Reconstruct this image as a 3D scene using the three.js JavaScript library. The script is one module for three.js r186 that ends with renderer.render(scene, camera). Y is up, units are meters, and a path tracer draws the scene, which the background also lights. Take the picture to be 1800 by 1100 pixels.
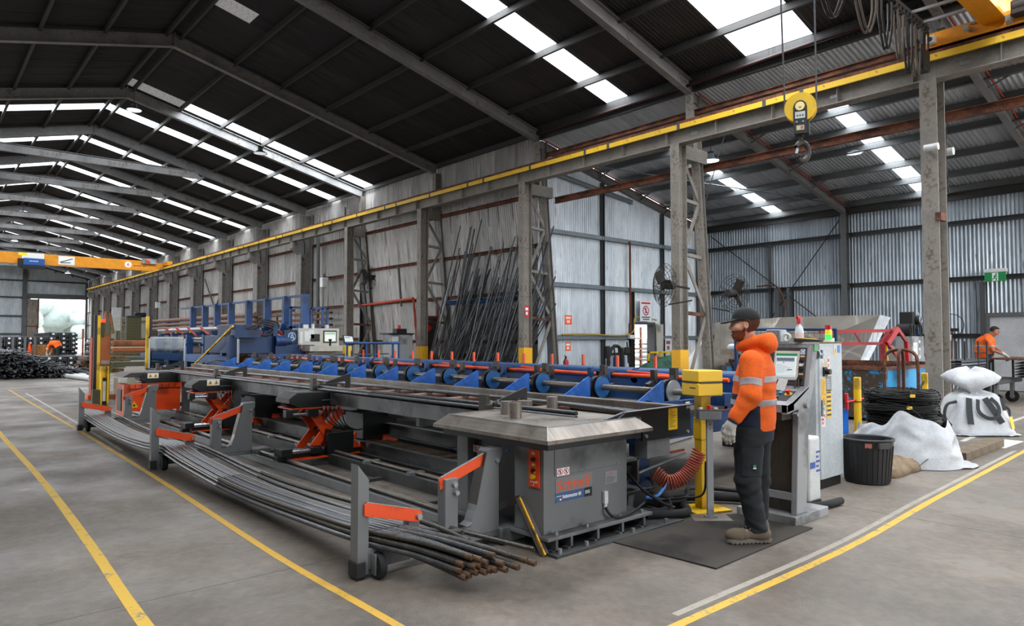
import * as THREE from 'three';
import { mergeGeometries } from 'three/addons/utils/BufferGeometryUtils.js';
import { RoundedBoxGeometry } from 'three/addons/geometries/RoundedBoxGeometry.js';
import { RectAreaLightUniformsLib } from 'three/addons/lights/RectAreaLightUniformsLib.js';

// ---------------------------------------------------------------- camera, sky, exposure
const scene = new THREE.Scene();
const camera = new THREE.PerspectiveCamera(2 * Math.atan(550 / 1215) * 180 / Math.PI, 1800 / 1100, 0.1, 400);
camera.position.set(0, 1.6, 0);
{
  const yaw = THREE.MathUtils.degToRad(41.24), pitch = THREE.MathUtils.degToRad(2.17);
  camera.lookAt(Math.sin(yaw) * Math.cos(pitch), 1.6 + Math.sin(pitch), -Math.cos(yaw) * Math.cos(pitch));
}
const SKY = 7.5, SKYLIGHT = 13.0;          // overcast sky; radiance that the milky roof sheets pass on
scene.background = new THREE.Color(0.93, 0.97, 1.0);
scene.backgroundIntensity = SKY;
scene.environment = null;
const renderer = new THREE.WebGLRenderer({ antialias: true });
renderer.toneMapping = THREE.LinearToneMapping;
renderer.toneMappingExposure = 1.15;
renderer.shadowMap.enabled = true;
RectAreaLightUniformsLib.init();
// ---------------------------------------------------------------- helpers
let _s = 12345;
const rnd = () => { _s = (_s + 0x6d2b79f5) | 0; let t = Math.imul(_s ^ (_s >>> 15), 1 | _s); t = (t + Math.imul(t ^ (t >>> 7), 61 | t)) ^ t; return ((t ^ (t >>> 14)) >>> 0) / 4294967296; };
const rr = (a, b) => a + (b - a) * rnd();
const pick = (a) => a[Math.floor(rnd() * a.length)];
const V = (x, y, z) => new THREE.Vector3(x, y, z);
const lerp = (a, b, t) => a + (b - a) * t, clamp = (x, a, b) => Math.min(b, Math.max(a, x));
const sstep = (a, b, x) => { const t = clamp((x - a) / (b - a), 0, 1); return t * t * (3 - 2 * t); };
// tileable value noise
function hash2(ix, iy, s) { let h = Math.imul(ix, 374761393) + Math.imul(iy, 668265263) + Math.imul(s, 2246822519); h = Math.imul(h ^ (h >>> 13), 1274126177); return ((h ^ (h >>> 16)) >>> 0) / 4294967296; }
function vnoise(x, y, p, s) {
  const ix = Math.floor(x), iy = Math.floor(y), fx = x - ix, fy = y - iy, u = fx * fx * (3 - 2 * fx), v = fy * fy * (3 - 2 * fy), m = (n) => ((n % p) + p) % p;
  const a = hash2(m(ix), m(iy), s), b = hash2(m(ix + 1), m(iy), s), c = hash2(m(ix), m(iy + 1), s), d = hash2(m(ix + 1), m(iy + 1), s);
  return lerp(lerp(a, b, u), lerp(c, d, u), v);
}
function fbm(u, v, base, oct, s) { let t = 0, a = 0.5, n = 0, f = base; for (let i = 0; i < oct; i++) { t += a * vnoise(u * f, v * f, f, s + i * 17); n += a; a *= 0.55; f *= 2; } return t / n; }
function dtex(n, fn, srgb = true, m = n) {                        // fn(u, v) -> [r, g, b] in 0..1
  const d = new Uint8Array(n * m * 4);
  for (let j = 0; j < m; j++) for (let i = 0; i < n; i++) { const c = fn(i / n, j / m), o = (j * n + i) * 4; for (let k = 0; k < 3; k++) d[o + k] = clamp(Math.round(c[k] * 255), 0, 255); d[o + 3] = 255; }
  const t = new THREE.DataTexture(d, n, m); t.wrapS = t.wrapT = THREE.RepeatWrapping; t.magFilter = THREE.LinearFilter; t.minFilter = THREE.LinearMipmapLinearFilter; t.generateMipmaps = true;
  if (srgb) t.colorSpace = THREE.SRGBColorSpace; t.needsUpdate = true; return t;
}
const rep = (t, sx, sy = sx) => { const c = t.clone(); c.repeat.set(1 / sx, 1 / sy); c.needsUpdate = true; return c; };   // one tile spans sx by sy metres
const hx = (h) => [(h >> 16 & 255) / 255, (h >> 8 & 255) / 255, (h & 255) / 255];
const mix3 = (a, b, t) => [lerp(a[0], b[0], t), lerp(a[1], b[1], t), lerp(a[2], b[2], t)];
const g3 = (x) => [x, x, x];
// shared maps
const T = {};
T.mottle = dtex(512, (u, v) => g3(0.84 + 0.2 * (fbm(u, v, 4, 6, 3) - 0.5) + 0.10 * (fbm(u, v, 64, 2, 9) - 0.5) + 0.06));
T.rough = dtex(256, (u, v) => g3(0.55 + 0.8 * (fbm(u, v, 5, 5, 21) - 0.5)), false);
T.fine = dtex(256, (u, v) => g3(fbm(u, v, 32, 3, 41)), false);
T.dirty = dtex(512, (u, v) => {                                     // paint with grime spots and scuffs
  const a = fbm(u, v, 3, 6, 51), b = fbm(u, v, 24, 3, 52), c = fbm(u * 1, v, 48, 2, 57); let k = 0.97 - 0.3 * sstep(0.5, 0.75, a) * (0.4 + b);
  return [k, k * 0.985, k * 0.965]; });
T.galv = dtex(512, (u, v) => {                                      // weathered zinc, streaked along v
  const a = fbm(u, v * 0.15, 64, 3, 61), b = fbm(u, v, 6, 5, 62), c = fbm(u, v * 0.25, 16, 4, 66), k = 0.88 + 0.1 * (a - 0.5) + 0.2 * (b - 0.5) + 0.12 * (c - 0.5), r = sstep(0.62, 0.8, c) * sstep(0.45, 0.7, b);
  return mix3([k * 0.985, k, k * 1.02], [0.46, 0.4, 0.36], r * 0.55); });
T.galvold = dtex(512, (u, v) => {                                   // older zinc, stained brown grey
  const a = fbm(u, v * 0.12, 64, 3, 71), b = fbm(u, v, 6, 5, 72), c = fbm(u, v * 0.1, 24, 4, 76), k = 0.86 + 0.12 * (a - 0.5) + 0.24 * (b - 0.5), r = sstep(0.56, 0.78, c) * sstep(0.35, 0.7, b);
  return mix3([k, k * 0.99, k * 0.985], [0.36, 0.31, 0.27], r * 0.6); });
T.rust = dtex(512, (u, v) => { const a = fbm(u, v, 6, 6, 81), b = fbm(u, v, 40, 3, 82); return mix3(hx(0x3a241b), hx(0x7d4a31), sstep(0.3, 0.7, a * 0.7 + b * 0.3)); });
T.oldsteel = dtex(512, (u, v) => { const a = fbm(u, v, 4, 6, 91), b = fbm(u, v, 32, 4, 92), s = sstep(0.6, 0.72, a * 0.5 + b * 0.5); return mix3(g3(0.78 + 0.4 * (b - 0.5)), [0.42, 0.31, 0.24], s * 0.85); });  // grey oxide paint, rusted through in spots
T.weather = dtex(512, (u, v) => { const a = fbm(u, v, 4, 6, 95), b = fbm(u, v, 40, 3, 96), s = sstep(0.62, 0.8, a * 0.75 + b * 0.25); return mix3(g3(0.84 + 0.3 * (a - 0.5) + 0.16 * (b - 0.5)), [0.5, 0.43, 0.37], s * 0.7); });  // weathered grey paint
T.mill = dtex(512, (u, v) => { const a = fbm(u, v, 4, 6, 101), b = fbm(u * 1, v * 0.06, 64, 3, 103), k = 0.78 + 0.35 * (a - 0.5) + 0.18 * (b - 0.5), r = sstep(0.55, 0.75, fbm(u, v, 5, 5, 107)); return mix3([k, k * 0.975, k * 0.95], [0.6, 0.5, 0.43], r * 0.6); });
T.bar = dtex(512, (u, v) => { const a = fbm(u, v, 3, 6, 111), b = fbm(u, v, 24, 3, 112), r = sstep(0.6, 0.75, a * 0.7 + b * 0.3); return mix3(g3(0.75 + 0.4 * (b - 0.5)), [0.55, 0.36, 0.2], r * 0.6); });
T.skipside = dtex(512, (u, v) => { const a = fbm(u, v * 0.7, 8, 6, 121), b = fbm(u, v, 32, 3, 122), r = sstep(0.36, 0.47, a * 0.62 + b * 0.38); return mix3(hx(0x1f86bd), mix3(hx(0x57412f), hx(0x33271f), b), r); });
T.concrete = dtex(2048, (u, v) => {
  const a = fbm(u, v, 3, 5, 131), b = fbm(u, v, 24, 4, 132), c = fbm(u, v, 256, 2, 133), s = fbm(u * 1, v, 7, 5, 137), d = fbm(u, v * 0.2, 40, 3, 139);
  let k = 0.90 + 0.26 * (a - 0.5) + 0.16 * (b - 0.5) + 0.16 * (c - 0.5) + 0.10 * (d - 0.5); k -= 0.16 * sstep(0.58, 0.78, s); k += 0.05 * sstep(0.6, 0.75, b);
  const w = fbm(u, v, 5, 4, 141); return [k, k * lerp(0.962, 0.985, w), k * lerp(0.915, 0.965, w)]; });
T.paint = (h, base, seed, wear = 0.5) => dtex(256, (u, v) => { const a = fbm(u, v, 6, 5, seed), b = fbm(u, v, 48, 3, seed + 3); return mix3(hx(h), hx(base), sstep(wear, wear + 0.2, a * 0.5 + b * 0.5)); });
T.ribs = dtex(64, (u, v) => g3(Math.abs(((v + u * 0.6) * 8) % 1 - 0.5) < 0.2 ? 1 : 0.15), false);
// materials: colour (sRGB hex), roughness, metalness, map with its tile size in metres
function mat(color, o = {}) {
  const p = { color, roughness: o.r ?? 0.6, metalness: o.m ?? 0 };
  if (o.map) p.map = rep(o.map, o.s ?? 1.5, o.sy ?? o.s ?? 1.5);
  if (o.rmap) { p.roughnessMap = rep(T.rough, o.rs ?? 1); p.roughness = Math.min(1, (o.r ?? 0.6) * 1.7); }
  if (o.bump) { p.bumpMap = rep(o.bmap ?? T.fine, o.bs ?? 0.3); p.bumpScale = o.bump; }
  if (o.side) p.side = THREE.DoubleSide;
  const k = { ...p, ...(o.x ?? {}) };
  return o.x ? new THREE.MeshPhysicalMaterial(k) : new THREE.MeshStandardMaterial(k);
}
const M = {
  frame: mat(0x868482, { r: 0.5, map: T.weather, s: 2.2 }), frameBlue: mat(0x8d8d8d, { r: 0.5, map: T.weather, s: 2.5 }), column: mat(0x958e85, { r: 0.65, map: T.weather, s: 1.6 }), darkcol: mat(0x626364, { r: 0.65, map: T.mottle, s: 2 }), wallcol: mat(0x8d8984, { r: 0.65, map: T.weather, s: 2 }),
  girt: mat(0x7d868d, { r: 0.5, map: T.mottle, s: 1.4 }), rust: mat(0xffffff, { r: 0.85, map: T.rust, s: 1.1 }), girtdark: mat(0x4c4d4e, { r: 0.6, map: T.mottle, s: 1.4 }), purlin: mat(0x3b3937, { r: 0.7, map: T.mottle, s: 1.6 }), purlinA: mat(0x5f6263, { r: 0.5, map: T.mottle, s: 1.6 }),
  machgrey: mat(0x74777a, { r: 0.5, map: T.dirty, s: 1.2, rmap: 1 }), machdark: mat(0x4c4e4f, { r: 0.55, map: T.dirty, s: 1.2 }), black: mat(0x111213, { r: 0.5, map: T.mottle, s: 0.8 }), orange: mat(0xf4510f, { r: 0.45, map: T.dirty, s: 0.9 }), orangedull: mat(0xb9532e, { r: 0.6, map: T.dirty, s: 0.9 }),
  steel: mat(0xa8a29b, { r: 0.42, m: 0.5, map: T.mill, s: 0.9, rmap: 1 }), chrome: mat(0xc9ccd0, { r: 0.2, m: 0.95 }), steeldark: mat(0x5a5653, { r: 0.5, m: 0.5, map: T.mill, s: 0.9 }), zinc: mat(0xa9adb0, { r: 0.4, m: 0.6, map: T.mottle, s: 0.6 }),
  blue: mat(0x10447f, { r: 0.5, map: T.dirty, s: 0.9 }), finblue: mat(0x2682fa, { r: 0.42, map: T.dirty, s: 1.1 }), discblue: mat(0x2565a8, { r: 0.45, map: T.dirty, s: 0.45 }), deepblue: mat(0x08325f, { r: 0.5, map: T.dirty, s: 1.1 }),
  yellow: mat(0xf2c414, { r: 0.5, map: T.dirty, s: 0.9 }), craneyel: mat(0xf09a10, { r: 0.42, map: T.mottle, s: 1.2 }), stripe: mat(0xffffff, { r: 0.6, map: T.paint(0xe6b927, 0x8a7433, 151, 0.62), s: 1.1 }), red: mat(0xb3202a, { r: 0.5, map: T.dirty, s: 0.8 }), signred: mat(0xd11f2a, { r: 0.5 }),
  rubber: mat(0x1b1b1c, { r: 0.75 }), cable: mat(0x141416, { r: 0.55 }), white: mat(0xe6e7e6, { r: 0.5, map: T.mottle, s: 0.8 }), cabinet: mat(0xcfd6da, { r: 0.45, map: T.mottle, s: 1.5 }), consolegrey: mat(0xa3a6ab, { r: 0.45, map: T.dirty, s: 0.9 }), bezel: mat(0x3b3634, { r: 0.5 }),
  bag: mat(0xcfd1d5, { r: 0.6, map: T.mottle, s: 0.7, bump: 0.0008, bs: 0.4, side: 1 }), strap: mat(0x34373a, { r: 0.8, map: T.mottle, s: 0.1 }), timber: mat(0x8a7962, { r: 0.8, map: T.mill, s: 0.4 }), timberdark: mat(0x54483d, { r: 0.85, map: T.mill, s: 0.5 }), darkbit: mat(0x2b2a29, { r: 0.7, map: T.mottle, s: 0.5 }),
  beige: mat(0xc9c4b6, { r: 0.5, map: T.mottle, s: 0.8 }), green: mat(0x2f5d49, { r: 0.8, map: T.dirty, s: 0.5 }), wirecoil: mat(0x242220, { r: 0.55, m: 0.3, map: T.bar, s: 0.5 }), barsteel: mat(0x77777a, { r: 0.42, m: 0.55, map: T.bar, s: 0.6 }), barrust: mat(0x7a5a42, { r: 0.7, m: 0.2, map: T.bar, s: 0.4 }), stockbar: mat(0x7c8084, { r: 0.5, m: 0.4, map: T.bar, s: 0.8 }), stockdark: mat(0x55585b, { r: 0.55, m: 0.35, map: T.bar, s: 0.8 }),
  panelsteel: mat(0x9c9994, { r: 0.36, m: 0.7, map: T.mill, s: 1.6, rmap: 1 }), mesh: mat(0x8a8440, { r: 0.6 }), rope: mat(0x4d4f52, { r: 0.5, m: 0.3 }),
};
// geometry, uv in metres by box projection
function prep(g) {
  let q = g.index ? g.toNonIndexed() : g.clone();
  for (const k of Object.keys(q.attributes)) if (k !== 'position' && k !== 'normal') q.deleteAttribute(k);
  if (!q.attributes.normal) q.computeVertexNormals();
  const p = q.attributes.position, n = p.count, uv = new Float32Array(n * 2), a = V(), b = V(), c = V(), e = V();
  for (let i = 0; i + 2 < n; i += 3) {
    a.fromBufferAttribute(p, i); b.fromBufferAttribute(p, i + 1); c.fromBufferAttribute(p, i + 2); e.copy(b).sub(a).cross(c.sub(a));
    const X = Math.abs(e.x), Y = Math.abs(e.y), Z = Math.abs(e.z);
    for (let k = 0; k < 3; k++) { const x = p.getX(i + k), y = p.getY(i + k), z = p.getZ(i + k); const [u, v] = X >= Y && X >= Z ? [z, y] : Z >= Y ? [x, y] : [x, z]; uv[(i + k) * 2] = u; uv[(i + k) * 2 + 1] = v; }
  }
  q.setAttribute('uv', new THREE.BufferAttribute(uv, 2)); return q;
}
const used = new Map();
const numbered = (n) => { const k = used.get(n) ?? 0; used.set(n, k + 1); return k ? n + '_' + String(k).padStart(3, '0') : n; };
const merged = (gs) => { const a = [gs].flat(3).map(prep); return a.length === 1 ? a[0] : mergeGeometries(a); };
function mesh(name, gs, m, parent = scene) {
  const o = new THREE.Mesh(gs.isBufferGeometry && gs.userData.ready ? gs : merged(gs), m); o.castShadow = o.receiveShadow = true;
  o.name = parent === scene ? numbered(name) : childname(parent, name); parent.add(o); return o;
}
const kids = new WeakMap();
function childname(p, n) { if (!kids.has(p)) kids.set(p, {}); const c = kids.get(p), k = c[n] ?? 0; c[n] = k + 1; return k ? n + '_' + String(k).padStart(3, '0') : n; }
const ready = (gs) => { const g = merged(gs); g.userData.ready = true; return g; };
const each = (name, gs, m, parent) => [gs].flat(2).forEach((g) => mesh(name, g, m, parent));
function tag(o, label, category, group) { o.userData.label = label; o.userData.category = category; if (group) o.userData.group = group; return o; }
function thing(name, label, category, [x, y, z] = [0, 0, 0], turn = 0, group) { const o = new THREE.Group(); o.name = numbered(name); o.position.set(x, y, z); o.rotation.y = turn; scene.add(o); return tag(o, label, category, group); }
function struct(name, gs, m) { const o = gs ? mesh(name, gs, m) : new THREE.Group(); if (!gs) { o.name = numbered(name); scene.add(o); } o.userData.kind = 'structure'; return o; }
function copy(o, [x, y, z], turn, label, group) { const c = o.clone(); c.name = numbered(o.name.replace(/_\d\d\d$/, '')); c.position.set(x, y, z); if (turn != null) c.rotation.y = turn; scene.add(c); if (label) c.userData.label = label; if (group) c.userData.group = group; return c; }
const put = (g, x, y, z, rx = 0, ry = 0, rz = 0) => g.applyMatrix4(new THREE.Matrix4().compose(V(x, y, z), new THREE.Quaternion().setFromEuler(new THREE.Euler(rx, ry, rz)), V(1, 1, 1)));
const box = (w, h, d, x = 0, y = 0, z = 0, rx = 0, ry = 0, rz = 0) => put(new THREE.BoxGeometry(w, h, d), x, y, z, rx, ry, rz);
const b2 = (x0, x1, y0, y1, z0, z1) => box(x1 - x0, y1 - y0, Math.abs(z1 - z0), (x0 + x1) / 2, (y0 + y1) / 2, (z0 + z1) / 2);
const rb2 = (x0, x1, y0, y1, z0, z1, r = 0.008) => put(new RoundedBoxGeometry(x1 - x0, y1 - y0, Math.abs(z1 - z0), 1, r), (x0 + x1) / 2, (y0 + y1) / 2, (z0 + z1) / 2);
const cylY = (r, h, x, y, z, seg = 16, r2 = r) => put(new THREE.CylinderGeometry(r2, r, h, seg), x, y, z);
const cylX = (r, h, x, y, z, seg = 16) => put(new THREE.CylinderGeometry(r, r, h, seg), x, y, z, 0, 0, Math.PI / 2);
const cylZ = (r, h, x, y, z, seg = 16) => put(new THREE.CylinderGeometry(r, r, h, seg), x, y, z, Math.PI / 2);
function orient(g, p, q, up) {                                    // carries a geometry drawn along +z from the origin onto p..q
  const z = q.clone().sub(p).normalize(), y0 = up ?? (Math.abs(z.y) > 0.95 ? V(0, 0, 1) : V(0, 1, 0)), x = y0.clone().cross(z).normalize(), y = z.clone().cross(x);
  return g.applyMatrix4(new THREE.Matrix4().makeBasis(x, y, z).setPosition(p));
}
const bar = (p, q, w, h = w, up) => { const L = p.distanceTo(q); return orient(new THREE.BoxGeometry(w, h, L).translate(0, 0, L / 2), p, q, up); };
const rod = (p, q, r, seg = 8, r2 = r) => { const L = p.distanceTo(q); return orient(new THREE.CylinderGeometry(r2, r, L, seg).rotateX(Math.PI / 2).translate(0, 0, L / 2), p, q); };
function ibeam(p, q, h, w, tf = 0.016, tw = 0.012, up) { const L = p.distanceTo(q), o = [[w, tf, 0, h / 2 - tf / 2], [w, tf, 0, tf / 2 - h / 2], [tw, h - 2 * tf, 0, 0]]; return o.map(([a, b, x, y]) => orient(new THREE.BoxGeometry(a, b, L).translate(x, y, L / 2), p, q, up)); }
function channel(p, q, h, w, t = 0.008, up) { const L = p.distanceTo(q), o = [[w, t, 0, h / 2 - t / 2], [w, t, 0, t / 2 - h / 2], [t, h, t / 2 - w / 2, 0]]; return o.map(([a, b, x, y]) => orient(new THREE.BoxGeometry(a, b, L).translate(x, y, L / 2), p, q, up)); }
const tube = (pts, r, seg = 24, rad = 6, closed = false) => new THREE.TubeGeometry(new THREE.CatmullRomCurve3(pts.map((p) => p.isVector3 ? p : V(...p)), closed, 'centripetal'), seg, r, rad, closed);
function prism(pts, z0, z1, bevel = 0, holes = []) {              // profile in x, y; runs from z0 to z1
  const s = new THREE.Shape(pts.map(([x, y]) => new THREE.Vector2(x, y))); for (const h of holes) s.holes.push(new THREE.Path(h.map(([x, y]) => new THREE.Vector2(x, y))));
  const d = Math.abs(z1 - z0) - 2 * bevel; return new THREE.ExtrudeGeometry(s, { depth: d, bevelEnabled: bevel > 0, bevelThickness: bevel, bevelSize: bevel, bevelOffset: -bevel, bevelSegments: 1, curveSegments: 12 }).translate(0, 0, Math.min(z0, z1) + bevel);
}
const lathe = (pts, seg = 24) => new THREE.LatheGeometry(pts.map(([x, y]) => new THREE.Vector2(x, y)), seg);
// flat print: a thin plate whose front (+z) shows a drawn canvas
let canvases = 0;
function art(w, h, draw) {
  const c = document.createElement('canvas'); c.width = w; c.height = h; const x = c.getContext('2d'); draw(x, w, h); canvases++;
  const t = new THREE.CanvasTexture(c); t.colorSpace = THREE.SRGBColorSpace; return t;
}
const artmat = (t, r = 0.5, glow = 0) => new THREE.MeshStandardMaterial(glow ? { color: 0x111111, roughness: r, emissive: 0xffffff, emissiveMap: t, emissiveIntensity: glow } : { map: t, roughness: r });
function plate(name, w, h, m, parent, [x, y, z], turn = [0, 0, 0], t = 0.003) {
  const g = new THREE.BoxGeometry(w, h, t), o = new THREE.Mesh(g, m); o.name = parent === scene ? numbered(name) : childname(parent, name); o.position.set(x, y, z); o.rotation.set(...turn); o.castShadow = o.receiveShadow = true; parent.add(o); return o;
}
const FX = -Math.PI / 2, FZ = 0;                                   // a plate turned to face -x / +z
// ---------------------------------------------------------------- the shed: floor, walls, roof, frames
const ZN = 13.3, ZNA = 1.5, ZF = -94.7, XL = -4, XR = 16, XA = 25.5, ZC = -16.9, BAY = 6;
const FRAMES = []; for (let z = 7.3; z > ZF; z -= BAY) FRAMES.push(+z.toFixed(2));
const under = (x) => 10.62 - 0.247 * Math.abs(x - 6), roofY = (x) => under(x) + 0.52, underA = (x) => 8.03 - 0.203 * (x - 15.8), roofAY = (x) => underA(x) + 0.45;
// floor: cast slabs with recessed joints over a bed
const concrete = mat(0x7f7871, { r: 0.66, map: T.concrete, s: 12, bump: 0.0025, bs: 0.25, rmap: 1, rs: 4 });
const floor = struct('floor', b2(XL - 0.3, XA + 0.3, -0.3, -0.012, ZF - 0.3, ZN + 0.3), mat(0x4f4a45, { r: 0.9, map: T.mottle, s: 2 }));
{
  const xs = [XL, 0.02, 6.81, 13.1, 19.4, XA], zs = []; for (let z = ZN; z > ZF; z -= 6) zs.push(z); zs.push(ZF);
  for (let i = 0; i + 1 < xs.length; i++) for (let j = 0; j + 1 < zs.length; j++) {
    if (xs[i] >= 13 && zs[j] < ZC - 8) continue;
    const o = mesh('slab', b2(xs[i] + 0.003, xs[i + 1] - 0.003, -0.012, 0, zs[j] - 0.003, zs[j + 1] + 0.003), concrete, floor);
    const uv = o.geometry.attributes.uv, du = rnd() * 12, dv = rnd() * 12; for (let k = 0; k < uv.count; k++) uv.setXY(k, uv.getX(k) + du * 0, uv.getY(k) + dv * 0);
  }
  const far = mesh('slab', b2(13.1, XR + 0.3, -0.012, 0, ZC - 8, ZF), concrete, floor);
}
// painted lines: thin worn ribbons
function ribbon(name, pts, w, m, y = 0.0012) {
  const pos = [], d = V(), L = pts.length; const l = [], r = [];
  for (let i = 0; i < L; i++) { const a = pts[Math.max(0, i - 1)], b = pts[Math.min(L - 1, i + 1)]; d.set(b[0] - a[0], 0, b[1] - a[1]).normalize(); const ww = w / 2 * (1 + 0.08 * (rnd() - 0.5)); l.push([pts[i][0] + d.z * ww, pts[i][1] - d.x * ww]); r.push([pts[i][0] - d.z * ww, pts[i][1] + d.x * ww]); }
  const quad = (a, b, c, e) => pos.push(...a, ...b, ...c, ...b, ...e, ...c);
  for (let i = 0; i + 1 < L; i++) {
    const A = [l[i][0], y, l[i][1]], B = [r[i][0], y, r[i][1]], C = [l[i + 1][0], y, l[i + 1][1]], D = [r[i + 1][0], y, r[i + 1][1]], dn = (p) => [p[0], 0, p[2]];
    quad(A, B, C, D); quad(dn(A), A, dn(C), C); quad(B, dn(B), D, dn(D));
  }
  const g = new THREE.BufferGeometry(); g.setAttribute('position', new THREE.BufferAttribute(new Float32Array(pos), 3)); g.computeVertexNormals();
  const n = g.attributes.normal; for (let i = 0; i < n.count; i++) if (Math.abs(n.getY(i)) > 0.7) n.setY(i, Math.abs(n.getY(i)));
  return mesh(name, g, m, floor);
}
const along = (pts, step = 0.35) => { const c = new THREE.CatmullRomCurve3(pts.map(([x, z]) => V(x, 0, z)), false, 'centripetal'), n = Math.ceil(c.getLength() / step); return c.getPoints(n).map((p) => [p.x, p.z]); };
const lineA = mat(0xffffff, { r: 0.7, map: T.paint(0xc79a35, 0x857b69, 161, 0.53), s: 0.8 }), lineB = mat(0xffffff, { r: 0.7, map: T.paint(0xd0a63c, 0x8c8170, 165, 0.57), s: 0.9 }), lineW = mat(0xffffff, { r: 0.7, map: T.paint(0xb5b0a8, 0x8a8278, 171, 0.5), s: 0.7 }), lineOld = mat(0xffffff, { r: 0.75, map: T.paint(0x9f978b, 0x8a8278, 175, 0.5), s: 0.6 });
ribbon('line', along([[2.1, 1.5], [2.11, -3.4], [2.1, -4.9], [2.2, -8.1], [2.3, -12.5], [2.42, -21.7], [2.5, -27]]), 0.058, lineA);
ribbon('line', along([[1.0, 1.5], [1.05, -4.3], [1.12, -6.2], [1.2, -9.2], [1.24, -14.3], [1.3, -18]]), 0.072, lineB);
ribbon('line', along([[2.9, -2.35], [3.29, -2.348], [5.53, -2.342], [7.68, -2.46], [9.9, -2.56], [12.06, -2.655], [16, -2.8]]), 0.062, lineB);
ribbon('line', along([[3.4, -2.445], [5.5, -2.44], [7.6, -2.55], [12, -2.75]]), 0.05, lineOld, 0.0008);
ribbon('line', along([[2.16, -11.2], [2.2, -12.5], [2.3, -16], [2.42, -21], [2.5, -25]].map(([x, z]) => [x + 0.22, z])), 0.05, lineW);
ribbon('line', along([[12.5, -3.55], [16, -3.75], [20, -3.9]]), 0.08, lineW);
mesh('marking', put(new THREE.BoxGeometry(1.05, 0.002, 0.42), 12.7, 0.001, -3.12), mat(0xffffff, { r: 0.7, map: T.paint(0xd6d4cd, 0xa39c92, 181, 0.6), s: 0.8 }), floor);
// corrugated sheets
function wave(L, w = 0.8, n = 7, amp = 0.018, per = 8, rows = 1) {
  const g = new THREE.PlaneGeometry(w, L, n * per, rows).toNonIndexed(), p = g.attributes.position, q = g.attributes.normal, k = 2 * Math.PI * n / w;
  for (let i = 0; i < p.count; i++) { const x = p.getX(i); p.setZ(i, amp * Math.cos(k * x)); const s = amp * k * Math.sin(k * x), l = Math.hypot(s, 1); q.setXYZ(i, s / l, 0, 1 / l); }
  return g;
}
function sheetSet(L, o) { return [0, 1, 2, 3].map(() => { const g = ready(wave(L, o?.w, o?.n, o?.amp, o?.per)), uv = g.attributes.uv, du = rnd() * 3, dv = rnd() * 3; for (let i = 0; i < uv.count; i++) uv.setXY(i, uv.getX(i) + du, uv.getY(i) + dv); return g; }); }
function sheet(parent, geos, mats, a, b, make, name = 'sheet') {  // a..b its span across the wall or roof
  const o = mesh(name, pick(geos), pick(mats), parent); make(o, (a + b) / 2); o.scale.x = Math.abs(b - a) / 0.8 * 1.02; return o;
}
const zincs = [0xeef2f4, 0xe4e9ec, 0xf3f6f7].map((c) => mat(c, { r: 0.4, m: 0.25, map: T.galv, s: 1.6, sy: 4 }));
const zincSide = [0xb4bbc0, 0xa9b0b5, 0xbdc4c9].map((c) => mat(c, { r: 0.34, m: 0.7, map: T.galv, s: 1.6, sy: 4 }));
const zincOld = [0xcccbc8, 0xbfbebc, 0xd5d3d0].map((c) => mat(c, { r: 0.45, m: 0.25, map: T.galvold, s: 1.7, sy: 4 }));
const zincFar = [0xb5b3b0, 0xa9a8a6, 0xbdbbb8].map((c) => mat(c, { r: 0.5, m: 0.3, map: T.galvold, s: 1.7, sy: 4 }));
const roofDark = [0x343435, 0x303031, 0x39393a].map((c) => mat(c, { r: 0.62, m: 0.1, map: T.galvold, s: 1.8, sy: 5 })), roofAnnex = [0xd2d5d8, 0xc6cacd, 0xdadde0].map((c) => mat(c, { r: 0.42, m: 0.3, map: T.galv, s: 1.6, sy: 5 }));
const milky = new THREE.MeshStandardMaterial({ color: 0xdde3e6, roughness: 0.6, emissive: 0xf4faff, emissiveIntensity: 1.6 });
const milkyDim = mat(0xb9b8b4, { r: 0.6, map: T.galvold, s: 1.5 }); milkyDim.emissive = new THREE.Color(0xcfcdd0); milkyDim.emissiveIntensity = 0.22;
function spans(z0, z1, lights) {                                   // z0 > z1; sheets about 0.8 wide that leave room for each skylight [near, far]
  const out = []; let z = z0; const fill = (a, b) => { const n = Math.max(1, Math.round((a - b) / 0.8)); for (let i = 0; i < n; i++) out.push([a - (a - b) * i / n, a - (a - b) * (i + 1) / n, 0]); };
  for (const [a, b, c] of lights) { if (z - a > 0.05) fill(z, a); out.push([a, b, c ?? 1]); z = b; } fill(z, z1); return out;
}
function skylamp(w, l, at, basis, power = SKYLIGHT) {              // daylight that comes through one milky strip
  const s = new THREE.RectAreaLight(0xf3f9ff, power, w, l); s.name = 'skylight_glow'; s.matrixAutoUpdate = false; s.matrix.copy(basis).setPosition(at); s.matrix.decompose(s.position, s.quaternion, s.scale); s.matrixAutoUpdate = true; scene.add(s);
}
const FAR = [-43.6, -49.5, -55.8, -61.6, -67.5, -73.8, -79.7, -85.6].map((z) => [z, z - 0.85]);
const skyR = [[-1.3, -2.95], [-7.32, -9.0], [-12.8, -13.6], [-19.2, -19.95, 2], [-27.85, -28.66], [-31.5, -32.3], [-37.2, -38.0], ...FAR], skyL = [[5.5, 3.9], [-1.3, -2.9], [-31.4, -32.3], [-37.2, -38.0], ...FAR];
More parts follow.
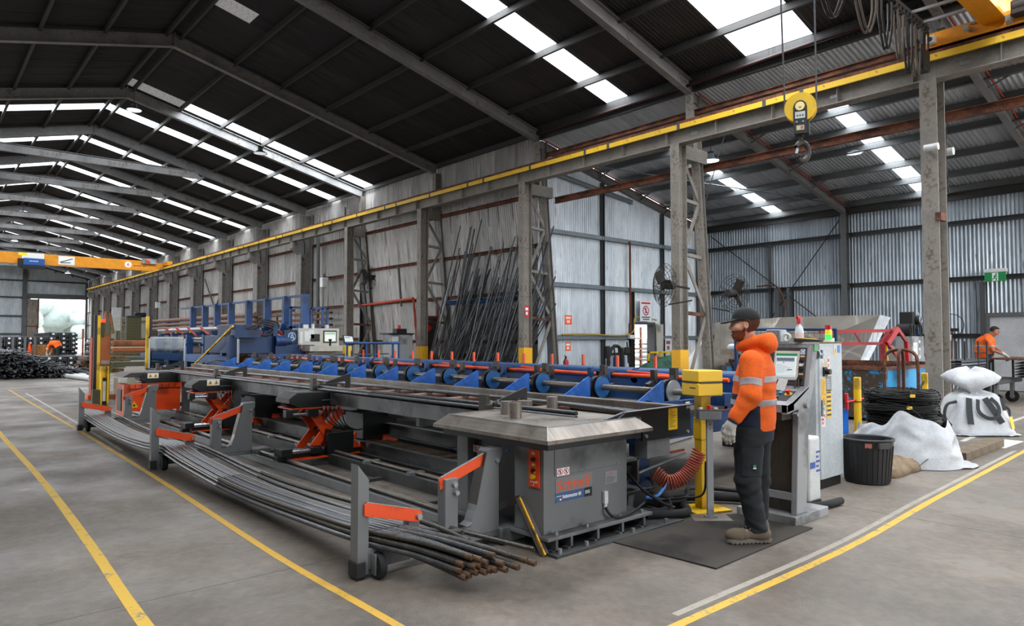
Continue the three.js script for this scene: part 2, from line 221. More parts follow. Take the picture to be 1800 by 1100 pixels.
function slope(name, x0, x1, sgn, fn, z0, z1, lights, mats, from = null, topMats = null) {
  const dx = x1 - x0, dy = fn(x1) - fn(x0), L = Math.hypot(dx, dy), s = struct(name), geos = sheetSet(L), yl = V(dx, dy, 0).divideScalar(L), xl = V(0, 0, sgn), zl = xl.clone().cross(yl), B = new THREE.Matrix4().makeBasis(xl, yl, zl);
  const place = (o, z) => { o.quaternion.setFromRotationMatrix(B); o.position.set((x0 + x1) / 2, (fn(x0) + fn(x1)) / 2, z); };
  const D = new THREE.Matrix4().makeBasis(xl, yl.clone(), xl.clone().cross(yl));                                                   // an area light looks along its own -z, down
  for (const [a, b, lit] of spans(z0, z1, lights)) {
    if (lit === 2) { for (const [m, u0, u1] of [[[milkyDim], 0.02, 0.13], [mats(a), 0.13, 1]]) { const o = sheet(s, geos, m, a, b, (q) => {}); place(o, (a + b) / 2); o.scale.y = u1 - u0; o.position.set(lerp(x0, x1, (u0 + u1) / 2), lerp(fn(x0), fn(x1), (u0 + u1) / 2), (a + b) / 2); } continue; }
    if (lit && from && from[a] != null) {                                                                                          // strip that starts below the ridge
      const xs = from[a], f = (xs - x0) / dx, top = sheet(s, geos, topMats ?? [milkyDim], a, b, (o) => {}), low = sheet(s, geos, [milky], a, b, (o) => {}, 'skylight');
      for (const [o, u0, u1] of [[top, 0, f], [low, f, 1]]) { place(o, (a + b) / 2); o.scale.y = u1 - u0; o.position.set(lerp(x0, x1, (u0 + u1) / 2), lerp(fn(x0), fn(x1), (u0 + u1) / 2), (a + b) / 2); }
      skylamp(b - a > 0 ? b - a : a - b, L * (1 - f), V(lerp(x0, x1, (f + 1) / 2), lerp(fn(x0), fn(x1), (f + 1) / 2) - 0.04, (a + b) / 2), D); continue;
    }
    sheet(s, geos, lit ? [milky] : mats((a + b) / 2), a, b, place, lit ? 'skylight' : 'sheet');
    if (lit) skylamp(Math.abs(a - b), L, V((x0 + x1) / 2, (fn(x0) + fn(x1)) / 2 - 0.04, (a + b) / 2), D);
  }
  return s;
}
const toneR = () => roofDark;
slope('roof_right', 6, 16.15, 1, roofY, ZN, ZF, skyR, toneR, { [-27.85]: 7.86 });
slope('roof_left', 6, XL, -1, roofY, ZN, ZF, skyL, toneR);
slope('roof_annex', 15.85, 25.65, 1, roofAY, ZNA, ZC, [[-1.9, -2.7], [-7.8, -8.35], [-13.05, -13.55]], () => roofAnnex, { [-7.8]: 17.9, [-13.05]: 18.4 }, roofAnnex);
struct('ridge_cap', prism([[5.7, roofY(5.7) + 0.03], [6, roofY(6) + 0.06], [6.3, roofY(6.3) + 0.03], [6.3, roofY(6.3) + 0.05], [6, roofY(6) + 0.08], [5.7, roofY(5.7) + 0.05]], ZF, ZN), M.darkcol);
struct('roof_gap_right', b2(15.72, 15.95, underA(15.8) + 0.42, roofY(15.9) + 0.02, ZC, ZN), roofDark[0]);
// purlins and portal frames
{
  const pr = struct('purlin_right'), pl = struct('purlin_left'), pa = struct('purlin_annex');
  for (const x of [6.2, 7.85, 9.42, 11.1, 12.82, 14.48, 15.95]) for (const [p, xx] of [[pr, x], [pl, 12 - x]]) { const y = roofY(xx) - 0.02, g = [b2(xx - 0.03, xx + 0.03, y - 0.17, y, ZF, ZN), b2(xx - 0.05, xx + 0.03, y - 0.18, y - 0.165, ZF, ZN)]; mesh('purlin', g, M.purlin, p); }
  for (const x of [17.3, 18.85, 20.0, 21.2, 22.75, 24.1, 25.3]) { const y = roofAY(x) - 0.02; mesh('purlin', [b2(x - 0.03, x + 0.03, y - 0.19, y, ZC, ZNA), b2(x - 0.09, x + 0.03, y - 0.2, y - 0.185, ZC, ZNA)], M.purlinA, pa); }
  for (const z of FRAMES) {
    const blue = z < -27 && z > -90, m = blue ? M.frameBlue : M.frame, n = V(-0.247, 1, 0).normalize(), h = 0.36;
    const fr = struct('portal_frame'), q = (x) => V(x, under(x) + h / 2, z);
    mesh('rafter', ibeam(q(6), q(15.85), h, 0.2, 0.018, 0.012), m, fr); mesh('rafter', ibeam(q(6), q(XL), h, 0.2, 0.018, 0.012), m, fr);
    mesh('apex_plate', [b2(5.985, 6.015, under(6) - 0.03, under(6) + h + 0.06, z - 0.11, z + 0.11)], m, fr);
    mesh('column', ibeam(V(XL + 0.25, 0, z), V(XL + 0.25, under(XL), z), 0.4, 0.2, 0.02, 0.014, V(1, 0, 0)), m, fr);
    if (z < -32) mesh('tie_beam', [...ibeam(V(1.6, 9.42, z + 0.14), V(10.2, 9.42, z + 0.14), 0.34, 0.16, 0.016, 0.012), prism([[10.2, 9.25], [10.55, 9.25], [10.2, 9.58]], z + 0.13, z + 0.15)], M.frameBlue, fr);
    if (z > ZC - 1 && z < ZNA) {
      const qa = (x) => V(x, underA(x) + 0.13, z - 0.02); mesh('annex_rafter', ibeam(qa(15.9), qa(25.4), 0.26, 0.16, 0.014, 0.01), M.frame, fr);
      mesh('annex_column', ibeam(V(25.28, 0, z), V(25.28, underA(25.3), z), 0.26, 0.2, 0.014, 0.01, V(1, 0, 0)), M.darkcol, fr);
      for (const x of [18.85, 21.2, 22.75]) mesh('fly_brace', bar(V(x, underA(x) + 0.03, z), V(x + 0.02, roofAY(x) - 0.2, z + 0.5), 0.04, 0.04), M.purlinA, fr);
      if (z > ZC + 1 || 1) mesh('cable', tube([[16, underA(16) + 0.3, z + 0.1], [19, underA(19) + 0.29, z + 0.1], [22, underA(22) + 0.28, z + 0.1], [25.1, underA(25.1) + 0.27, z + 0.1]], 0.022, 20, 6), mat(0xa5361f, { r: 0.5 }), fr);
    }
  }
}
// eaves beam and the rusty pipe along it
struct('eaves_beam', [channel(V(15.85, 8.42, ZN), V(15.85, 8.42, ZC), 0.28, 0.1).flat()], M.purlin);
tag(mesh('conduit_pipe', tube([[15.62, 8.5, 6], [15.62, 8.42, -2], [15.62, 8.47, -6], [15.62, 8.4, -10.6], [15.62, 8.4, -16.4]], 0.045, 60, 8), mat(0x7a3d28, { r: 0.7, map: T.rust, s: 0.6 })), 'reddish brown pipe running along under the eaves of the high roof', 'pipe');
tag(mesh('rail_beam', ibeam(V(16.4, 6.28, 9), V(16.4, 6.28, -16.5), 0.2, 0.12), M.rust), 'rusty beam running below the low roof just behind the crane runway', 'beam');
tag(mesh('rail_beam', ibeam(V(15.98, 7.75, 9), V(15.98, 7.75, -16.5), 0.14, 0.1), M.rust), 'thin rusty beam high up between the column heads of the crane runway', 'beam');
// walls
const wallR = struct('wall_right'), wallC = struct('wall_cross'), wallA = struct('wall_annex'), wallL = struct('wall_left'), wallF = struct('wall_far'), wallN = struct('wall_near');
{
  const upright = (ry) => (o, c) => { o.rotation.set(0, ry, 0); };
  // right wall behind the trestles leans; further on it stands upright
  const lean = Math.atan2(0.75, 6.6), Llean = 6.6 / Math.cos(lean), gl = sheetSet(Llean + 0.1), gu = sheetSet(2.3), gs = sheetSet(8.85);
  const zs = spans(ZC - 0.05, -29.5, []), zf = spans(-29.5, ZF, []);
  for (const [a, b] of zs) {
    sheet(wallR, gl, zincOld, a, b, (o, z) => { o.rotation.order = 'ZYX'; o.rotation.set(0, -Math.PI / 2, -(-lean)); o.position.set(16.42, 3.3, z); });
    sheet(wallR, gu, zincOld, a, b, (o, z) => { o.rotation.set(0, -Math.PI / 2, 0); o.position.set(16.06, 7.65, z); });
  }
  for (const [a, b] of zf) sheet(wallR, gs, zincFar, a, b, (o, z) => { o.rotation.set(0, -Math.PI / 2, 0); o.position.set(16.2, 4.4, z); });
  const xl = (y) => 16.06 + Math.max(0, 6.6 - y) * 0.1136;
  for (const y of [1.5, 3.25, 4.8, 6.5, 7.4]) mesh('girt', channel(V(xl(y) - 0.08, y, ZC - 0.05), V(xl(y) - 0.08, y, -29.5), 0.13, 0.1).flat(), M.rust, wallR);
  for (const y of [1.6, 3.2, 4.7, 6.5, 7.5]) mesh('girt', channel(V(16.1, y, -29.5), V(16.1, y, ZF), 0.13, 0.1).flat(), M.rust, wallR);
  for (const z of FRAMES) if (z < -29) {
    const c = mesh('column', [b2(15.45, 15.5, 0, 6.1, z - 0.3, z + 0.3), b2(15.5, 16.1, 0, 8.15, z - 0.02, z + 0.02), b2(16.05, 16.1, 0, 8.2, z - 0.3, z + 0.3), b2(15.7, 15.74, 6.1, 8.1, z - 0.16, z + 0.16)], M.wallcol, wallR);
    mesh('corbel', [prism([[15.05, 6.35], [15.06, 6.68], [15.75, 6.68], [15.75, 5.8]], z - 0.16, z + 0.16)], M.wallcol, wallR);
  }
  mesh('brace', [bar(V(16.0, 5.9, -51.6), V(16.0, 2.8, -48.5), 0.08, 0.08), bar(V(16.0, 5.9, -47.2), V(16.0, 3.6, -49.3), 0.08, 0.08)], M.girtdark, wallR);
  mesh('corner_post', bar(V(16.78, 0, -29.45), V(16.02, 6.7, -29.45), 0.5, 0.12, V(1, 0, 0)), M.darkcol, wallR);
  mesh('downpipe', [cylY(0.05, 8, 15.9, 4, -30.4, 10), cylY(0.09, 8, 15.85, 4, -33.2, 10)], M.darkcol, wallR);
  struct('wall_right_core', b2(16.95, 17.2, 0, 8.75, ZC - 0.3, ZF), M.darkcol);
  // cross wall at the end of the low side bay, its top following the rafter
  for (const [a, b] of spans(25.5, 16.0, [])) {
    const x = (a + b) / 2, h0 = 0, hTop = underA(Math.min(a, b)) + 0.1, door = x > 20.95 && x < 22.25, y0 = door ? 2.2 : 0, H = hTop - y0, g = ready(wave(H));
    const uv = g.attributes.uv, du = rnd() * 3; for (let i = 0; i < uv.count; i++) uv.setX(i, uv.getX(i) + du);
    sheet(wallC, [g], zincs, a, b, (o, xx) => { o.position.set(xx, y0 + H / 2, ZC); });
  }
  const gh = (y, x1 = 25.4) => mesh('girt', channel(V(16.2 + Math.max(0, 6.6 - y) * 0.08, y, ZC + 0.09), V(x1, y, ZC + 0.09), 0.15, 0.12).flat(), M.girt, wallC);
  gh(5.3); gh(3.48); mesh('girt', [channel(V(16.7, 1.66, ZC + 0.09), V(20.95, 1.66, ZC + 0.09), 0.15, 0.12), channel(V(22.5, 1.66, ZC + 0.09), V(25.4, 1.66, ZC + 0.09), 0.15, 0.12)].flat(2), M.girt, wallC);
  mesh('girt', [ibeam(V(16.3, 7.35, ZC + 0.1), V(20.9, 6.85, ZC + 0.1), 0.14, 0.1)].flat(2), M.girt, wallC);
  for (const x of [19.15, 22.75, 20.85]) mesh('post', channel(V(x, x === 20.85 ? 0 : 0, ZC + 0.1), V(x, x === 20.85 ? 3.48 : underA(x), ZC + 0.1), 0.12, 0.12, 0.01, V(1, 0, 0)).flat(), x === 20.85 ? M.timberdark : M.girtdark, wallC);
  mesh('corner_flashing', [bar(V(16.62, 0, ZC + 0.12), V(16.02, 8.0, ZC + 0.12), 0.13, 0.02), bar(V(16.55, 0, ZC + 0.14), V(15.95, 8.0, ZC + 0.14), 0.12, 0.26)], M.darkcol, wallC);
  // low side wall
  const ga = sheetSet(6.4); for (const [a, b] of spans(ZNA, ZC, [])) {
    const z = (a + b) / 2; if (z < -4 && z > -6.45) { const g = ready(wave(3.95)); sheet(wallA, [g], zincSide, a, b, (o, c) => { o.rotation.y = -Math.PI / 2; o.position.set(XA, 2.38 + 1.97, c); }); continue; }
    sheet(wallA, ga, zincSide, a, b, (o, c) => { o.rotation.y = -Math.PI / 2; o.position.set(XA, 3.2, c); });
  }
  for (const y of [3.52, 5.33]) mesh('girt', channel(V(XA - 0.1, y, ZNA), V(XA - 0.1, y, ZC), 0.15, 0.14).flat(), M.girtdark, wallA);
  mesh('girt', channel(V(XA - 0.1, 1.7, -6.5), V(XA - 0.1, 1.7, ZC), 0.15, 0.14).flat(), M.girtdark, wallA);
  mesh('eaves_beam', channel(V(XA - 0.12, 6.2, ZNA), V(XA - 0.12, 6.2, ZC), 0.24, 0.1).flat(), M.purlin, wallA);
  mesh('post', [b2(XA - 0.16, XA - 0.04, 0, 3.4, -6.62, -6.5)], M.girtdark, wallA); mesh('post', [b2(XA - 0.12, XA - 0.04, 1.7, 5.3, -13.7, -13.6), b2(XA - 0.2, XA - 0.04, 0, 3.5, -12.95, -12.75)], M.girtdark, wallA);
  mesh('brace', [rod(V(XA - 0.2, 5.9, -16.2), V(XA - 0.2, 2.2, -11.5), 0.02), rod(V(XA - 0.2, 5.9, -10.9), V(XA - 0.2, 1.6, -14.2), 0.02)], M.rubber, wallA);
  mesh('brace', [rod(V(XA - 1, underA(24) + 0.1, -11), V(18, underA(18) + 0.1, -16.2), 0.018), rod(V(XA - 1, underA(24) + 0.1, -16.2), V(18, underA(18) + 0.1, -11), 0.018)], M.girt, wallA);
  const d1 = struct('door_1'); mesh('door_panel', rb2(XA - 0.06, XA + 0.0, 0.02, 2.3, -6.4, -4.0, 0.01), mat(0xc9cacd, { r: 0.5, map: T.mottle, s: 1.6 }), d1); mesh('frame', [b2(XA - 0.12, XA, 2.3, 2.42, -6.5, -3.9), b2(XA - 0.12, XA, 0, 2.3, -6.5, -6.4), b2(XA - 0.12, XA, 0, 2.3, -4.0, -3.9)], M.darkcol, d1);
  struct('wall_right_near', b2(15.9, 16.1, 0, 8.9, ZNA, ZN), zincOld[0]); struct('yard', b2(16.3, 60, -0.4, -0.02, ZNA + 3, ZN + 60), mat(0xb5b0a8, { r: 0.9, map: T.mottle, s: 6 }));
  struct('wall_annex_core', b2(XA + 0.05, XA + 0.3, 0, 6.6, ZC - 0.2, ZNA), M.darkcol);
  struct('wall_cross_core', [b2(16.95, 20.97, 0, 6.9, ZC - 0.3, ZC - 0.05), b2(22.23, XA + 0.1, 0, 6.3, ZC - 0.3, ZC - 0.05), b2(20.97, 22.23, 2.17, 6.8, ZC - 0.3, ZC - 0.05)], M.darkcol);
  // doorway with its frame and swung-open door leaf
  const d2 = struct('door_2'); mesh('frame', [b2(20.9, 20.98, 0, 2.24, ZC - 0.1, ZC + 0.06), b2(22.22, 22.3, 0, 2.24, ZC - 0.1, ZC + 0.06), b2(20.9, 22.3, 2.17, 2.26, ZC - 0.1, ZC + 0.06)], M.darkcol, d2); mesh('door_leaf', rb2(22.28, 22.72, 0.02, 2.2, ZC + 0.1, ZC + 0.16, 0.01), mat(0xb8b6b1, { r: 0.6, map: T.dirty, s: 1.2 }), d2);
  // left and near walls (plain sheets; the near end stands open)
  const gL = sheetSet(8.6, { per: 4 }), gLo = sheetSet(3.1, { per: 4 }), OPEN = [[-17, -26.6], [-41, -52]];   // the long side stands open on the yard for (const [a, b] of spans(ZN, ZF, [])) { const open = OPEN.some(([p, q]) => (a + b) / 2 < p && (a + b) / 2 > q); sheet(wallL, open ? gLo : gL, zincOld, a, b, (o, z) => { o.rotation.y = Math.PI / 2; o.position.set(XL, open ? 7.05 : 4.3, z); }); }
  const core = []; let zc = ZN; for (const [p, q] of OPEN) { core.push(b2(XL - 0.3, XL - 0.05, 0, 8.7, p, zc), b2(XL - 0.3, XL - 0.05, 5.6, 8.7, q, p)); zc = q; } core.push(b2(XL - 0.3, XL - 0.05, 0, 8.7, ZF, zc)); struct('wall_left_core', core, M.darkcol);
  mesh('gable_sheet', prism([[XL, 5.6], [XR + 0.1, 5.6], [XR + 0.1, 8.6], [6, 11.1], [XL, 8.6]], ZN, ZN + 0.1), zincOld[0], wallN);
  mesh('gable_sheet', prism([[16.1, 5.9], [XA, 5.9], [XA, 6.4], [16.1, 8.3]], ZNA, ZNA + 0.1), zincOld[1], wallN); mesh('jamb', [b2(XL - 0.3, 6, 0, 5.6, ZN, ZN + 0.1), b2(15.5, 16.1, 0, 5.6, ZN, ZN + 0.1)], M.darkcol, wallN);
  // far gable with the tall doorway
  for (const [a, b] of spans(16.2, XL, [])) { const x = (a + b) / 2, y0 = x > 10.5 && x < 15.9 ? 6.35 : 0, H = under(x) + 0.6 - y0; const g = ready(wave(H, 0.8, 7, 0.018, 4)); sheet(wallF, [g], zincs, a, b, (o, c) => { o.position.set(c, y0 + H / 2, ZF); }); }
  for (const y of [2.2, 4.2, 6.3, 8.2]) mesh('girt', b2(XL, y > 6 ? 16 : 10.2, y - 0.08, y + 0.08, ZF + 0.05, ZF + 0.2), M.girtdark, wallF);
  mesh('post', [b2(9.75, 10.15, 0, 9.6, ZF + 0.05, ZF + 0.35), b2(15.85, 16.1, 0, 8.2, ZF + 0.05, ZF + 0.35)], M.darkcol, wallF); mesh('lintel', b2(10.1, 16, 6.3, 6.75, ZF + 0.02, ZF + 0.4), M.darkcol, wallF);
  const d3 = struct('door_3'); mesh('door_panel', b2(10.2, 11.2, 0, 6.1, ZF + 0.1, ZF + 0.25), mat(0x9b9087, { r: 0.7, map: T.galvold, s: 2 }), d3); mesh('frame', [b2(11.2, 11.32, 0, 6.2, ZF + 0.08, ZF + 0.28), b2(10.2, 11.25, 3.0, 3.12, ZF + 0.08, ZF + 0.28)], M.rust, d3);
  struct('wall_far_core', [b2(XL, 10.2, 0, 9.4, ZF - 0.3, ZF - 0.05), b2(10.2, 16.3, 6.4, 8.8, ZF - 0.3, ZF - 0.05)], M.darkcol);
  struct('yard', b2(-60, 80, -0.4, -0.02, ZF - 120, ZF - 0.3), mat(0xb5b0a8, { r: 0.9, map: T.mottle, s: 6 })); struct('yard', b2(17.3, 60, -0.4, -0.02, ZC - 0.3, -60), mat(0xb5b0a8, { r: 0.9, map: T.mottle, s: 6 })); struct('yard', b2(-60, XL - 0.3, -0.4, -0.02, ZF, ZN + 0.3), mat(0xa9a49c, { r: 0.9, map: T.mottle, s: 6 })); struct('yard', b2(-60, 60, -0.4, -0.02, ZN + 60, ZN + 0.3), mat(0xb5b0a8, { r: 0.9, map: T.mottle, s: 6 }));
}
// trestle columns
function trestle(z, label, base = true) {
  const t = thing('trestle_column', label, 'column', [15.22, 0, z], 0);
  mesh('front_leg', [b2(-0.165, 0.165, 0, 6.72, -0.012, 0.012), b2(-0.18, -0.16, 0, 6.72, -0.13, 0.13), b2(0.16, 0.18, 0, 6.72, -0.13, 0.13)], M.column, t);
  mesh('rear_leg', [bar(V(1.4, 0, 0), V(0.84, 6.5, 0), 0.03, 0.18, V(0, 0, 1)), bar(V(1.49, 0, 0), V(0.93, 6.5, 0), 0.24, 0.02, V(1, 0, 0)), bar(V(1.31, 0, 0), V(0.75, 6.5, 0), 0.24, 0.02, V(1, 0, 0))], M.column, t);
  mesh('cap_beam', [b2(0.18, 1.15, 6.36, 6.72, -0.13, 0.13)], M.column, t);
  const xr = (y) => 1.31 - 0.56 * y / 6.5, ys = [0.15, 1.9, 2.35, 3.85, 5.3, 6.3];
  for (const y of [2.3, 3.85, 5.3]) mesh('strut', bar(V(0.18, y, 0), V(xr(y), y - 0.05, 0), 0.09, 0.09), y < 3 ? M.rust : M.column, t);
  for (const [a, b] of [[0.2, 2.2, 0], [3.75, 2.35], [3.95, 5.25], [6.3, 5.35]].map((p) => [p[0], p[1]])) mesh('diagonal', bar(V(0.18, a, 0.04), V(xr(b), b, 0.04), 0.03, 0.11), M.column, t);
  mesh('upper_post', [b2(0.53, 0.9, 6.72, 8.25, -0.012, 0.012), b2(0.52, 0.54, 6.72, 8.25, -0.12, 0.12), b2(0.89, 0.91, 6.72, 8.25, -0.12, 0.12)], M.column, t);
  if (base) mesh('painted_base', [b2(-0.185, 0.185, 0.02, 1.32, -0.135, 0.135)], mat(0xffffff, { r: 0.6, map: T.paint(0xe8ab1c, 0x6c6458, 191, 0.63), s: 0.8 }), t);
  return t;
}
trestle(-10.7, 'lattice trestle column with yellow painted base beside the round fans');
trestle(-16.7, 'lattice trestle column at the corner where the two sheet walls meet');
trestle(-22.7, 'lattice trestle column standing beside the grey floor cabinet');
trestle(-28.7, 'lattice trestle column behind the white control desk', false);
{
  const t = thing('crane_column', 'single worn steel column behind the blue scrap skip', 'column', [15.22, 0, -4.7]);
  mesh('post', [b2(-0.22, 0.22, 0, 6.72, -0.014, 0.014), b2(-0.24, -0.21, 0, 6.72, -0.15, 0.15), b2(0.21, 0.24, 0, 6.72, -0.15, 0.15)], M.column, t); mesh('bracket', [b2(-0.3, 0.02, 3.9, 4.05, 0.1, 0.2)], M.rust, t); mesh('spotlight', [cylZ(0.07, 0.24, -0.42, 5.3, 0.1, 12), cylZ(0.08, 0.24, 0.4, 5.35, 0.12, 12), b2(-0.4, 0.4, 5.28, 5.33, -0.05, 0)], M.white, t);
  mesh('cable', tube([[0.3, 6.1, 0.1], [0.28, 5.7, 0.15], [0.3, 5.35, 0.13], [0.28, 4.9, 0.15], [0.33, 4.5, 0.16]], 0.012, 20, 6), M.cable, t);
}
// crane runway with its yellow stripe and rail
{
  const t = thing('crane_runway', 'long grey steel crane runway beam with yellow stripe along its top', 'beam', [15.22, 0, 0]), L0 = 6.5, L1 = -89;
  mesh('girder', ibeam(V(0, 6.98, L0), V(0, 6.98, L1), 0.52, 0.3, 0.022, 0.016), M.column, t);
  for (let z = L0, i = 0; z > L1; i++) { const n = i % 3 === 1 ? 0.9 : 2.4, b = Math.max(L1, z - n + 0.09); mesh('stripe', b2(-0.2, -0.15, 7.07, 7.2, z, b), M.stripe, t); mesh('joint_strap', b2(-0.205, -0.15, 7.05, 7.22, b, b - 0.09), M.girtdark, t); z -= n; }
  mesh('rail', [b2(-0.05, 0.05, 7.24, 7.33, L0, L1), b2(-0.16, -0.12, 7.2, 7.27, L0, L1)], M.rust, t);
  const st = []; for (let z = L0 - 1; z > L1; z -= 1.5) st.push(b2(-0.14, -0.008, 6.74, 7.22, z - 0.006, z + 0.006)); mesh('stiffener', st, M.column, t).userData.kind = 'stuff';
  mesh('port', [-4.1, -6.6, -10.2, -17.1].map((z) => put(new THREE.CapsuleGeometry(0.055, 0.1, 4, 12).rotateX(Math.PI / 2).scale(0.1, 1, 1), -0.012, 6.93, z)), M.zinc, t);
}
// ---------------------------------------------------------------- bar bending line
// three wheeled cradles that carry the bars
function makeRack(label) {
  const t = thing('bar_cradle', label, 'bar rack', [2.28, 0, -4.2]);
  mesh('post', [prism([[0, 0.05], [0, 0.765], [0.085, 0.655], [0.085, 0.03], [0.05, 0.03]], -0.05, 0.05, 0.004)], M.machgrey, t);
  const foot = mesh('rubber_block', rb2(-0.012, 0.06, 0.02, 0.12, -0.058, 0.058, 0.006), M.rubber, t);
  mesh('base_beam', [rb2(0.05, 1.22, 0.075, 0.2, -0.045, 0.045, 0.006), rb2(0.06, 0.42, 0.06, 0.1, -0.045, 0.045, 0.006)], M.machgrey, t);
  const w = mesh('wheel', [cylX(0.085, 0.05, 0.14, 0.085, 0.075, 20)], M.rubber, t); mesh('hub', cylX(0.03, 0.06, 0.14, 0.085, 0.075, 12), M.zinc, w);
  mesh('axle_plate', [rb2(0.1, 0.112, 0.03, 0.17, 0.045, 0.11, 0.004)], M.machgrey, t);
  const l1 = mesh('latch_bar', [prism([[0.04, 0.425], [0.04, 0.5], [0.06, 0.512], [0.48, 0.398], [0.5, 0.375], [0.495, 0.325], [0.46, 0.315], [0.06, 0.42]].map(([x, y]) => [x, y]), 0.055, 0.069, 0.002)], M.orange, t);
  mesh('bolt', cylZ(0.02, 0.05, 0.465, 0.355, 0.07, 8), M.zinc, l1);
  mesh('bare_edge', [bar(V(0.06, 0.514, 0.062), V(0.48, 0.4, 0.062), 0.014, 0.004)], M.zinc, l1);
  mesh('stub_post', rb2(0.405, 0.5, 0.12, 0.34, -0.035, 0.035, 0.006), M.machgrey, t);
  mesh('stub_post', [rb2(0.71, 0.83, 0.12, 0.575, -0.05, 0.05, 0.008)], M.machgrey, t);
  const l2 = mesh('latch_bar', [prism([[0.685, 0.5], [0.675, 0.57], [0.7, 0.59], [1.14, 0.735], [1.16, 0.66], [0.73, 0.515]], 0.01, 0.024, 0.002)], M.orange, t);
  mesh('bare_edge', bar(V(0.69, 0.588, 0.017), V(1.14, 0.737, 0.017), 0.016, 0.005), M.zinc, l2);
  each('bolt', [cylZ(0.02, 0.04, 0.79, 0.53, 0.055, 8), cylZ(0.018, 0.05, 0.8, 0.47, 0.06, 8)], M.zinc, t);
  const gus = mesh('gusset_post', [prism([[1.105, 0.755], [1.26, 0.762], [1.26, 0.7], [1.225, 0.63], [1.225, 0.12], [0.82, 0.12], [0.82, 0.19], [0.9, 0.195], [0.955, 0.225], [0.985, 0.3]], -0.05, 0.05, 0.004)], M.machgrey, t);
  mesh('worn_face', [bar(V(1.0, 0.345, 0), V(1.098, 0.735, 0), 0.104, 0.006, V(-1, 0.3, 0)), box(0.13, 0.006, 0.104, 0.88, 0.197, 0)], M.steeldark, gus); mesh('bolt', cylZ(0.018, 0.03, 1.2, 0.66, 0.055, 8), M.zinc, gus);
  mesh('end_box', [rb2(1.215, 1.47, 0.02, 0.145, -0.09, 0.09, 0.012)], M.machgrey, t);
  return t;
}
const rack = makeRack('grey bar cradle with orange latches nearest the bar ends');
copy(rack, [2.28, 0, -9.3], 0, 'grey bar cradle with orange latches, middle of the three');
copy(rack, [2.28, 0, -14], 0, 'grey bar cradle with orange latches, farthest, near the yellow light curtain posts');
// ribbed bar along a path, ribs modelled where it comes near
function ribbed(pts, r = 0.0182, near = -7.2) {
  const c = new THREE.CatmullRomCurve3(pts.map((p) => V(...p)), false, 'centripetal'); c.arcLengthDivisions = 600; const L = c.getLength(), st = [], pos = [], nor = [], PITCH = 0.0135; let s = 0;
  while (s < L) { if (c.getPointAt(Math.min(1, s / L)).z > near) { st.push([s, 0.95], [s + PITCH * 0.5, 0.95], [s + PITCH * 0.68, 1.1], [s + PITCH * 0.84, 1.1]); s += PITCH; } else { st.push([s, 1]); s += 0.2; } } st.push([L, 1]);
  const R = 9, ring = ([k, f], skew) => { const u = Math.min(1, k / L), p = c.getPointAt(u), t = c.getTangentAt(u), a = V(0, 1, 0).cross(t).normalize(), b = t.clone().cross(a); return [...Array(R)].map((_, i) => { const q = i / R * 2 * Math.PI, n = V().addScaledVector(a, Math.cos(q)).addScaledVector(b, Math.sin(q)); return [p.clone().addScaledVector(n, r * f).addScaledVector(t, skew * Math.sin(q + 0.6) * 0.006), n, t]; }); };
  let prev = null, pf = 1, pk = 0; const v = (q, sl) => { pos.push(...q[0].toArray()); const n = q[1].clone().addScaledVector(q[2], sl).normalize(); nor.push(n.x, n.y, n.z); };
  st.forEach((e, i) => { const q = ring(e, e[1] === 1 ? 0 : 1); if (prev) { const sl = clamp(-(e[1] - pf) * r / Math.max(1e-4, e[0] - pk), -1, 1) * 0.8; for (let j = 0; j < R; j++) { const k = (j + 1) % R; v(prev[j], sl); v(prev[k], sl); v(q[j], sl); v(prev[k], sl); v(q[k], sl); v(q[j], sl); } } prev = q; pf = e[1]; pk = e[0]; });
  for (const [u, d] of [[0, -1], [1, 1]]) { const q = ring([u * L, 1], 0), m = c.getPointAt(u), t = c.getTangentAt(u).multiplyScalar(d); for (let j = 0; j < R; j++) for (const p of d > 0 ? [m, q[j][0], q[(j + 1) % R][0]] : [m, q[(j + 1) % R][0], q[j][0]]) { pos.push(p.x, p.y, p.z); nor.push(t.x, t.y, t.z); } }
  const g = new THREE.BufferGeometry(); g.setAttribute('position', new THREE.BufferAttribute(new Float32Array(pos), 3)); g.setAttribute('normal', new THREE.BufferAttribute(new Float32Array(nor), 3)); return g;
}
const barMats = [0x737476, 0x696a6c, 0x808184, 0x716d67].map((c) => { const m = mat(c, { r: 0.34, m: 0.7, map: T.bar, s: 0.7 }); return m; });
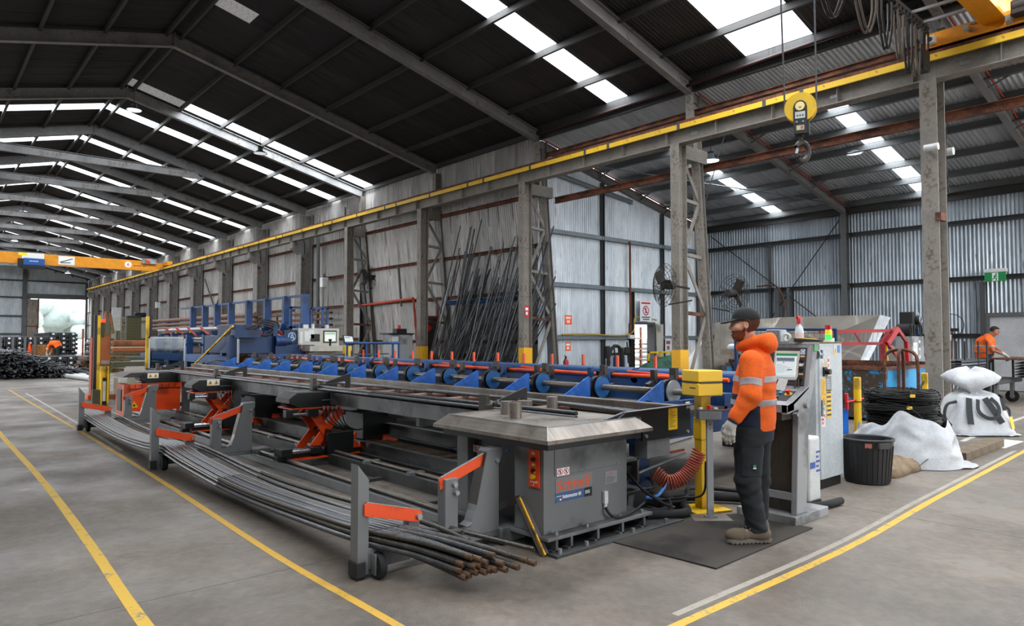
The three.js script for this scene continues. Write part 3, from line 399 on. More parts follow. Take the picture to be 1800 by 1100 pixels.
{
  const ends = [[2.728, 0.22, -3.493], [2.769, 0.206, -3.454], [2.836, 0.23, -3.405], [2.986, 0.203, -3.263], [3.024, 0.185, -3.226], [2.941, 0.161, -3.291], [2.873, 0.182, -3.356], [2.883, 0.147, -3.339], [2.833, 0.146, -3.384], [2.681, 0.178, -3.524], [2.666, 0.14, -3.529], [2.684, 0.1, -3.503], [2.738, 0.165, -3.469], [2.765, 0.171, -3.453], [2.795, 0.189, -3.426], [2.783, 0.133, -3.423], [2.741, 0.13, -3.46], [2.71, 0.112, -3.49], [2.815, 0.14, -3.412], [2.8, 0.172, -3.43]];
  const rows = []; for (let i = 0; i < 7; i++) rows.push([2.392 + i * 0.0415, 0.219]); for (let i = 0; i < 7; i++) rows.push([2.4 + i * 0.04, 0.256]); for (let i = 0; i < 6; i++) rows.push([2.41 + i * 0.044, 0.293]);
  const order = ends.map((e, i) => i).sort((a, b) => ends[a][1] * 4 + ends[a][0] * 0.2 - ends[b][1] * 4 - ends[b][0] * 0.2);
  const lo = order.slice(0, 7).sort((a, b) => ends[a][0] - ends[b][0]), mid = order.slice(7, 14).sort((a, b) => ends[a][0] - ends[b][0]), hi = order.slice(14).sort((a, b) => ends[a][0] - ends[b][0]);
  [...lo, ...mid, ...hi].forEach((k, i) => {
    const e = ends[k], [x, y] = rows[i], sg = 0.085 + 0.02 * rnd(), j = () => rr(-0.006, 0.006);
    const xm = clamp(x + rr(-0.01, 0.01), 2.385, 2.65);
    const pts = [e, [lerp(e[0], x, 0.45), lerp(e[1], y, 0.55) + 0.004, lerp(e[2], -4.2, 0.5)], [x, y, -4.2], [xm, y - sg * 0.55, -5.2], [xm, y - sg, -6.75], [xm, y - sg * 0.55, -8.3], [x, y, -9.3], [x + j(), y - sg * 0.5, -10.2], [x + j(), y - sg * 0.85, -11.65], [x, y - sg * 0.4, -13.1], [x, y, -14], [x + 0.02, y + 0.01, -14.6 - rnd() * 0.25]];
    tag(mesh('steel_bar', ribbed(pts), pick(barMats)), 'long ribbed steel bar in the front bundle lying in the three grey cradles', 'steel bar', 'ribbed bars in the front bundle');
    mesh('rusty_end', orient(cylZ(0.0202, 0.05, 0, 0, 0.024, 10), V(...e), V(...pts[1])), M.barrust, scene.children[scene.children.length - 1]);
  });
  const second = [[[3.42, 0.1, -3.66], 3.0, 0.22], [[2.96, 0.25, -3.9], 2.86, 0.218], [[2.9, 0.235, -3.75], 2.9, 0.25]];
  second.forEach(([e, x, y]) => { const pts = [e, [x, y + 0.005, -4.25], [x - 0.06, y - 0.05, -6.7], [2.85, y, -9.3], [2.86, y - 0.05, -11.6], [2.88, y, -14], [2.9, y, -14.7]]; tag(mesh('steel_bar', ribbed(pts), pick(barMats)), 'ribbed steel bar lying loose behind the front bundle, beside the tall gussets', 'steel bar', 'loose bars behind the bundle'); });
}
// floor rails of the line
{
  const t = thing('floor_track', 'low grey floor track with bright steel rails under the orange scissor lifts', 'track', [3.6, 0, -4.9]);
  const z0 = 0, z1 = -11.6;
  mesh('front_rail', [b2(-0.08, 0.08, 0, 0.07, z0, z1)], M.machdark, t); mesh('rail_bar', [cylZ(0.026, 11.6, 0.0, 0.095, -5.8, 12)], M.steel, t); mesh('edge_strip', b2(-0.11, -0.095, 0.0, 0.085, z0, z1), M.zinc, t);
  mesh('rear_rail', [b2(0.52, 0.68, 0, 0.13, z0, z1)], M.machdark, t); mesh('rail_bar', [cylZ(0.022, 11.6, 0.6, 0.155, -5.8, 12)], M.steel, t);
  for (let z = -0.7; z > z1; z -= 1.35) mesh('crosstie', b2(0.08, 0.52, 0, 0.035, z - 0.03, z + 0.03), M.machdark, t);
  each('clamp', [...Array(12)].map((_, i) => b2(0.5, 0.7, 0.13, 0.165, -0.5 - i * 0.95, -0.56 - i * 0.95)), M.zinc, t);
  mesh('side_beam', channel(V(1.05, 0.16, z0), V(1.05, 0.16, z1), 0.17, 0.08).flat(), M.machgrey, t);
}
// bending table
{
  const t = thing('bending_table', 'grey bar bender with a sloped edge steel top and orange control strip', 'machine', [3.62, 0, -3.77]);
  // local: x right along the front, z into the hall is negative
  const top = mesh('table_top', (() => {
    const lo = [[-0.17, 0.22], [1.04, 0.22], [1.04, -1.2], [-0.17, -1.2]], hi = [[-0.08, 0.125], [0.93, 0.125], [0.93, -1.2], [-0.08, -1.1]], P = [], q = (a, b, c, d) => P.push(...a, ...b, ...c, ...a, ...c, ...d), A = (p, y) => [p[0], y, p[1]];
    for (let i = 0; i < 4; i++) { const j = (i + 1) % 4; q(A(lo[i], 0.873), A(lo[j], 0.873), A(hi[j], 0.955), A(hi[i], 0.955)); q(A(lo[i], 0.845), A(lo[j], 0.845), A(lo[j], 0.873), A(lo[i], 0.873)); }
    q(A(hi[0], 0.955), A(hi[1], 0.955), A(hi[2], 0.955), A(hi[3], 0.955)); q(A(lo[3], 0.845), A(lo[2], 0.845), A(lo[1], 0.845), A(lo[0], 0.845));
    const g = new THREE.BufferGeometry(); g.setAttribute('position', new THREE.BufferAttribute(new Float32Array(P), 3)); g.computeVertexNormals(); return g;
  })(), M.steel, t);
  mesh('bright_edge', [bar(V(-0.08, 0.956, 0.125), V(0.93, 0.956, 0.125), 0.008, 0.008), bar(V(-0.08, 0.956, 0.125), V(-0.08, 0.956, -1.1), 0.008, 0.008), bar(V(-0.17, 0.872, 0.22), V(-0.08, 0.955, 0.125), 0.008, 0.008)], M.zinc, top);
  mesh('skirt', [b2(-0.1, 0.97, 0.79, 0.846, -1.15, 0.15)], M.black, t);
  mesh('cabinet', [rb2(0, 0.97, 0.134, 0.8, -0.33, 0, 0.006), b2(0.08, 0.97, 0.134, 0.8, -1.15, -0.32)], M.machgrey, t);
  mesh('recess', [b2(0.06, 0.085, 0.16, 0.79, -0.9, -0.33)], M.black, t);
  mesh('leg', rb2(0, 0.12, 0.02, 0.8, -1.08, -0.93, 0.006), M.machgrey, t);
  const ap = mesh('access_panel', rb2(0.112, 0.86, 0.562, 0.78, -0.002, 0.006, 0.002), M.machgrey, t); each('screw', [[0.13, 0.575], [0.845, 0.575]].map(([x, y]) => cylZ(0.008, 0.006, x, y, 0.008, 8)), M.zinc, ap);
  mesh('base_flange', rb2(-0.04, 1.2, 0.108, 0.134, -1.2, 0.09, 0.004), M.machgrey, t);
  each('bolt', [0.08, 0.42, 0.82, 1.1].map((x) => cylY(0.016, 0.03, x, 0.147, 0.05, 6)), M.zinc, t);
  for (const x of [0.06, 0.22, 0.52, 0.82, 1.1]) mesh('foot', [b2(x - 0.012, x + 0.012, 0.02, 0.108, -0.1, 0.08), b2(x - 0.04, x + 0.012, 0.02, 0.03, -0.1, 0.08)], M.machgrey, t);
  mesh('ground_plate', b2(-0.02, 1.55, 0, 0.02, -1.2, 0.16), M.machdark, t); each('bolt', [0.05, 0.34, 0.9, 1.35].map((x) => cylY(0.018, 0.04, x, 0.035, 0.12, 6)), M.zinc, t);
  const cs = mesh('control_strip', rb2(-0.012, 0, 0.475, 0.765, -0.155, -0.035, 0.003), M.orange, t);
  mesh('button', [[0.735, 0], [0.69, 1], [0.65, 0], [0.605, 1]].filter((p) => p[1]).map(([y]) => cylX(0.016, 0.02, -0.02, y, -0.095, 14)), M.black, cs); mesh('button', [cylX(0.02, 0.024, -0.022, 0.56, -0.095, 16)], M.yellow, cs); each('indicator', [0.735, 0.65, 0.595].map((y) => rb2(-0.02, -0.01, y - 0.01, y + 0.01, -0.11, -0.08, 0.002)), mat(0xe0c05a, { r: 0.4 }), cs);
  plate('label', 0.1, 0.05, artmat(art(128, 64, (x) => { x.fillStyle = '#e8501a'; x.fillRect(0, 0, 128, 64); x.fillStyle = '#fff'; x.font = 'bold italic 30px sans-serif'; x.textAlign = 'center'; x.fillText('schnell', 64, 28); x.fillStyle = '#1d8a3d'; x.fillRect(52, 38, 8, 20); x.fillStyle = '#fff'; x.fillRect(60, 38, 8, 20); x.fillStyle = '#c22'; x.fillRect(68, 38, 8, 20); })), cs, [-0.013, 0.51, -0.095], [0, FX, 0]);
  const lg = art(512, 236, (x, w, h) => {
    x.fillStyle = '#7b7d7f'; x.fillRect(0, 0, w, h); x.fillStyle = '#e2501f'; x.font = 'bold italic 138px sans-serif'; x.save(); x.scale(0.98, 1); x.fillText('Schnell', 6, 122); x.restore(); x.fillStyle = '#3f5a86'; x.fillRect(0, 140, 400, 90); x.fillStyle = '#15171a'; x.fillRect(400, 140, 112, 90);
    x.fillStyle = '#fff'; x.font = 'bold 46px sans-serif'; x.save(); x.scale(0.78, 1); x.fillText('Robomaster 60', 122, 200); x.fillText('EVO', 528, 200); x.restore(); x.fillStyle = '#2f9a4a'; x.fillRect(40, 196, 18, 18); x.fillStyle = '#fff'; x.fillRect(58, 196, 18, 18); x.fillStyle = '#d33'; x.fillRect(76, 196, 18, 18); x.fillStyle = '#c9d2e2'; x.fillRect(12, 168, 70, 8);
  });
  plate('maker_sign', 0.41, 0.19, artmat(lg, 0.45), t, [0.327, 0.445, 0.002]);
  const no = art(128, 64, (x) => { x.fillStyle = '#f2f2f0'; x.fillRect(0, 0, 128, 64); for (const cx of [33, 95]) { x.fillStyle = '#222'; x.fillRect(cx - 6, 18, 12, 28); x.strokeStyle = '#cc1f2a'; x.lineWidth = 6; x.beginPath(); x.arc(cx, 32, 24, 0, 7); x.stroke(); x.beginPath(); x.moveTo(cx - 17, 15); x.lineTo(cx + 17, 49); x.stroke(); } });
  plate('warning_sign', 0.135, 0.058, artmat(no), t, [0.2, 0.585, 0.0075]); plate('warning_sign', 0.13, 0.058, artmat(no), t, [0.056, 0.67, -0.86], [0, FX, 0]);
  plate('rating_plate', 0.15, 0.1, artmat(art(128, 88, (x) => { x.fillStyle = '#8a8d90'; x.fillRect(0, 0, 128, 88); x.fillStyle = '#d8401f'; x.font = 'bold italic 20px sans-serif'; x.fillText('Schnell', 10, 24); x.fillStyle = '#4b4d50'; for (let i = 0; i < 5; i++) x.fillRect(10, 36 + i * 10, 60 + (i * 37) % 45, 4); })), t, [0.765, 0.47, 0.002]);
  const pl = mesh('plug', [rb2(0.655, 0.7, 0.27, 0.37, 0.0, 0.03, 0.006), cylY(0.016, 0.04, 0.677, 0.26, 0.015, 10)], M.white, t); mesh('cord', tube([[0.677, 0.25, 0.015], [0.68, 0.2, 0.05], [0.75, 0.155, 0.06], [0.95, 0.16, 0.06], [1.2, 0.19, 0.0]], 0.012, 30, 8), M.cable, pl);
  mesh('yellow_brace', [bar(V(-0.07, 0.39, -0.2), V(-0.05, 0.01, 0.06), 0.05, 0.012, V(1, 0, 0.4))], mat(0xffffff, { r: 0.6, map: T.paint(0xe3a51c, 0x5a5148, 201, 0.5), s: 0.5 }), t); mesh('brace_leg', [bar(V(-0.055, 0.39, -0.21), V(-0.035, 0.01, 0.045), 0.012, 0.07, V(1, 0, 0.4)), bar(V(-0.06, 0.385, -0.2), V(-0.02, 0.06, -0.95), 0.05, 0.014, V(1, 0, 0.1))], M.steeldark, t);
  mesh('bolt', cylX(0.012, 0.02, -0.01, 0.72, -0.4, 8), mat(0x2b6fd0, { r: 0.4 }), t);
  // pins standing in the top
  for (const [x, z, r, h] of [[0.16, -0.5, 0.054, 0.125], [0.3, -0.78, 0.05, 0.11], [0.8, -0.72, 0.05, 0.125], [0.72, -1.0, 0.07, 0.075]]) mesh('bending_pin', cylY(r, h, x, 0.955 + h / 2, z, 24), M.steel, t);
}
// cable junction boxes behind the table end
{
  const t = thing('junction_stand', 'dark valve and cable stand between the table and the yellow post', 'machine', [4.75, 0, -4.15]);
  mesh('frame', [b2(0.02, 0.1, 0, 0.75, -0.1, 0), b2(0.35, 0.6, 0, 0.78, -0.7, -0.5)], M.machdark, t); mesh('bracket', [b2(0.02, 0.32, 0.5, 0.52, 0, 0.14), b2(0.02, 0.04, 0.3, 0.52, 0, 0.14), b2(0.28, 0.31, 0.3, 0.52, 0, 0.14)], M.machgrey, t); mesh('valve', [rb2(0.08, 0.26, 0.34, 0.46, 0, 0.1, 0.01), rb2(0.04, 0.4, 0.06, 0.24, -0.15, 0.16, 0.015)], M.black, t); each('clip', [...Array(4)].map((_, i) => bar(V(0.05 + i * 0.02, 0.03, 0.2), V(0.09 + i * 0.02, 0.22, 0.2), 0.006, 0.006)), M.zinc, t);
}
// long bench with stock bars
{
  const t = thing('bar_bench', 'long grey roller bench running from the bending table into the hall', 'bench', [4.15, 0, -4.9]), z1 = -12.6;
  mesh('front_beam', [b2(0, 0.05, 0.76, 0.93, 0, z1), b2(0, 0.12, 0.915, 0.93, 0, z1)], M.machgrey, t); mesh('rear_channel', [b2(1.03, 1.05, 0.84, 1.01, 1.2, z1), b2(1.0, 1.1, 1.0, 1.012, 1.2, z1), b2(0.98, 1.05, 0.9, 0.91, 1.2, z1)], M.steel, t); mesh('bed', b2(0.5, 1.0, 0.86, 0.875, 1.2, z1), mat(0x8b7a6c, { r: 0.6, map: T.mill, s: 1 }), t);
  mesh('lower_beam', [...channel(V(0.85, 0.37, -0.4), V(0.85, 0.37, z1), 0.17, 0.08).flat(), b2(0.85, 0.9, 0.54, 0.58, 0, z1)], M.machgrey, t); mesh('walk_plank', rb2(0.6, 0.86, 0.2, 0.225, -0.9, -11.5, 0.006), M.timber, t);
  for (let z = -0.1; z > z1; z -= 0.72) mesh('roller', cylX(0.045, 0.88, 0.56, 0.895, z, 14), mat(0x8a5f50, { r: 0.55, map: T.mill, s: 0.4 }), t);
  for (const z of [-1.4, -4.2, -7, -9.8, -12.4]) mesh('leg', [...(z > -5 ? [] : [b2(0.02, 0.14, 0, 0.77, z - 0.06, z + 0.06)]), b2(0.85, 0.97, 0, 0.86, z - 0.06, z + 0.06), b2(0.02, 0.9, 0.66, 0.76, z - 0.03, z + 0.03)], M.machdark, t);
  // hold-down arms: a post and a cranked plate
  for (const z of [-0.12, -3.7, -7.5, -11.2]) {
    mesh('stop_post', [rb2(-0.12, -0.07, 0.93, 1.09, z - 0.05, z + 0.05, 0.006), rb2(-0.13, -0.04, 0.93, 1.0, z - 0.04, z + 0.06, 0.006)], M.steeldark, t);
    mesh('swing_arm', [prism([[0.02, 1.01], [0.42, 1.13], [0.44, 1.13], [0.44, 0.9], [0.37, 0.9], [0.37, 1.03], [0.1, 1.0], [0.02, 0.99]], z - 0.012, z + 0.012, 0.002), rb2(-0.02, 0.22, 0.93, 1.01, z + 0.03, z + 0.06, 0.004)], M.darkbit, t); mesh('pin', [cylY(0.012, 0.12, 0.05, 0.97, z + 0.03, 8), cylY(0.012, 0.1, -0.03, 0.98, z + 0.02, 8)], M.zinc, t);
  }
  const g = thing('guard_plate', 'black guard plate with a yellow warning label at the bench end', 'guard', [4.2, 0, -3.68]);
  mesh('plate', prism([[0, 0.956], [0.22, 1.0], [1.17, 1.012], [1.17, 0.74], [0.48, 0.74], [0.48, 0.956]], -0.01, 0.01, 0.002), mat(0x151617, { r: 0.4 }), g); mesh('folded_edge', [bar(V(0.22, 1.003, 0.02), V(1.17, 1.015, 0.02), 0.03, 0.006), bar(V(0.0, 0.962, 0.012), V(0.22, 1.0, 0.012), 0.008, 0.008), bar(V(0.16, 0.96, 0.014), V(0.25, 1.0, 0.014), 0.01, 0.006)], M.zinc, g); each('bolt', [[1.1, 0.99], [1.13, 0.99], [1.12, 0.77], [0.52, 0.78]].map(([x, y]) => cylZ(0.014, 0.02, x, y, 0.015, 10)), M.zinc, g);
  plate('warning_label', 0.13, 0.19, artmat(art(96, 144, (x) => { x.fillStyle = '#f0c419'; x.fillRect(0, 0, 96, 144); x.fillStyle = '#6b5a1a'; for (let i = 0; i < 10; i++) x.fillRect(10, 12 + i * 12, 30 + (i * 29) % 46, 4); })), g, [0.9, 0.9, 0.013]);
  mesh('under_box', rb2(0.58, 0.9, 0.58, 0.735, -0.16, -0.02, 0.006), M.zinc, g);
}
// stock bars on the bench
[[[4.2, 0.985, -3.98], [4.18, 0.985, -4.9], [4.12, 0.975, -9], [4.08, 0.97, -15.2]], [[4.17, 0.951, -3.95], [4.14, 0.953, -4.9], [4.07, 0.95, -9], [4.04, 0.945, -15.3]]].forEach((p) => tag(mesh('steel_bar', ribbed(p, 0.0185), barMats[1]), 'ribbed steel bar clamped on the bending table between the round pins', 'steel bar', 'pair of bars on the bending table'));
[[[5.12, 0.925, -3.72], [5.0, 0.955, -5], [4.9, 0.955, -10], [4.85, 0.955, -16.6]], [[5.06, 0.918, -3.74], [4.95, 0.955, -5], [4.84, 0.955, -10], [4.79, 0.955, -16.6]]].forEach((p) => tag(mesh('steel_bar', ribbed(p, 0.0175), barMats[2]), 'bright ribbed steel bar lying along the back edge of the long bench', 'steel bar', 'pair of bars along the bench channel'));
// scissor lifts
function makeLift(z, label, solid = false) {
  const t = thing('scissor_lift', label, 'lift table', [3.43, 0, z]);
  mesh('top_cover', (() => { const g = prism([[0.17, 0.8], [0.17, 0.85], [0.29, 0.925], [1.13, 0.925], [1.19, 0.89], [1.19, 0.75], [0.32, 0.735], [0.28, 0.75]], -0.42, 0, 0.004); return g; })(), M.black, t);
  mesh('worn_top', [b2(0.29, 1.1, 0.926, 0.93, -0.41, -0.01), bar(V(0.174, 0.853, -0.21), V(0.29, 0.928, -0.21), 0.4, 0.004)], M.steeldark, t);
  mesh('orange_edge', b2(0.2, 1.1, 0.72, 0.736, -0.42, 0.005), M.orange, t); mesh('rear_hook', [b2(1.19, 1.33, 0.79, 0.81, -0.1, -0.02), b2(1.31, 1.33, 0.72, 0.81, -0.1, -0.02), b2(1.12, 1.33, 0.72, 0.735, -0.1, -0.02)], M.zinc, t);
  if (!solid) {
    for (const zz of [-0.04, -0.36]) { mesh('scissor_arm', bar(V(0.5, 0.68, zz), V(0.86, 0.16, zz - 0.02), 0.03, 0.11, V(0.6, 0.4, 0)), M.orange, t); mesh('scissor_arm', bar(V(0.92, 0.68, zz - 0.04), V(0.48, 0.16, zz - 0.05), 0.03, 0.1, V(-0.6, 0.4, 0)), M.orange, t); }
    mesh('pivot_pin', cylZ(0.026, 0.5, 0.69, 0.42, -0.2, 12), M.black, t); each('cylinder', [cylX(0.018, 0.3, 0.32, 0.655, -0.03, 10), cylX(0.018, 0.3, 0.3, 0.2, 0, 10), cylX(0.018, 0.3, 0.28, 0.2, -0.12, 10)], M.chrome, t);
    each('bearing_block', [rb2(0.13, 0.22, 0.62, 0.72, -0.1, 0.01, 0.01), rb2(0.42, 0.56, 0.62, 0.72, -0.1, 0.01, 0.01), rb2(0.06, 0.2, 0.15, 0.25, -0.2, 0.06, 0.012), rb2(0.46, 0.6, 0.15, 0.24, -0.14, 0.05, 0.012), rb2(0.02, 0.14, 0.1, 0.16, -0.12, 0.02, 0.01)], M.black, t);
    mesh('base_rail', b2(0.16, 1.15, 0.09, 0.112, -0.42, 0.02), M.orange, t); mesh('base_frame', b2(0.2, 1.2, 0.112, 0.16, -0.4, -0.04), M.black, t); mesh('valve_cover', rb2(0.66, 1.03, 0.13, 0.4, -0.06, 0.06, 0.008), M.black, t);
    mesh('bracket', [prism([[1.05, 0.16], [1.05, 0.26], [1.12, 0.36], [1.16, 0.34], [1.1, 0.26], [1.18, 0.2], [1.18, 0.16]], -0.1, -0.06), b2(1.2, 1.5, 0.13, 0.24, -0.12, -0.08)], M.orange, t); const bx = mesh('power_box', rb2(1.2, 1.72, 0.26, 0.6, -0.5, 0, 0.008), M.black, t); mesh('dusty_lid', b2(1.2, 1.72, 0.6, 0.604, -0.5, 0), M.steeldark, bx); mesh('orange_foot', b2(1.5, 1.73, 0.2, 0.3, -0.02, 0.012), M.orange, t);
    each('hose', [0, 1, 2, 3, 4].map((i) => tube([[0.62 + i * 0.06, 0.72, 0.015], [0.64 + i * 0.06, 0.58, 0.05], [0.84 + i * 0.02, 0.45 + i * 0.01, 0.05], [1.1, 0.4, 0.0], [1.25, 0.4, -0.05]], 0.008, 18, 5)), M.cable, t); each('nipple', [0, 1, 2, 3, 4].map((i) => cylY(0.012, 0.05, 0.62 + i * 0.06, 0.72, 0.02, 8)), M.zinc, t); mesh('manifold', b2(0.6, 0.92, 0.815, 0.825, 0, 0.02), M.zinc, t);
  }
  return t;
}
const triangleSign = art(128, 64, (x) => { x.fillStyle = '#eceae4'; x.fillRect(0, 0, 128, 64); for (const cx of [33, 95]) { x.fillStyle = '#e6a51a'; x.beginPath(); x.moveTo(cx, 8); x.lineTo(cx + 26, 54); x.lineTo(cx - 26, 54); x.fill(); x.fillStyle = '#222'; x.fillRect(cx - 4, 26, 8, 20); } });
const lift = makeLift(-8.3, 'orange scissor lift with black top nearest to the bending table');
const lift2 = copy(lift, [3.35, 0, -11.9], 0, 'orange scissor lift with black top in the middle, half behind a tall gusset');
plate('warning_sign', 0.2, 0.1, artmat(triangleSign), lift2, [0.5, 0.885, 0.006]);
{
  const t = makeLift(-15, 'black topped lift with closed orange sides beside the mesh fence', true); t.position.x = 3.3;
  mesh('wide_top', prism([[-0.12, 0.86], [0.03, 0.94], [0.9, 0.95], [0.9, 0.9], [0.1, 0.85]], -1.0, -0.1, 0.004), M.steeldark, t);
  mesh('orange_side', [b2(0.02, 0.92, 0.2, 0.66, -0.05, -0.03), b2(0, 0.95, 0.64, 0.72, -0.02, 0.005), b2(0, 0.9, 0.2, 0.215, -0.05, 0.03), bar(V(0.86, 0.2, 0), V(0.92, 0.08, 0.05), 0.03, 0.04), bar(V(0.0, 0.2, 0), V(-0.02, 0.08, 0.04), 0.03, 0.04)], M.orange, t); mesh('end_panel', [b2(-0.1, 0.02, 0.1, 0.72, -0.7, -0.04)], M.orangedull, t); mesh('vent', b2(-0.115, -0.1, 0.2, 0.62, -0.55, -0.2), M.black, t); each('slot', [0.08, 0.2, 0.32, 0.44, 0.56, 0.68, 0.8].map((x) => b2(x, x + 0.012, 0.65, 0.715, 0, 0.008)), M.black, t);
  plate('warning_sign', 0.2, 0.1, artmat(triangleSign), t, [0.4, 0.88, 0.006]); plate('laser_sign', 0.16, 0.14, artmat(art(64, 56, (x) => { x.fillStyle = '#e8501a'; x.fillRect(0, 0, 64, 56); x.fillStyle = '#f0b81a'; x.beginPath(); x.moveTo(32, 2); x.lineTo(62, 54); x.lineTo(2, 54); x.fill(); x.fillStyle = '#222'; x.beginPath(); x.arc(32, 36, 8, 0, 7); x.fill(); })), t, [0.08, 0.33, -0.026]);
}
// blue roller line
{
  const t = thing('roller_line', 'blue roller line with discs, fins and an orange pipe behind the bench', 'conveyor', [5.4, 0, -4.2]);
  const zN = 0.15, zFar = -13;
  mesh('frame', [b2(0.1, 2.9, 0.55, 0.86, zN - 0.35, zFar), b2(1.15, 1.35, 0.86, 1.02, zN, zFar)], M.blue, t); mesh('end_plate', [b2(0.15, 2.7, 0.62, 0.95, zN - 0.36, zN - 0.3), b2(2.2, 2.7, 0.9, 1.15, zN - 0.4, zN + 0.1)], M.blue, t);
  for (let z = -0.3; z > zFar; z -= 3.1) mesh('leg', [b2(0.2, 0.35, 0, 0.56, z - 0.07, z + 0.07), b2(2.5, 2.65, 0, 0.56, z - 0.07, z + 0.07)], M.deepblue, t);
  mesh('dark_bed', b2(0.3, 1.2, 0.86, 0.89, zN, zFar), M.steeldark, t);
  for (let k = 0; k < 13; k++) {
    const z = -0.05 - k, f = mesh('fin', prism([[-0.06, 0.935], [-0.06, 1.0], [0.33, 1.185], [0.36, 1.175], [0.36, 0.935], [0.2, 0.935], [0.15, 0.985], [0.07, 1.0], [0.02, 0.98], [0.02, 0.94]], z - 0.006, z + 0.006, 0.002), M.finblue, t);
    const d = mesh('disc', cylZ(0.125, 0.014, 0.75, 1.04, z - 0.16, 28), k ? M.discblue : M.zinc, t); mesh('collar', cylZ(0.13, 0.05, 0.75, 1.04, z - 0.24, 12), M.black, d);
    mesh('shaft', cylZ(0.034, 0.76, 0.75, 1.04, z + 0.24 - (k ? 0 : 0.34), 14), M.steel, t); if (k > 0 && k % 5 === 4) mesh('guard_drum', put(new THREE.CylinderGeometry(0.14, 0.14, 0.4, 20, 1, true, -1.3, 2.6), 0.62, 1.0, z + 0.1, Math.PI / 2, 0, 0), mat(0x8c7468, { r: 0.55, map: T.mill, s: 0.6, side: 1 }), t);
    mesh('yoke', [bar(V(0.78, 1.1, z - 0.24), V(0.86, 1.2, z - 0.24), 0.06, 0.05), b2(0.84, 0.9, 1.18, 1.29, z - 0.28, z - 0.2)], M.steeldark, t);
    for (const dz of [-0.5, -0.78]) mesh('finger', [bar(V(1.1, 1.06, z + dz), V(1.22, 1.1, z + dz), 0.06, 0.04), b2(1.2, 1.26, 1.08, 1.24, z + dz - 0.03, z + dz + 0.03)], k % 2 ? M.blue : M.steeldark, t);
    mesh('tray', prism([[0.9, 0.98], [1.2, 1.04], [1.2, 1.06], [0.9, 1.0]], z - 0.85, z - 0.35), M.steeldark, t);
  }
  mesh('orange_pipe', cylZ(0.024, 12.9, 1.4, 1.15, -6.4, 12), M.orange, t); for (let k = 0; k < 6; k++) { const z = -0.9 - k * 2; mesh('orange_lever', rod(V(1.4, 1.15, z + 0.5), V(1.44, 1.2, z - 0.5), 0.022, 8, 0.012), M.orange, t); mesh('actuator', [b2(1.3, 1.5, 1.1, 1.19, z - 0.9, z - 0.7), b2(1.32, 1.36, 1.0, 1.12, z - 0.85, z - 0.82)], M.black, t); }
  for (let k = 0; k < 8; k++) { const z0 = zN - k * 1.66; mesh('trough', [put(new THREE.CylinderGeometry(0.1, 0.1, 1.56, 20), 1.75, 1.13, z0 - 0.8, Math.PI / 2), b2(1.66, 1.84, 1.0, 1.1, z0 - 0.02, z0 - 1.56)], M.blue, t); mesh('worn_strip', put(new THREE.CylinderGeometry(0.102, 0.102, 1.56, 12, 1, true, -0.5, 1.0), 1.75, 1.13, z0 - 0.8, Math.PI / 2, 0, Math.PI), M.zinc, t); }
  mesh('rear_rail', [b2(2.3, 2.4, 1.1, 1.2, zN + 0.3, zFar), b2(2.85, 2.95, 1.05, 1.16, zN + 0.3, zFar), b2(2.3, 2.95, 0.86, 1.05, zN, zFar)], M.blue, t);
  for (let k = 0; k < 17; k++) mesh('orange_stake', b2(3.58, 3.62, 1.0, 1.33, -2.6 - k * 0.78 - 0.02, -2.6 - k * 0.78 + 0.02), M.orange, t); mesh('stake_rail', b2(3.5, 3.7, 0.9, 1.02, -0.5, zFar - 2), M.blue, t); mesh('orange_stake', b2(3.58, 3.62, 1.0, 1.33, -1.0, -1.04), M.orange, t);
  plate('warning_plate', 0.34, 0.17, artmat(art(128, 64, (x) => { x.fillStyle = '#b8452a'; x.fillRect(0, 0, 128, 64); x.fillStyle = '#43201a'; x.font = 'bold 18px sans-serif'; x.fillText('WARNING', 18, 22); for (let i = 0; i < 4; i++) x.fillRect(14, 30 + i * 8, 90 - i * 9, 4); })), t, [1.62, 0.88, zN - 0.29]); plate('label', 0.1, 0.1, artmat(art(48, 48, (x) => { x.fillStyle = '#16202c'; x.fillRect(0, 0, 48, 48); x.fillStyle = '#e8e8e8'; x.fillRect(6, 8, 36, 8); x.fillRect(6, 22, 36, 6); x.fillRect(6, 34, 24, 6); })), t, [0.9, 0.9, zN - 0.29]);
}
// ---------------------------------------------------------------- control end of the line
{
  const t = thing('sensor_post', 'yellow post with a boxy yellow head and a dark slot', 'post', [5.68, 0, -3.75], -0.35);
  mesh('post', rb2(-0.055, 0.055, 0.02, 1.08, -0.055, 0.055, 0.008), M.yellow, t); mesh('base_plate', rb2(-0.2, 0.2, 0, 0.02, -0.17, 0.17, 0.005), M.yellow, t); const h = mesh('head_box', [rb2(-0.14, 0.14, 1.2, 1.31, -0.13, 0.13, 0.012), rb2(-0.14, 0.14, 1.07, 1.192, -0.13, 0.13, 0.012)], M.yellow, t);
  each('slot', [b2(-0.12, 0.12, 1.19, 1.202, -0.11, 0.133), b2(-0.143, 0.1, 1.19, 1.202, -0.1, 0.1)], M.black, h); mesh('lens', [b2(-0.142, -0.13, 1.14, 1.15, 0.0, 0.09)], M.black, h); mesh('collar', rb2(-0.062, 0.062, 0.66, 0.86, -0.062, 0.062, 0.006), M.yellow, t);
}
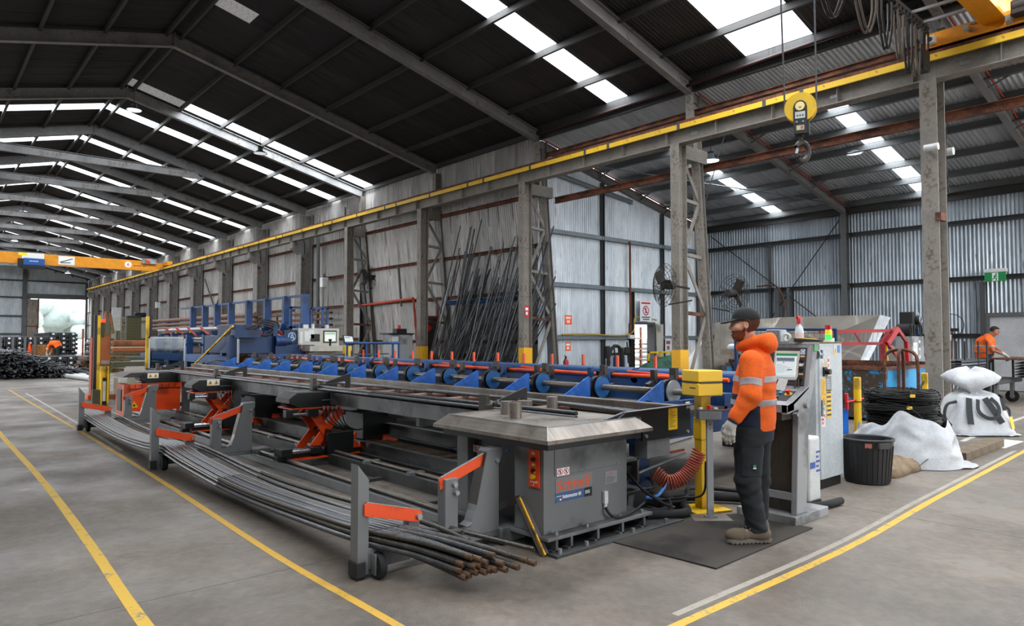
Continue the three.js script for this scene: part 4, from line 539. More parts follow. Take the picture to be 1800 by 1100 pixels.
{
  const t = thing('button_stand', 'slim grey push button stand on a flat steel foot plate', 'stand', [5.44, 0, -3.52], -0.72);
  mesh('foot_plate', rb2(-0.17, 0.17, 0, 0.015, -0.12, 0.12, 0.004), M.steel, t); mesh('post', [rb2(-0.028, 0.028, 0.015, 0.89, -0.02, 0.02, 0.004), b2(-0.05, 0.05, 0.015, 0.03, -0.035, 0.035)], M.consolegrey, t);
  const b = mesh('button_box', rb2(-0.11, 0.09, 0.885, 0.965, -0.06, 0.07, 0.006), M.zinc, t); mesh('lid', rb2(-0.113, 0.093, 0.965, 0.972, -0.063, 0.073, 0.003), M.steeldark, b); mesh('stop_button', [cylY(0.018, 0.02, 0, 0.985, 0, 14), cylY(0.024, 0.014, 0, 1.0, 0, 14)], M.signred, b); mesh('button', [cylY(0.018, 0.012, -0.075, 0.98, 0, 12), cylY(0.018, 0.012, 0.06, 0.98, 0, 12)], M.white, b); each('hole', [0.84, 0.8].map((y) => cylZ(0.006, 0.004, 0, y, 0.0205, 8)), M.black, t);
}
tag(mesh('rubber_mat', [prism([[4.22, 3.65], [4.276, 2.725], [5.8, 2.765], [5.74, 3.45], [5.2, 3.72]].map(([x, z]) => [x, z]), 0, 0.012, 0.002).rotateX(-Math.PI / 2)], mat(0x3d3833, { r: 0.9, map: T.dirty, s: 1, bump: 0.002, bs: 0.12 })), 'dark rubber floor mat under the worker at the control console', 'mat');
// control console
{
  const t = thing('control_console', 'grey metal control console with screen, keys and sloping desk', 'console', [5.8, 0, -2.88]);
  const zb = -0.5;
  mesh('base', [rb2(-0.06, 0.56, 0, 0.08, zb - 0.06, 0.0, 0.006), b2(0.44, 0.6, 0, 0.008, -0.15, -0.1)], M.consolegrey, t);
  for (const z of [0, zb + 0.04]) mesh('side_frame', prism([[0.02, 0.08], [0.2, 0.08], [0.28, 1.0], [0.37, 1.16], [0.47, 1.555], [0.36, 1.562], [0.275, 1.18], [-0.02, 1.06], [-0.12, 1.035], [-0.12, 0.955], [0.08, 0.985]], z - 0.085, z - 0.03, 0.005), M.consolegrey, t);
  mesh('kick_panel', [prism([[0.11, 0.08], [0.13, 0.08], [0.17, 0.98], [0.14, 0.98]], zb, -0.06)], mat(0x6d6862, { r: 0.45, m: 0.4, map: T.mill, s: 0.8 }), t); mesh('crossbar', b2(0.02, 0.06, 0.2, 0.26, zb, -0.06), M.consolegrey, t);
  mesh('desk', [prism([[-0.12, 0.97], [-0.12, 1.035], [-0.02, 1.062], [0.275, 1.18], [0.28, 1.16], [0, 1.03], [0.0, 0.985]], zb, -0.03, 0.003)], M.consolegrey, t); mesh('shelf', b2(-0.1, 0.18, 0.9, 0.965, zb + 0.02, -0.09), M.bezel, t); mesh('hood', [prism([[0.355, 1.555], [0.36, 1.575], [0.475, 1.568], [0.47, 1.548]], zb - 0.03, -0.02, 0.003), b2(0.35, 0.4, 1.15, 1.55, zb, -0.06)], M.consolegrey, t);
  const ang = Math.atan2(0.085, 0.38);
  const P = (z, s, d) => V(0.275 + s * Math.sin(ang) - d * Math.cos(ang), 1.18 + s * Math.cos(ang) + d * Math.sin(ang), z);
  const face = (name, z0, z1, s0, s1, d0, d1, m, par = t, r = 0.004) => { const g = new RoundedBoxGeometry(z1 - z0, s1 - s0, d1 - d0, 1, Math.min(r, (d1 - d0) * 0.45)); g.translate(0, 0, (d0 + d1) / 2); const o = mesh(name, g.applyMatrix4(new THREE.Matrix4().makeBasis(V(0, 0, 1), V(Math.sin(ang), Math.cos(ang), 0), V(-Math.cos(ang), Math.sin(ang), 0)).setPosition(P((z0 + z1) / 2, (s0 + s1) / 2, 0))), m, par); return o; };
  const bezel = face('bezel', zb + 0.02, -0.07, 0.0, 0.35, 0, 0.012, M.bezel); face('screen_frame', -0.37, -0.13, 0.045, 0.315, 0.01, 0.022, mat(0xc6c2b8, { r: 0.5 }), bezel);
  const st = art(256, 256, (x) => {
    x.fillStyle = '#d4e2e6'; x.fillRect(0, 0, 256, 256); x.fillStyle = '#2d8a4f'; x.fillRect(0, 0, 256, 26); x.fillStyle = '#e8f1f3'; x.fillRect(6, 34, 230, 200); x.fillStyle = '#8f9aa8'; x.fillRect(10, 44, 220, 44); x.fillStyle = '#394456'; for (let i = 0; i < 14; i++) x.fillRect(14 + i * 15, 50 + (i % 3) * 4, 9, 20); x.fillStyle = '#cc4b52'; x.fillRect(90, 94, 20, 10); x.fillStyle = '#9fb4c0'; for (let i = 0; i < 6; i++) x.fillRect(14, 118 + i * 17, 70 + (i * 53) % 120, 5); x.fillStyle = '#3f5a4a'; x.fillRect(150, 170, 60, 10); x.fillStyle = '#fff'; x.fillRect(238, 34, 14, 200);
  });
  const sc = plate('screen', 0.2, 0.22, artmat(st, 0.3, 0.75), t, P(-0.25, 0.18, 0.0235).toArray(), [0, 0, 0], 0.003); sc.quaternion.setFromRotationMatrix(new THREE.Matrix4().makeBasis(V(0, 0, 1), V(Math.sin(ang), Math.cos(ang), 0), V(-Math.cos(ang), Math.sin(ang), 0)));
  const sl = new THREE.RectAreaLight(0xd4e6e6, 0.75, 0.2, 0.22); sl.name = 'screen_glow'; sl.position.set(...P(-0.25, 0.18, 0.03).toArray()).add(V(5.8, 0, -2.88)); sl.lookAt(sl.position.clone().add(V(-Math.cos(ang), Math.sin(ang), 0))); scene.add(sl);
  const knob = (name, z, s, r, m, d = 0.03) => mesh(name, rod(P(z, s, 0.01), P(z, s, 0.01 + d), r, 14), m, bezel);
  knob('knob', -0.105, 0.22, 0.016, M.black); knob('knob', -0.105, 0.185, 0.014, M.white); knob('knob', -0.105, 0.15, 0.015, M.black); knob('key_switch', -0.105, 0.06, 0.016, M.black, 0.04); mesh('key_ring', [rod(P(-0.105, 0.06, 0.05), P(-0.1, -0.02, 0.05), 0.006), rod(P(-0.12, 0.05, 0.05), P(-0.13, -0.03, 0.06), 0.008)], M.steeldark, bezel);
  const sg = artmat(art(64, 64, (x) => { x.fillStyle = '#e9edf0'; x.fillRect(0, 0, 64, 64); x.fillStyle = '#2a6fc0'; x.beginPath(); x.arc(32, 32, 26, 0, 7); x.fill(); x.fillStyle = '#fff'; x.fillRect(22, 20, 24, 24); }));
  for (const [z, s, w, h] of [[-0.105, 0.31, 0.04, 0.045]]) { const o = plate('sign', w, h, sg, t, P(z, s, 0.0135).toArray()); o.quaternion.copy(sc.quaternion); }
  for (const s of [0.268, 0.2, 0.105]) { face('tag', -0.125, -0.085, s - 0.008, s + 0.008, 0.011, 0.014, mat(0xd8b98a, { r: 0.6 }), bezel, 0.001); }
  const D = (x, z, d) => { const y = 1.062 + (x + 0.02) * 0.4; return V(x - d * 0.37, y + d * 0.93, z); };
  mesh('stop_ring', rod(D(0.1, -0.13, 0), D(0.1, -0.13, 0.006), 0.034, 18), M.yellow, t); mesh('stop_button', [rod(D(0.1, -0.13, 0.005), D(0.1, -0.13, 0.03), 0.014, 14), rod(D(0.1, -0.13, 0.03), D(0.1, -0.13, 0.045), 0.023, 16)], M.signred, t);
  mesh('push_button', rod(D(0.1, -0.2, 0), D(0.1, -0.2, 0.02), 0.017, 14), mat(0x3f8fb8, { r: 0.4 }), t); mesh('push_button', rod(D(0.1, -0.26, 0), D(0.1, -0.26, 0.02), 0.017, 14), M.white, t); mesh('push_button', [rod(D(0.02, -0.2, 0), D(0.02, -0.2, 0.02), 0.017, 14), rod(D(0.02, -0.26, 0), D(0.02, -0.26, 0.02), 0.017, 14)], M.steeldark, t); mesh('control_plate', box(0.2, 0.004, 0.24, 0.07, 1.1, -0.21, 0, 0, 0.38), M.darkbit, t);
  mesh('hinge_knob', [cylZ(0.03, 0.03, 0.2, 1.02, -0.015, 14), cylZ(0.018, 0.05, 0.0, 0.95, -0.02, 10)], M.zinc, t); mesh('green_corner', rb2(0.38, 0.46, 1.49, 1.56, -0.05, -0.022, 0.004), mat(0x5aa86c, { r: 0.5 }), t); mesh('round_knob', [cylX(0.045, 0.03, 0.49, 1.46, -0.06, 18), cylX(0.012, 0.14, 0.56, 1.46, -0.06, 10), b2(0.6, 0.62, 1.42, 1.5, -0.07, -0.05)], M.zinc, t);
  plate('label', 0.06, 0.05, sg, t, [0.2, 1.165, -0.33], [-Math.PI / 2 + 0.0, 0, 0]);
  plate('maker_sign', 0.22, 0.06, artmat(art(160, 44, (x) => { x.fillStyle = '#66605a'; x.fillRect(0, 0, 160, 44); x.fillStyle = '#7d4434'; x.font = 'bold italic 36px sans-serif'; x.fillText('schnell', 12, 34); })), t, [0.146, 0.85, -0.28], [0, FX, 0.0]);
}
tag(mesh('paper_note', bar(V(5.95, 1.14, -3.12), V(5.99, 1.24, -3.1), 0.09, 0.002, V(-0.9, 0.4, 0)), M.white), 'white paper note propped on the console desk beside the worker', 'paper');
{
  const t = thing('spray_bottle', 'clear spray bottle with a red trigger standing on the console', 'bottle', [6.22, 1.572, -3.06]); mesh('bottle', lathe([[0.001, 0], [0.036, 0.002], [0.04, 0.02], [0.04, 0.1], [0.03, 0.14], [0.014, 0.165], [0.013, 0.18], [0.001, 0.182]], 20), mat(0xd5dfe4, { r: 0.25 }), t); mesh('trigger', [cylY(0.017, 0.03, 0, 0.185, 0), rb2(-0.045, 0.02, 0.215, 0.245, -0.012, 0.012, 0.005), bar(V(-0.02, 0.22, 0), V(-0.035, 0.17, 0), 0.01, 0.012), cylY(0.009, 0.03, 0, 0.21, 0, 10)], M.signred, t); mesh('label', new THREE.CylinderGeometry(0.0405, 0.0405, 0.05, 20, 1, true, -1, 2.4).translate(0, 0.06, 0).rotateY(-1.2), mat(0xe4c5c8, { r: 0.5 }), t);
  const w = thing('hand_tool', 'black and yellow hand scraper lying on the console top', 'tool', [6.2, 1.575, -2.98], -0.72); mesh('handle', prism([[-0.12, 0], [-0.11, 0.035], [0.1, 0.02], [0.14, 0.005], [0.14, 0]], -0.02, 0.02, 0.004), M.black, w); mesh('grip', prism([[-0.1, 0.032], [-0.09, 0.042], [0.09, 0.03], [0.1, 0.018]], -0.014, 0.014, 0.003), mat(0xc9a43a, { r: 0.6 }), w);
  tag(mesh('tape_roll', new THREE.TorusGeometry(0.032, 0.012, 8, 20).rotateY(FX).translate(6.2, 1.617, -3.17), M.white), 'white roll of tape standing on the console top', 'tape roll');
  tag(mesh('rag', (() => { const g = new THREE.SphereGeometry(0.09, 18, 12), p = g.attributes.position; for (let i = 0; i < p.count; i++) { const k = 1 + 0.35 * (fbm(p.getX(i) * 4 + 3, p.getY(i) * 4 + p.getZ(i) * 5, 3, 3, 5) - 0.5); p.setXYZ(i, p.getX(i) * k, p.getY(i) * k * 0.45, p.getZ(i) * k); } g.computeVertexNormals(); return g.scale(0.7, 0.7, 0.7).translate(6.36, 1.6, -3.06); })(), mat(0x30372c, { r: 0.9 })), 'dark crumpled glove lying at the end of the console top', 'glove');
  tag(mesh('grey_device', rb2(6.16, 6.3, 1.572, 1.69, -3.36, -3.22, 0.01), M.zinc), 'small grey box on the console top next to the tape roll', 'box');
}
// electrical cabinet
{
  const t = thing('electrical_cabinet', 'tall pale grey electrical cabinet covered in warning stickers', 'cabinet', [7.3, 0, -3.4]);
  mesh('plinth', b2(0.02, 0.56, 0, 0.1, -0.45, -0.02), M.black, t); mesh('body', rb2(0, 0.6, 0.1, 1.56, -0.5, -0.02, 0.006), M.cabinet, t); const d = mesh('door', rb2(0.055, 0.6, 0.105, 1.555, -0.02, 0.0, 0.004), M.cabinet, t); mesh('handle', [rb2(0.07, 0.09, 0.78, 0.95, 0, 0.02, 0.004), cylZ(0.008, 0.02, 0.08, 0.86, 0.02)], M.zinc, d); mesh('rotary_switch', [rb2(0.12, 0.2, 1.2, 1.3, 0, 0.02, 0.004), cylZ(0.03, 0.06, 0.18, 1.25, 0.03, 14)], M.black, d); mesh('switch_plate', rb2(0.21, 0.27, 1.2, 1.28, 0, 0.004, 0.001), M.yellow, d);
  const yl = art(96, 192, (x) => { x.fillStyle = '#f0b81d'; x.fillRect(0, 0, 96, 192); x.fillStyle = '#80651a'; for (let i = 0; i < 9; i++) x.fillRect(12, 12 + i * 12, 40 + (i * 31) % 36, 4); x.strokeStyle = '#222'; x.lineWidth = 5; x.beginPath(); x.moveTo(48, 128); x.lineTo(76, 178); x.lineTo(20, 178); x.closePath(); x.stroke(); x.beginPath(); x.moveTo(50, 142); x.lineTo(42, 160); x.lineTo(54, 158); x.lineTo(46, 174); x.stroke(); });
  plate('sticker', 0.11, 0.3, artmat(yl), t, [0.13, 1.03, 0.002]);
  plate('sticker', 0.11, 0.3, artmat(art(96, 192, (x) => { x.fillStyle = '#f0c21d'; x.fillRect(0, 0, 96, 192); x.fillStyle = '#2a2410'; for (let i = 0; i < 6; i++) x.fillRect(6, 10 + i * 31, 84, 14); })), t, [0.255, 0.9, 0.002]); plate('sticker', 0.13, 0.16, artmat(art(64, 80, (x) => { x.fillStyle = '#7d828a'; x.fillRect(0, 0, 64, 80); x.fillStyle = '#c9cdd2'; for (let i = 0; i < 7; i++) x.fillRect(8, 16 + i * 9, 30 + (i * 23) % 20, 3); x.fillStyle = '#c84a2a'; x.fillRect(8, 6, 14, 6); })), t, [0.255, 1.12, 0.002]);
  const tri = artmat(art(64, 64, (x) => { x.fillStyle = '#cfd6da'; x.fillRect(0, 0, 64, 64); x.fillStyle = '#f0b81d'; x.beginPath(); x.moveTo(32, 3); x.lineTo(61, 61); x.lineTo(3, 61); x.fill(); x.fillStyle = '#222'; x.fillRect(29, 22, 6, 22); x.fillRect(29, 48, 6, 6); }));
  plate('sticker', 0.08, 0.11, tri, t, [0.43, 1.48, 0.002]); plate('sticker', 0.045, 0.07, tri, t, [0.13, 1.33, 0.002]); plate('sticker', 0.045, 0.07, tri, t, [0.2, 1.35, 0.002]); plate('sticker', 0.06, 0.08, sgn('#2a7fd0'), t, [0.52, 1.49, 0.002]); plate('sticker', 0.05, 0.14, sgn('#e9e4e0', '#c8303a'), t, [0.26, 1.34, 0.002]); plate('sticker', 0.07, 0.16, sgn('#e6e2dd', '#c84a3a'), t, [0.13, 0.74, -0.0], [0, 0, 0]); plate('sticker', 0.07, 0.1, sgn('#dfe3e6', '#c8303a'), t, [0.1, 0.72, 0.002]);
  mesh('top_lid', rb2(-0.01, 0.61, 1.56, 1.572, -0.5, 0.01, 0.003), mat(0x8a6a52, { r: 0.6 }), t);
}
function sgn(a, b) { return artmat(art(32, 32, (x) => { x.fillStyle = a; x.fillRect(0, 0, 32, 32); if (b) { x.fillStyle = b; x.fillRect(5, 5, 22, 8); x.fillRect(9, 17, 14, 9); } })); }
{
  const t = thing('signal_tower', 'signal light tower with red, amber and lit green lens on the cabinet', 'signal light', [7.8, 1.572, -3.5]);
  mesh('base', cylY(0.05, 0.02, 0, 0.01, 0, 16), M.white, t); const gl = (c, e) => new THREE.MeshStandardMaterial({ color: c, roughness: 0.3, emissive: c, emissiveIntensity: e });
  mesh('green_lamp', cylY(0.036, 0.06, 0, 0.05, 0, 18), gl(0x35e04a, 1.6), t); mesh('amber_lamp', cylY(0.036, 0.055, 0, 0.108, 0, 18), gl(0xd9c22a, 0.35), t); mesh('red_lamp', cylY(0.036, 0.05, 0, 0.16, 0, 18), gl(0xb01824, 0.1), t);
  const p = new THREE.PointLight(0x40ff60, 0.25, 0, 2); p.name = 'green_lamp_glow'; p.position.set(7.8, 1.622, -3.5); p.castShadow = true; p.shadow.radius = 2; scene.add(p);
}
tag(mesh('white_tub', [cylY(0.05, 0.04, 8.0 - 0.06, 1.592, -3.55, 16)].flat(), M.white), 'small white tub on the cabinet top beside the signal light', 'tub');
{ const t = thing('paper_sack', 'tall white paper sack with blue print standing behind the console', 'sack', [6.62, 0, -3.2]); mesh('sack', (() => { const g = new RoundedBoxGeometry(0.24, 0.62, 0.16, 4, 0.03), p = g.attributes.position; for (let i = 0; i < p.count; i++) p.setX(i, p.getX(i) * (1 + 0.03 * Math.sin(p.getY(i) * 20))); g.computeVertexNormals(); return g.translate(0, 0.35, 0); })(), M.white, t); mesh('print', [0, 1, 2, 3, 4].map((i) => b2(0.02, 0.1 - (i % 2) * 0.03, 0.5 - i * 0.045, 0.52 - i * 0.045, 0.079, 0.082)).concat(b2(-0.1, 0.0, 0.36, 0.42, 0.079, 0.082)), mat(0x3159a8, { r: 0.5 }), t); mesh('base', b2(-0.12, 0.12, 0, 0.045, -0.08, 0.08), M.steeldark, t); }
tag(mesh('floor_hose', tube([[6.35, 0.035, -3.1], [6.6, 0.04, -3.0], [6.85, 0.04, -2.98]], 0.035, 16, 10), M.rubber), 'stub of thick black hose on the floor behind the console', 'hose');
// cables and hoses on the floor
{
  const c = (label, pts, r, m, cat = 'cable') => tag(mesh(cat === 'hose' ? 'hose' : 'cable', tube(pts, r, 60, 8), m), label, cat);
  c('thick black cable loop on the floor left of the yellow post', [[4.9, 0.05, -3.95], [5.15, 0.05, -3.8], [5.35, 0.06, -3.95], [5.3, 0.06, -4.4], [5.0, 0.06, -4.5]], 0.05, M.rubber); c('second thick black cable beside the dark valve stand', [[4.95, 0.05, -3.85], [5.3, 0.05, -3.68], [5.5, 0.06, -3.9], [5.6, 0.06, -4.5]], 0.04, M.rubber);
  c('thick black cable running behind the worker to the console', [[5.5, 0.05, -4.2], [5.75, 0.06, -4.05], [6.1, 0.06, -3.7], [6.3, 0.05, -3.3]], 0.045, M.rubber); c('black cable crossing behind the button stand', [[5.1, 0.15, -4.1], [5.4, 0.1, -3.85], [5.7, 0.09, -3.95], [6.0, 0.1, -4.1], [6.4, 0.08, -3.6]], 0.022, M.cable); c('thin black cable rising from the floor to the button stand', [[5.2, 0.12, -3.95], [5.35, 0.16, -3.75], [5.44, 0.2, -3.6], [5.44, 0.5, -3.56]], 0.01, M.cable); c('bundle of thin grey cable looped under the blue line', [[4.95, 0.3, -4.5], [5.2, 0.2, -4.2], [5.5, 0.16, -4.2], [5.75, 0.2, -4.5], [5.5, 0.24, -4.7]], 0.014, M.cable); c('thin black cable hanging from the valve block', [[4.9, 0.4, -4.02], [4.95, 0.25, -3.85], [5.15, 0.12, -3.75], [5.35, 0.15, -3.9]], 0.014, M.cable);
  c('bright blue air hose on the floor under the coiled hose', [[4.95, 0.45, -4.25], [5.0, 0.22, -4.1], [5.2, 0.14, -3.98], [5.6, 0.2, -4.1], [6.1, 0.22, -4.3], [6.6, 0.24, -4.3]], 0.016, mat(0x2b6cb5, { r: 0.45 }), 'hose'); c('thin red pipe lying low behind the button stand', [[5.2, 0.3, -4.75], [5.9, 0.32, -4.7], [6.6, 0.36, -4.6]], 0.014, mat(0xb4452c, { r: 0.5 }), 'hose');
  const hc = new THREE.CatmullRomCurve3([V(5.1, 0.4, -3.86), V(5.14, 0.33, -3.76), V(5.24, 0.36, -3.68), V(5.32, 0.46, -3.62), V(5.37, 0.6, -3.58)]), hp = []; for (let i = 0; i <= 460; i++) { const u = i / 460, p = hc.getPointAt(u), d = hc.getTangentAt(u), s1 = V(0, 0, 1).cross(d).normalize(), s2 = d.clone().cross(s1), a = u * 2 * Math.PI * 23; hp.push(p.addScaledVector(s1, 0.058 * Math.cos(a)).addScaledVector(s2, 0.058 * Math.sin(a))); }
  tag(mesh('coiled_hose', new THREE.TubeGeometry(new THREE.CatmullRomCurve3(hp), 700, 0.008, 5), mat(0x9b3f28, { r: 0.4 })), 'rust red coiled air hose hanging between the valve stand and yellow post', 'hose'); tag(mesh('steel_rod', rod(V(5.2, 0.34, -4.6), V(6.6, 0.5, -4.5), 0.012), M.zinc), 'thin bright steel rod low behind the button stand', 'rod'); tag(mesh('steel_rod', rod(V(5.1, 0.25, -4.3), V(6.4, 0.36, -4.45), 0.014), M.zinc), 'bright steel rod lying over the cables by the coiled hose', 'rod');
}
// bin
{
  const t = thing('waste_bin', 'round black ribbed plastic waste bin beside the cabinet', 'bin', [8.17, 0, -3.26]), R = (y) => 0.225 + 0.05 * y / 0.5;
  mesh('body', lathe([[0.001, 0], [0.215, 0], [0.228, 0.015], [0.27, 0.47], [0.285, 0.475], [0.287, 0.495], [0.265, 0.5], [0.258, 0.48], [0.215, 0.03], [0.001, 0.03]], 48), mat(0x1d1d1e, { r: 0.5 }), t);
  for (let i = 0; i < 30; i++) { const a = i / 30 * 2 * Math.PI; mesh('rib', rod(V(Math.cos(a) * 0.228, 0.02, Math.sin(a) * 0.228), V(Math.cos(a) * 0.266, 0.42, Math.sin(a) * 0.266), 0.006, 6), M.black, t); }
  mesh('handle', [rb2(-0.07, 0.07, 0.4, 0.47, 0.24, 0.3, 0.01).rotateY(-0.55), rb2(-0.05, 0.05, 0.42, 0.47, 0.25, 0.3, 0.01).rotateY(0.95)], mat(0x3b3b3a, { r: 0.6 }), t); mesh('sticker', new THREE.CylinderGeometry(0.272, 0.268, 0.05, 8, 1, true, -1.25, 0.25).translate(0, 0.435, 0), mat(0xb06a5a, { r: 0.6 }), t);
}
// cloth-like shapes: sdf of wrinkled bag made from a lofted grid
function loft(rings, closed = true, cap = true) {                  // rings: arrays of equal length of [x, y, z]
  const P = [], n = rings[0].length, tri = (a, b, c) => P.push(...a, ...b, ...c);
  for (let i = 0; i + 1 < rings.length; i++) for (let j = 0; j < (closed ? n : n - 1); j++) { const k = (j + 1) % n, a = rings[i][j], b = rings[i][k], c = rings[i + 1][j], d = rings[i + 1][k]; tri(a, b, c); tri(b, d, c); }
  if (cap) for (const [r, s] of [[rings[0], 1], [rings[rings.length - 1], 0]]) { const m = r.reduce((q, p) => [q[0] + p[0] / n, q[1] + p[1] / n, q[2] + p[2] / n], [0, 0, 0]); for (let j = 0; j < n; j++) { const k = (j + 1) % n; s ? tri(m, r[k], r[j]) : tri(m, r[j], r[k]); } }
  const g = new THREE.BufferGeometry(); g.setAttribute('position', new THREE.BufferAttribute(new Float32Array(P), 3)); return smooth(g, 1.1);
}
function smooth(g, crease) {                                       // shared normals from position, for wrinkled cloth
  const p = g.attributes.position, m = new Map(), key = (i) => Math.round(p.getX(i) * 2e3) + ',' + Math.round(p.getY(i) * 2e3) + ',' + Math.round(p.getZ(i) * 2e3); g.computeVertexNormals(); const n = g.attributes.normal;
  const ks = []; for (let i = 0; i < p.count; i++) { const k = key(i); ks.push(k); const a = m.get(k) ?? [0, 0, 0]; a[0] += n.getX(i); a[1] += n.getY(i); a[2] += n.getZ(i); m.set(k, a); }
  for (let i = 0; i < p.count; i++) { const a = m.get(ks[i]), l = Math.hypot(...a) || 1; if ((a[0] * n.getX(i) + a[1] * n.getY(i) + a[2] * n.getZ(i)) / l > 0.45) n.setXYZ(i, a[0] / l, a[1] / l, a[2] / l); } return g;
}
const ridge = (x, s) => { const a = fbm(x[0] * 0.1 + 0.31, x[1] * 0.1 + 0.17, 8, 2, s); return 1 - Math.abs(2 * a - 1); };
// stack of black wire coils with its lifting hoop
{
  const cx = 10.25, cz = -3.62;
  for (let k = 0; k < 5; k++) {
    const t = thing('wire_coil', ['lowest coil of black tie wire, sunk in the white tarpaulin', 'second coil of black tie wire from the bottom of the stack', 'middle coil of black tie wire in the stack', 'fourth coil of black tie wire, below the top one', 'topmost coil of black tie wire on the stack'][k], 'wire coil', [cx + rr(-0.03, 0.03), 0.2 + k * 0.155, cz + rr(-0.03, 0.03)], rnd() * 6);
    const g = new THREE.TorusGeometry(0.36, 0.1, 14, 90).rotateX(Math.PI / 2), p = g.attributes.position; for (let i = 0; i < p.count; i++) { const x = p.getX(i), z = p.getZ(i), a = Math.atan2(z, x), q = Math.hypot(x, z), y = p.getY(i), f = Math.atan2(y, q - 0.36), w = 1 + 0.05 * Math.sin(f * 9 + a * 3) + 0.06 * Math.sin(f * 5 - a * 5 + k); p.setXYZ(i, Math.cos(a) * (0.36 + (q - 0.36) * w * 1.05), y * w * 0.86, Math.sin(a) * (0.36 + (q - 0.36) * w * 1.05)); } g.computeVertexNormals();
    mesh('wire', [g.scale(0.97, 0.9, 0.97), ...[...Array(40)].map((_, i) => { const f = i / 40 * 2 * Math.PI, ph = rnd() * 6, w = rr(0.006, 0.014), R = 0.36 + Math.cos(f) * 0.1, Y = Math.sin(f) * 0.085; return tube([...Array(16)].map((_, j) => { const a = j / 16 * 2 * Math.PI; return V(Math.cos(a) * (R + w * Math.sin(a * 3 + ph)), Y + w * Math.cos(a * 4 + ph * 2), Math.sin(a) * (R + w * Math.sin(a * 3 + ph))); }), 0.006, 64, 4, true); })], M.wirecoil, t); for (let i = 0; i < 5; i++) mesh('binding', put(new THREE.TorusGeometry(0.105, 0.009, 6, 18), Math.cos(i * 1.26) * 0.36, 0, Math.sin(i * 1.26) * 0.36, 0, -i * 1.26, 0), M.wirecoil, t); mesh('yellow_tag', [box(0.07, 0.04, 0.012, -0.28 - 0.1, 0.04, 0.28, 0, -0.6, 0)], M.yellow, t).rotation.y = 0;
    t.rotation.y = -0.25 + k * 0.06;
  }
  const h = thing('lifting_hoop', 'rusty four armed lifting hoop standing in the wire coils', 'frame', [cx, 0, cz], 0.5); for (let i = 0; i < 4; i++) { const a = i * Math.PI / 2 + 0.3, c = Math.cos(a), s = Math.sin(a); mesh('arm', tube([[c * 0.2, 0, s * 0.2], [c * 0.2, 0.7, s * 0.2], [c * 0.2, 1.26, s * 0.2], [c * 0.17, 1.4, s * 0.17], [c * 0.08, 1.45, s * 0.08], [0, 1.455, 0]], 0.022, 30, 8), M.rust, h); }
  const tarp = thing('tarpaulin', 'crumpled white woven tarpaulin wrapped round the wire coils', 'tarpaulin', [cx - 0.2, 0, cz + 0.12]);
  const N = 96, rows = []; for (let j = 0; j <= 22; j++) {
    const v = j / 22, r = []; for (let i = 0; i < N; i++) {
      const a = i / N * 2 * Math.PI, c = Math.cos(a), s = Math.sin(a); let R = 0.62 - 0.1 * v + 0.05 * Math.sin(3 * a + 1), top = 0.52 + 0.1 * Math.sin(a * 2 + 2.4) + 0.05 * Math.sin(a * 5) + 0.12 * Math.max(0, Math.cos(a - 0.35)); R += 0.14 * Math.max(0, Math.cos(a - 2.7)) * (1 - v);
      const w = ridge([a * 2.1 + v * 1.3, v * 2.6 - a * 0.9], 301), w2 = ridge([a * 5 + v * 3, v * 5 + 3], 307); R += 0.075 * (w - 0.6) * (0.4 + v * (1 - v) * 3) + 0.01 * (w2 - 0.5); const y = v * top + 0.03 * Math.sin(a * 9) * v + 0.008;
      r.push([c * R, y, s * R]);
    } rows.push(r);
  }
  mesh('sheet', loft(rows, true, false), M.bag, tarp); mesh('skirt', (() => { const q = [0, 1, 2].map((k) => [...Array(N)].map((_, i) => { const a = i / N * 2 * Math.PI, R = 0.6 + k * 0.08 + 0.05 * Math.sin(5 * a) * k * 0.5; return [Math.cos(a) * R, 0.02 - k * 0.006 + 0.012 * Math.abs(Math.sin(a * 11)) * (k > 0), Math.sin(a) * R]; })); return loft(q, true, false); })(), M.bag, tarp);
  tag(mesh('loose_wire', tube([[9.75, 0.78, -3.75], [9.72, 0.72, -3.35], [9.62, 0.5, -3.08], [9.58, 0.25, -3.0], [9.3, 0.06, -3.1]], 0.004, 40, 5), M.wirecoil), 'thin loose wire end trailing down over the white tarpaulin', 'wire');
  tag(mesh('rag_pile', (() => { const q = []; for (let j = 0; j <= 10; j++) { const v = j / 10, r = []; for (let i = 0; i < 40; i++) { const a = i / 40 * 2 * Math.PI, R = (0.34 + 0.08 * Math.sin(3 * a) + 0.1 * ridge([a, v * 2], 311)) * Math.sqrt(1 - v * 0.97); r.push([Math.cos(a) * R * 1.2, 0.13 * Math.sqrt(v) * (0.5 + ridge([a * 2, v * 3], 313)), Math.sin(a) * R * 0.7]); } q.push(r); } return loft(q).translate(9.0, 0.004, -3.35); })(), mat(0xa89378, { r: 0.9, map: T.mill, s: 0.3 })), 'heap of brown rags and torn cardboard between bin and tarpaulin', 'rags');
}
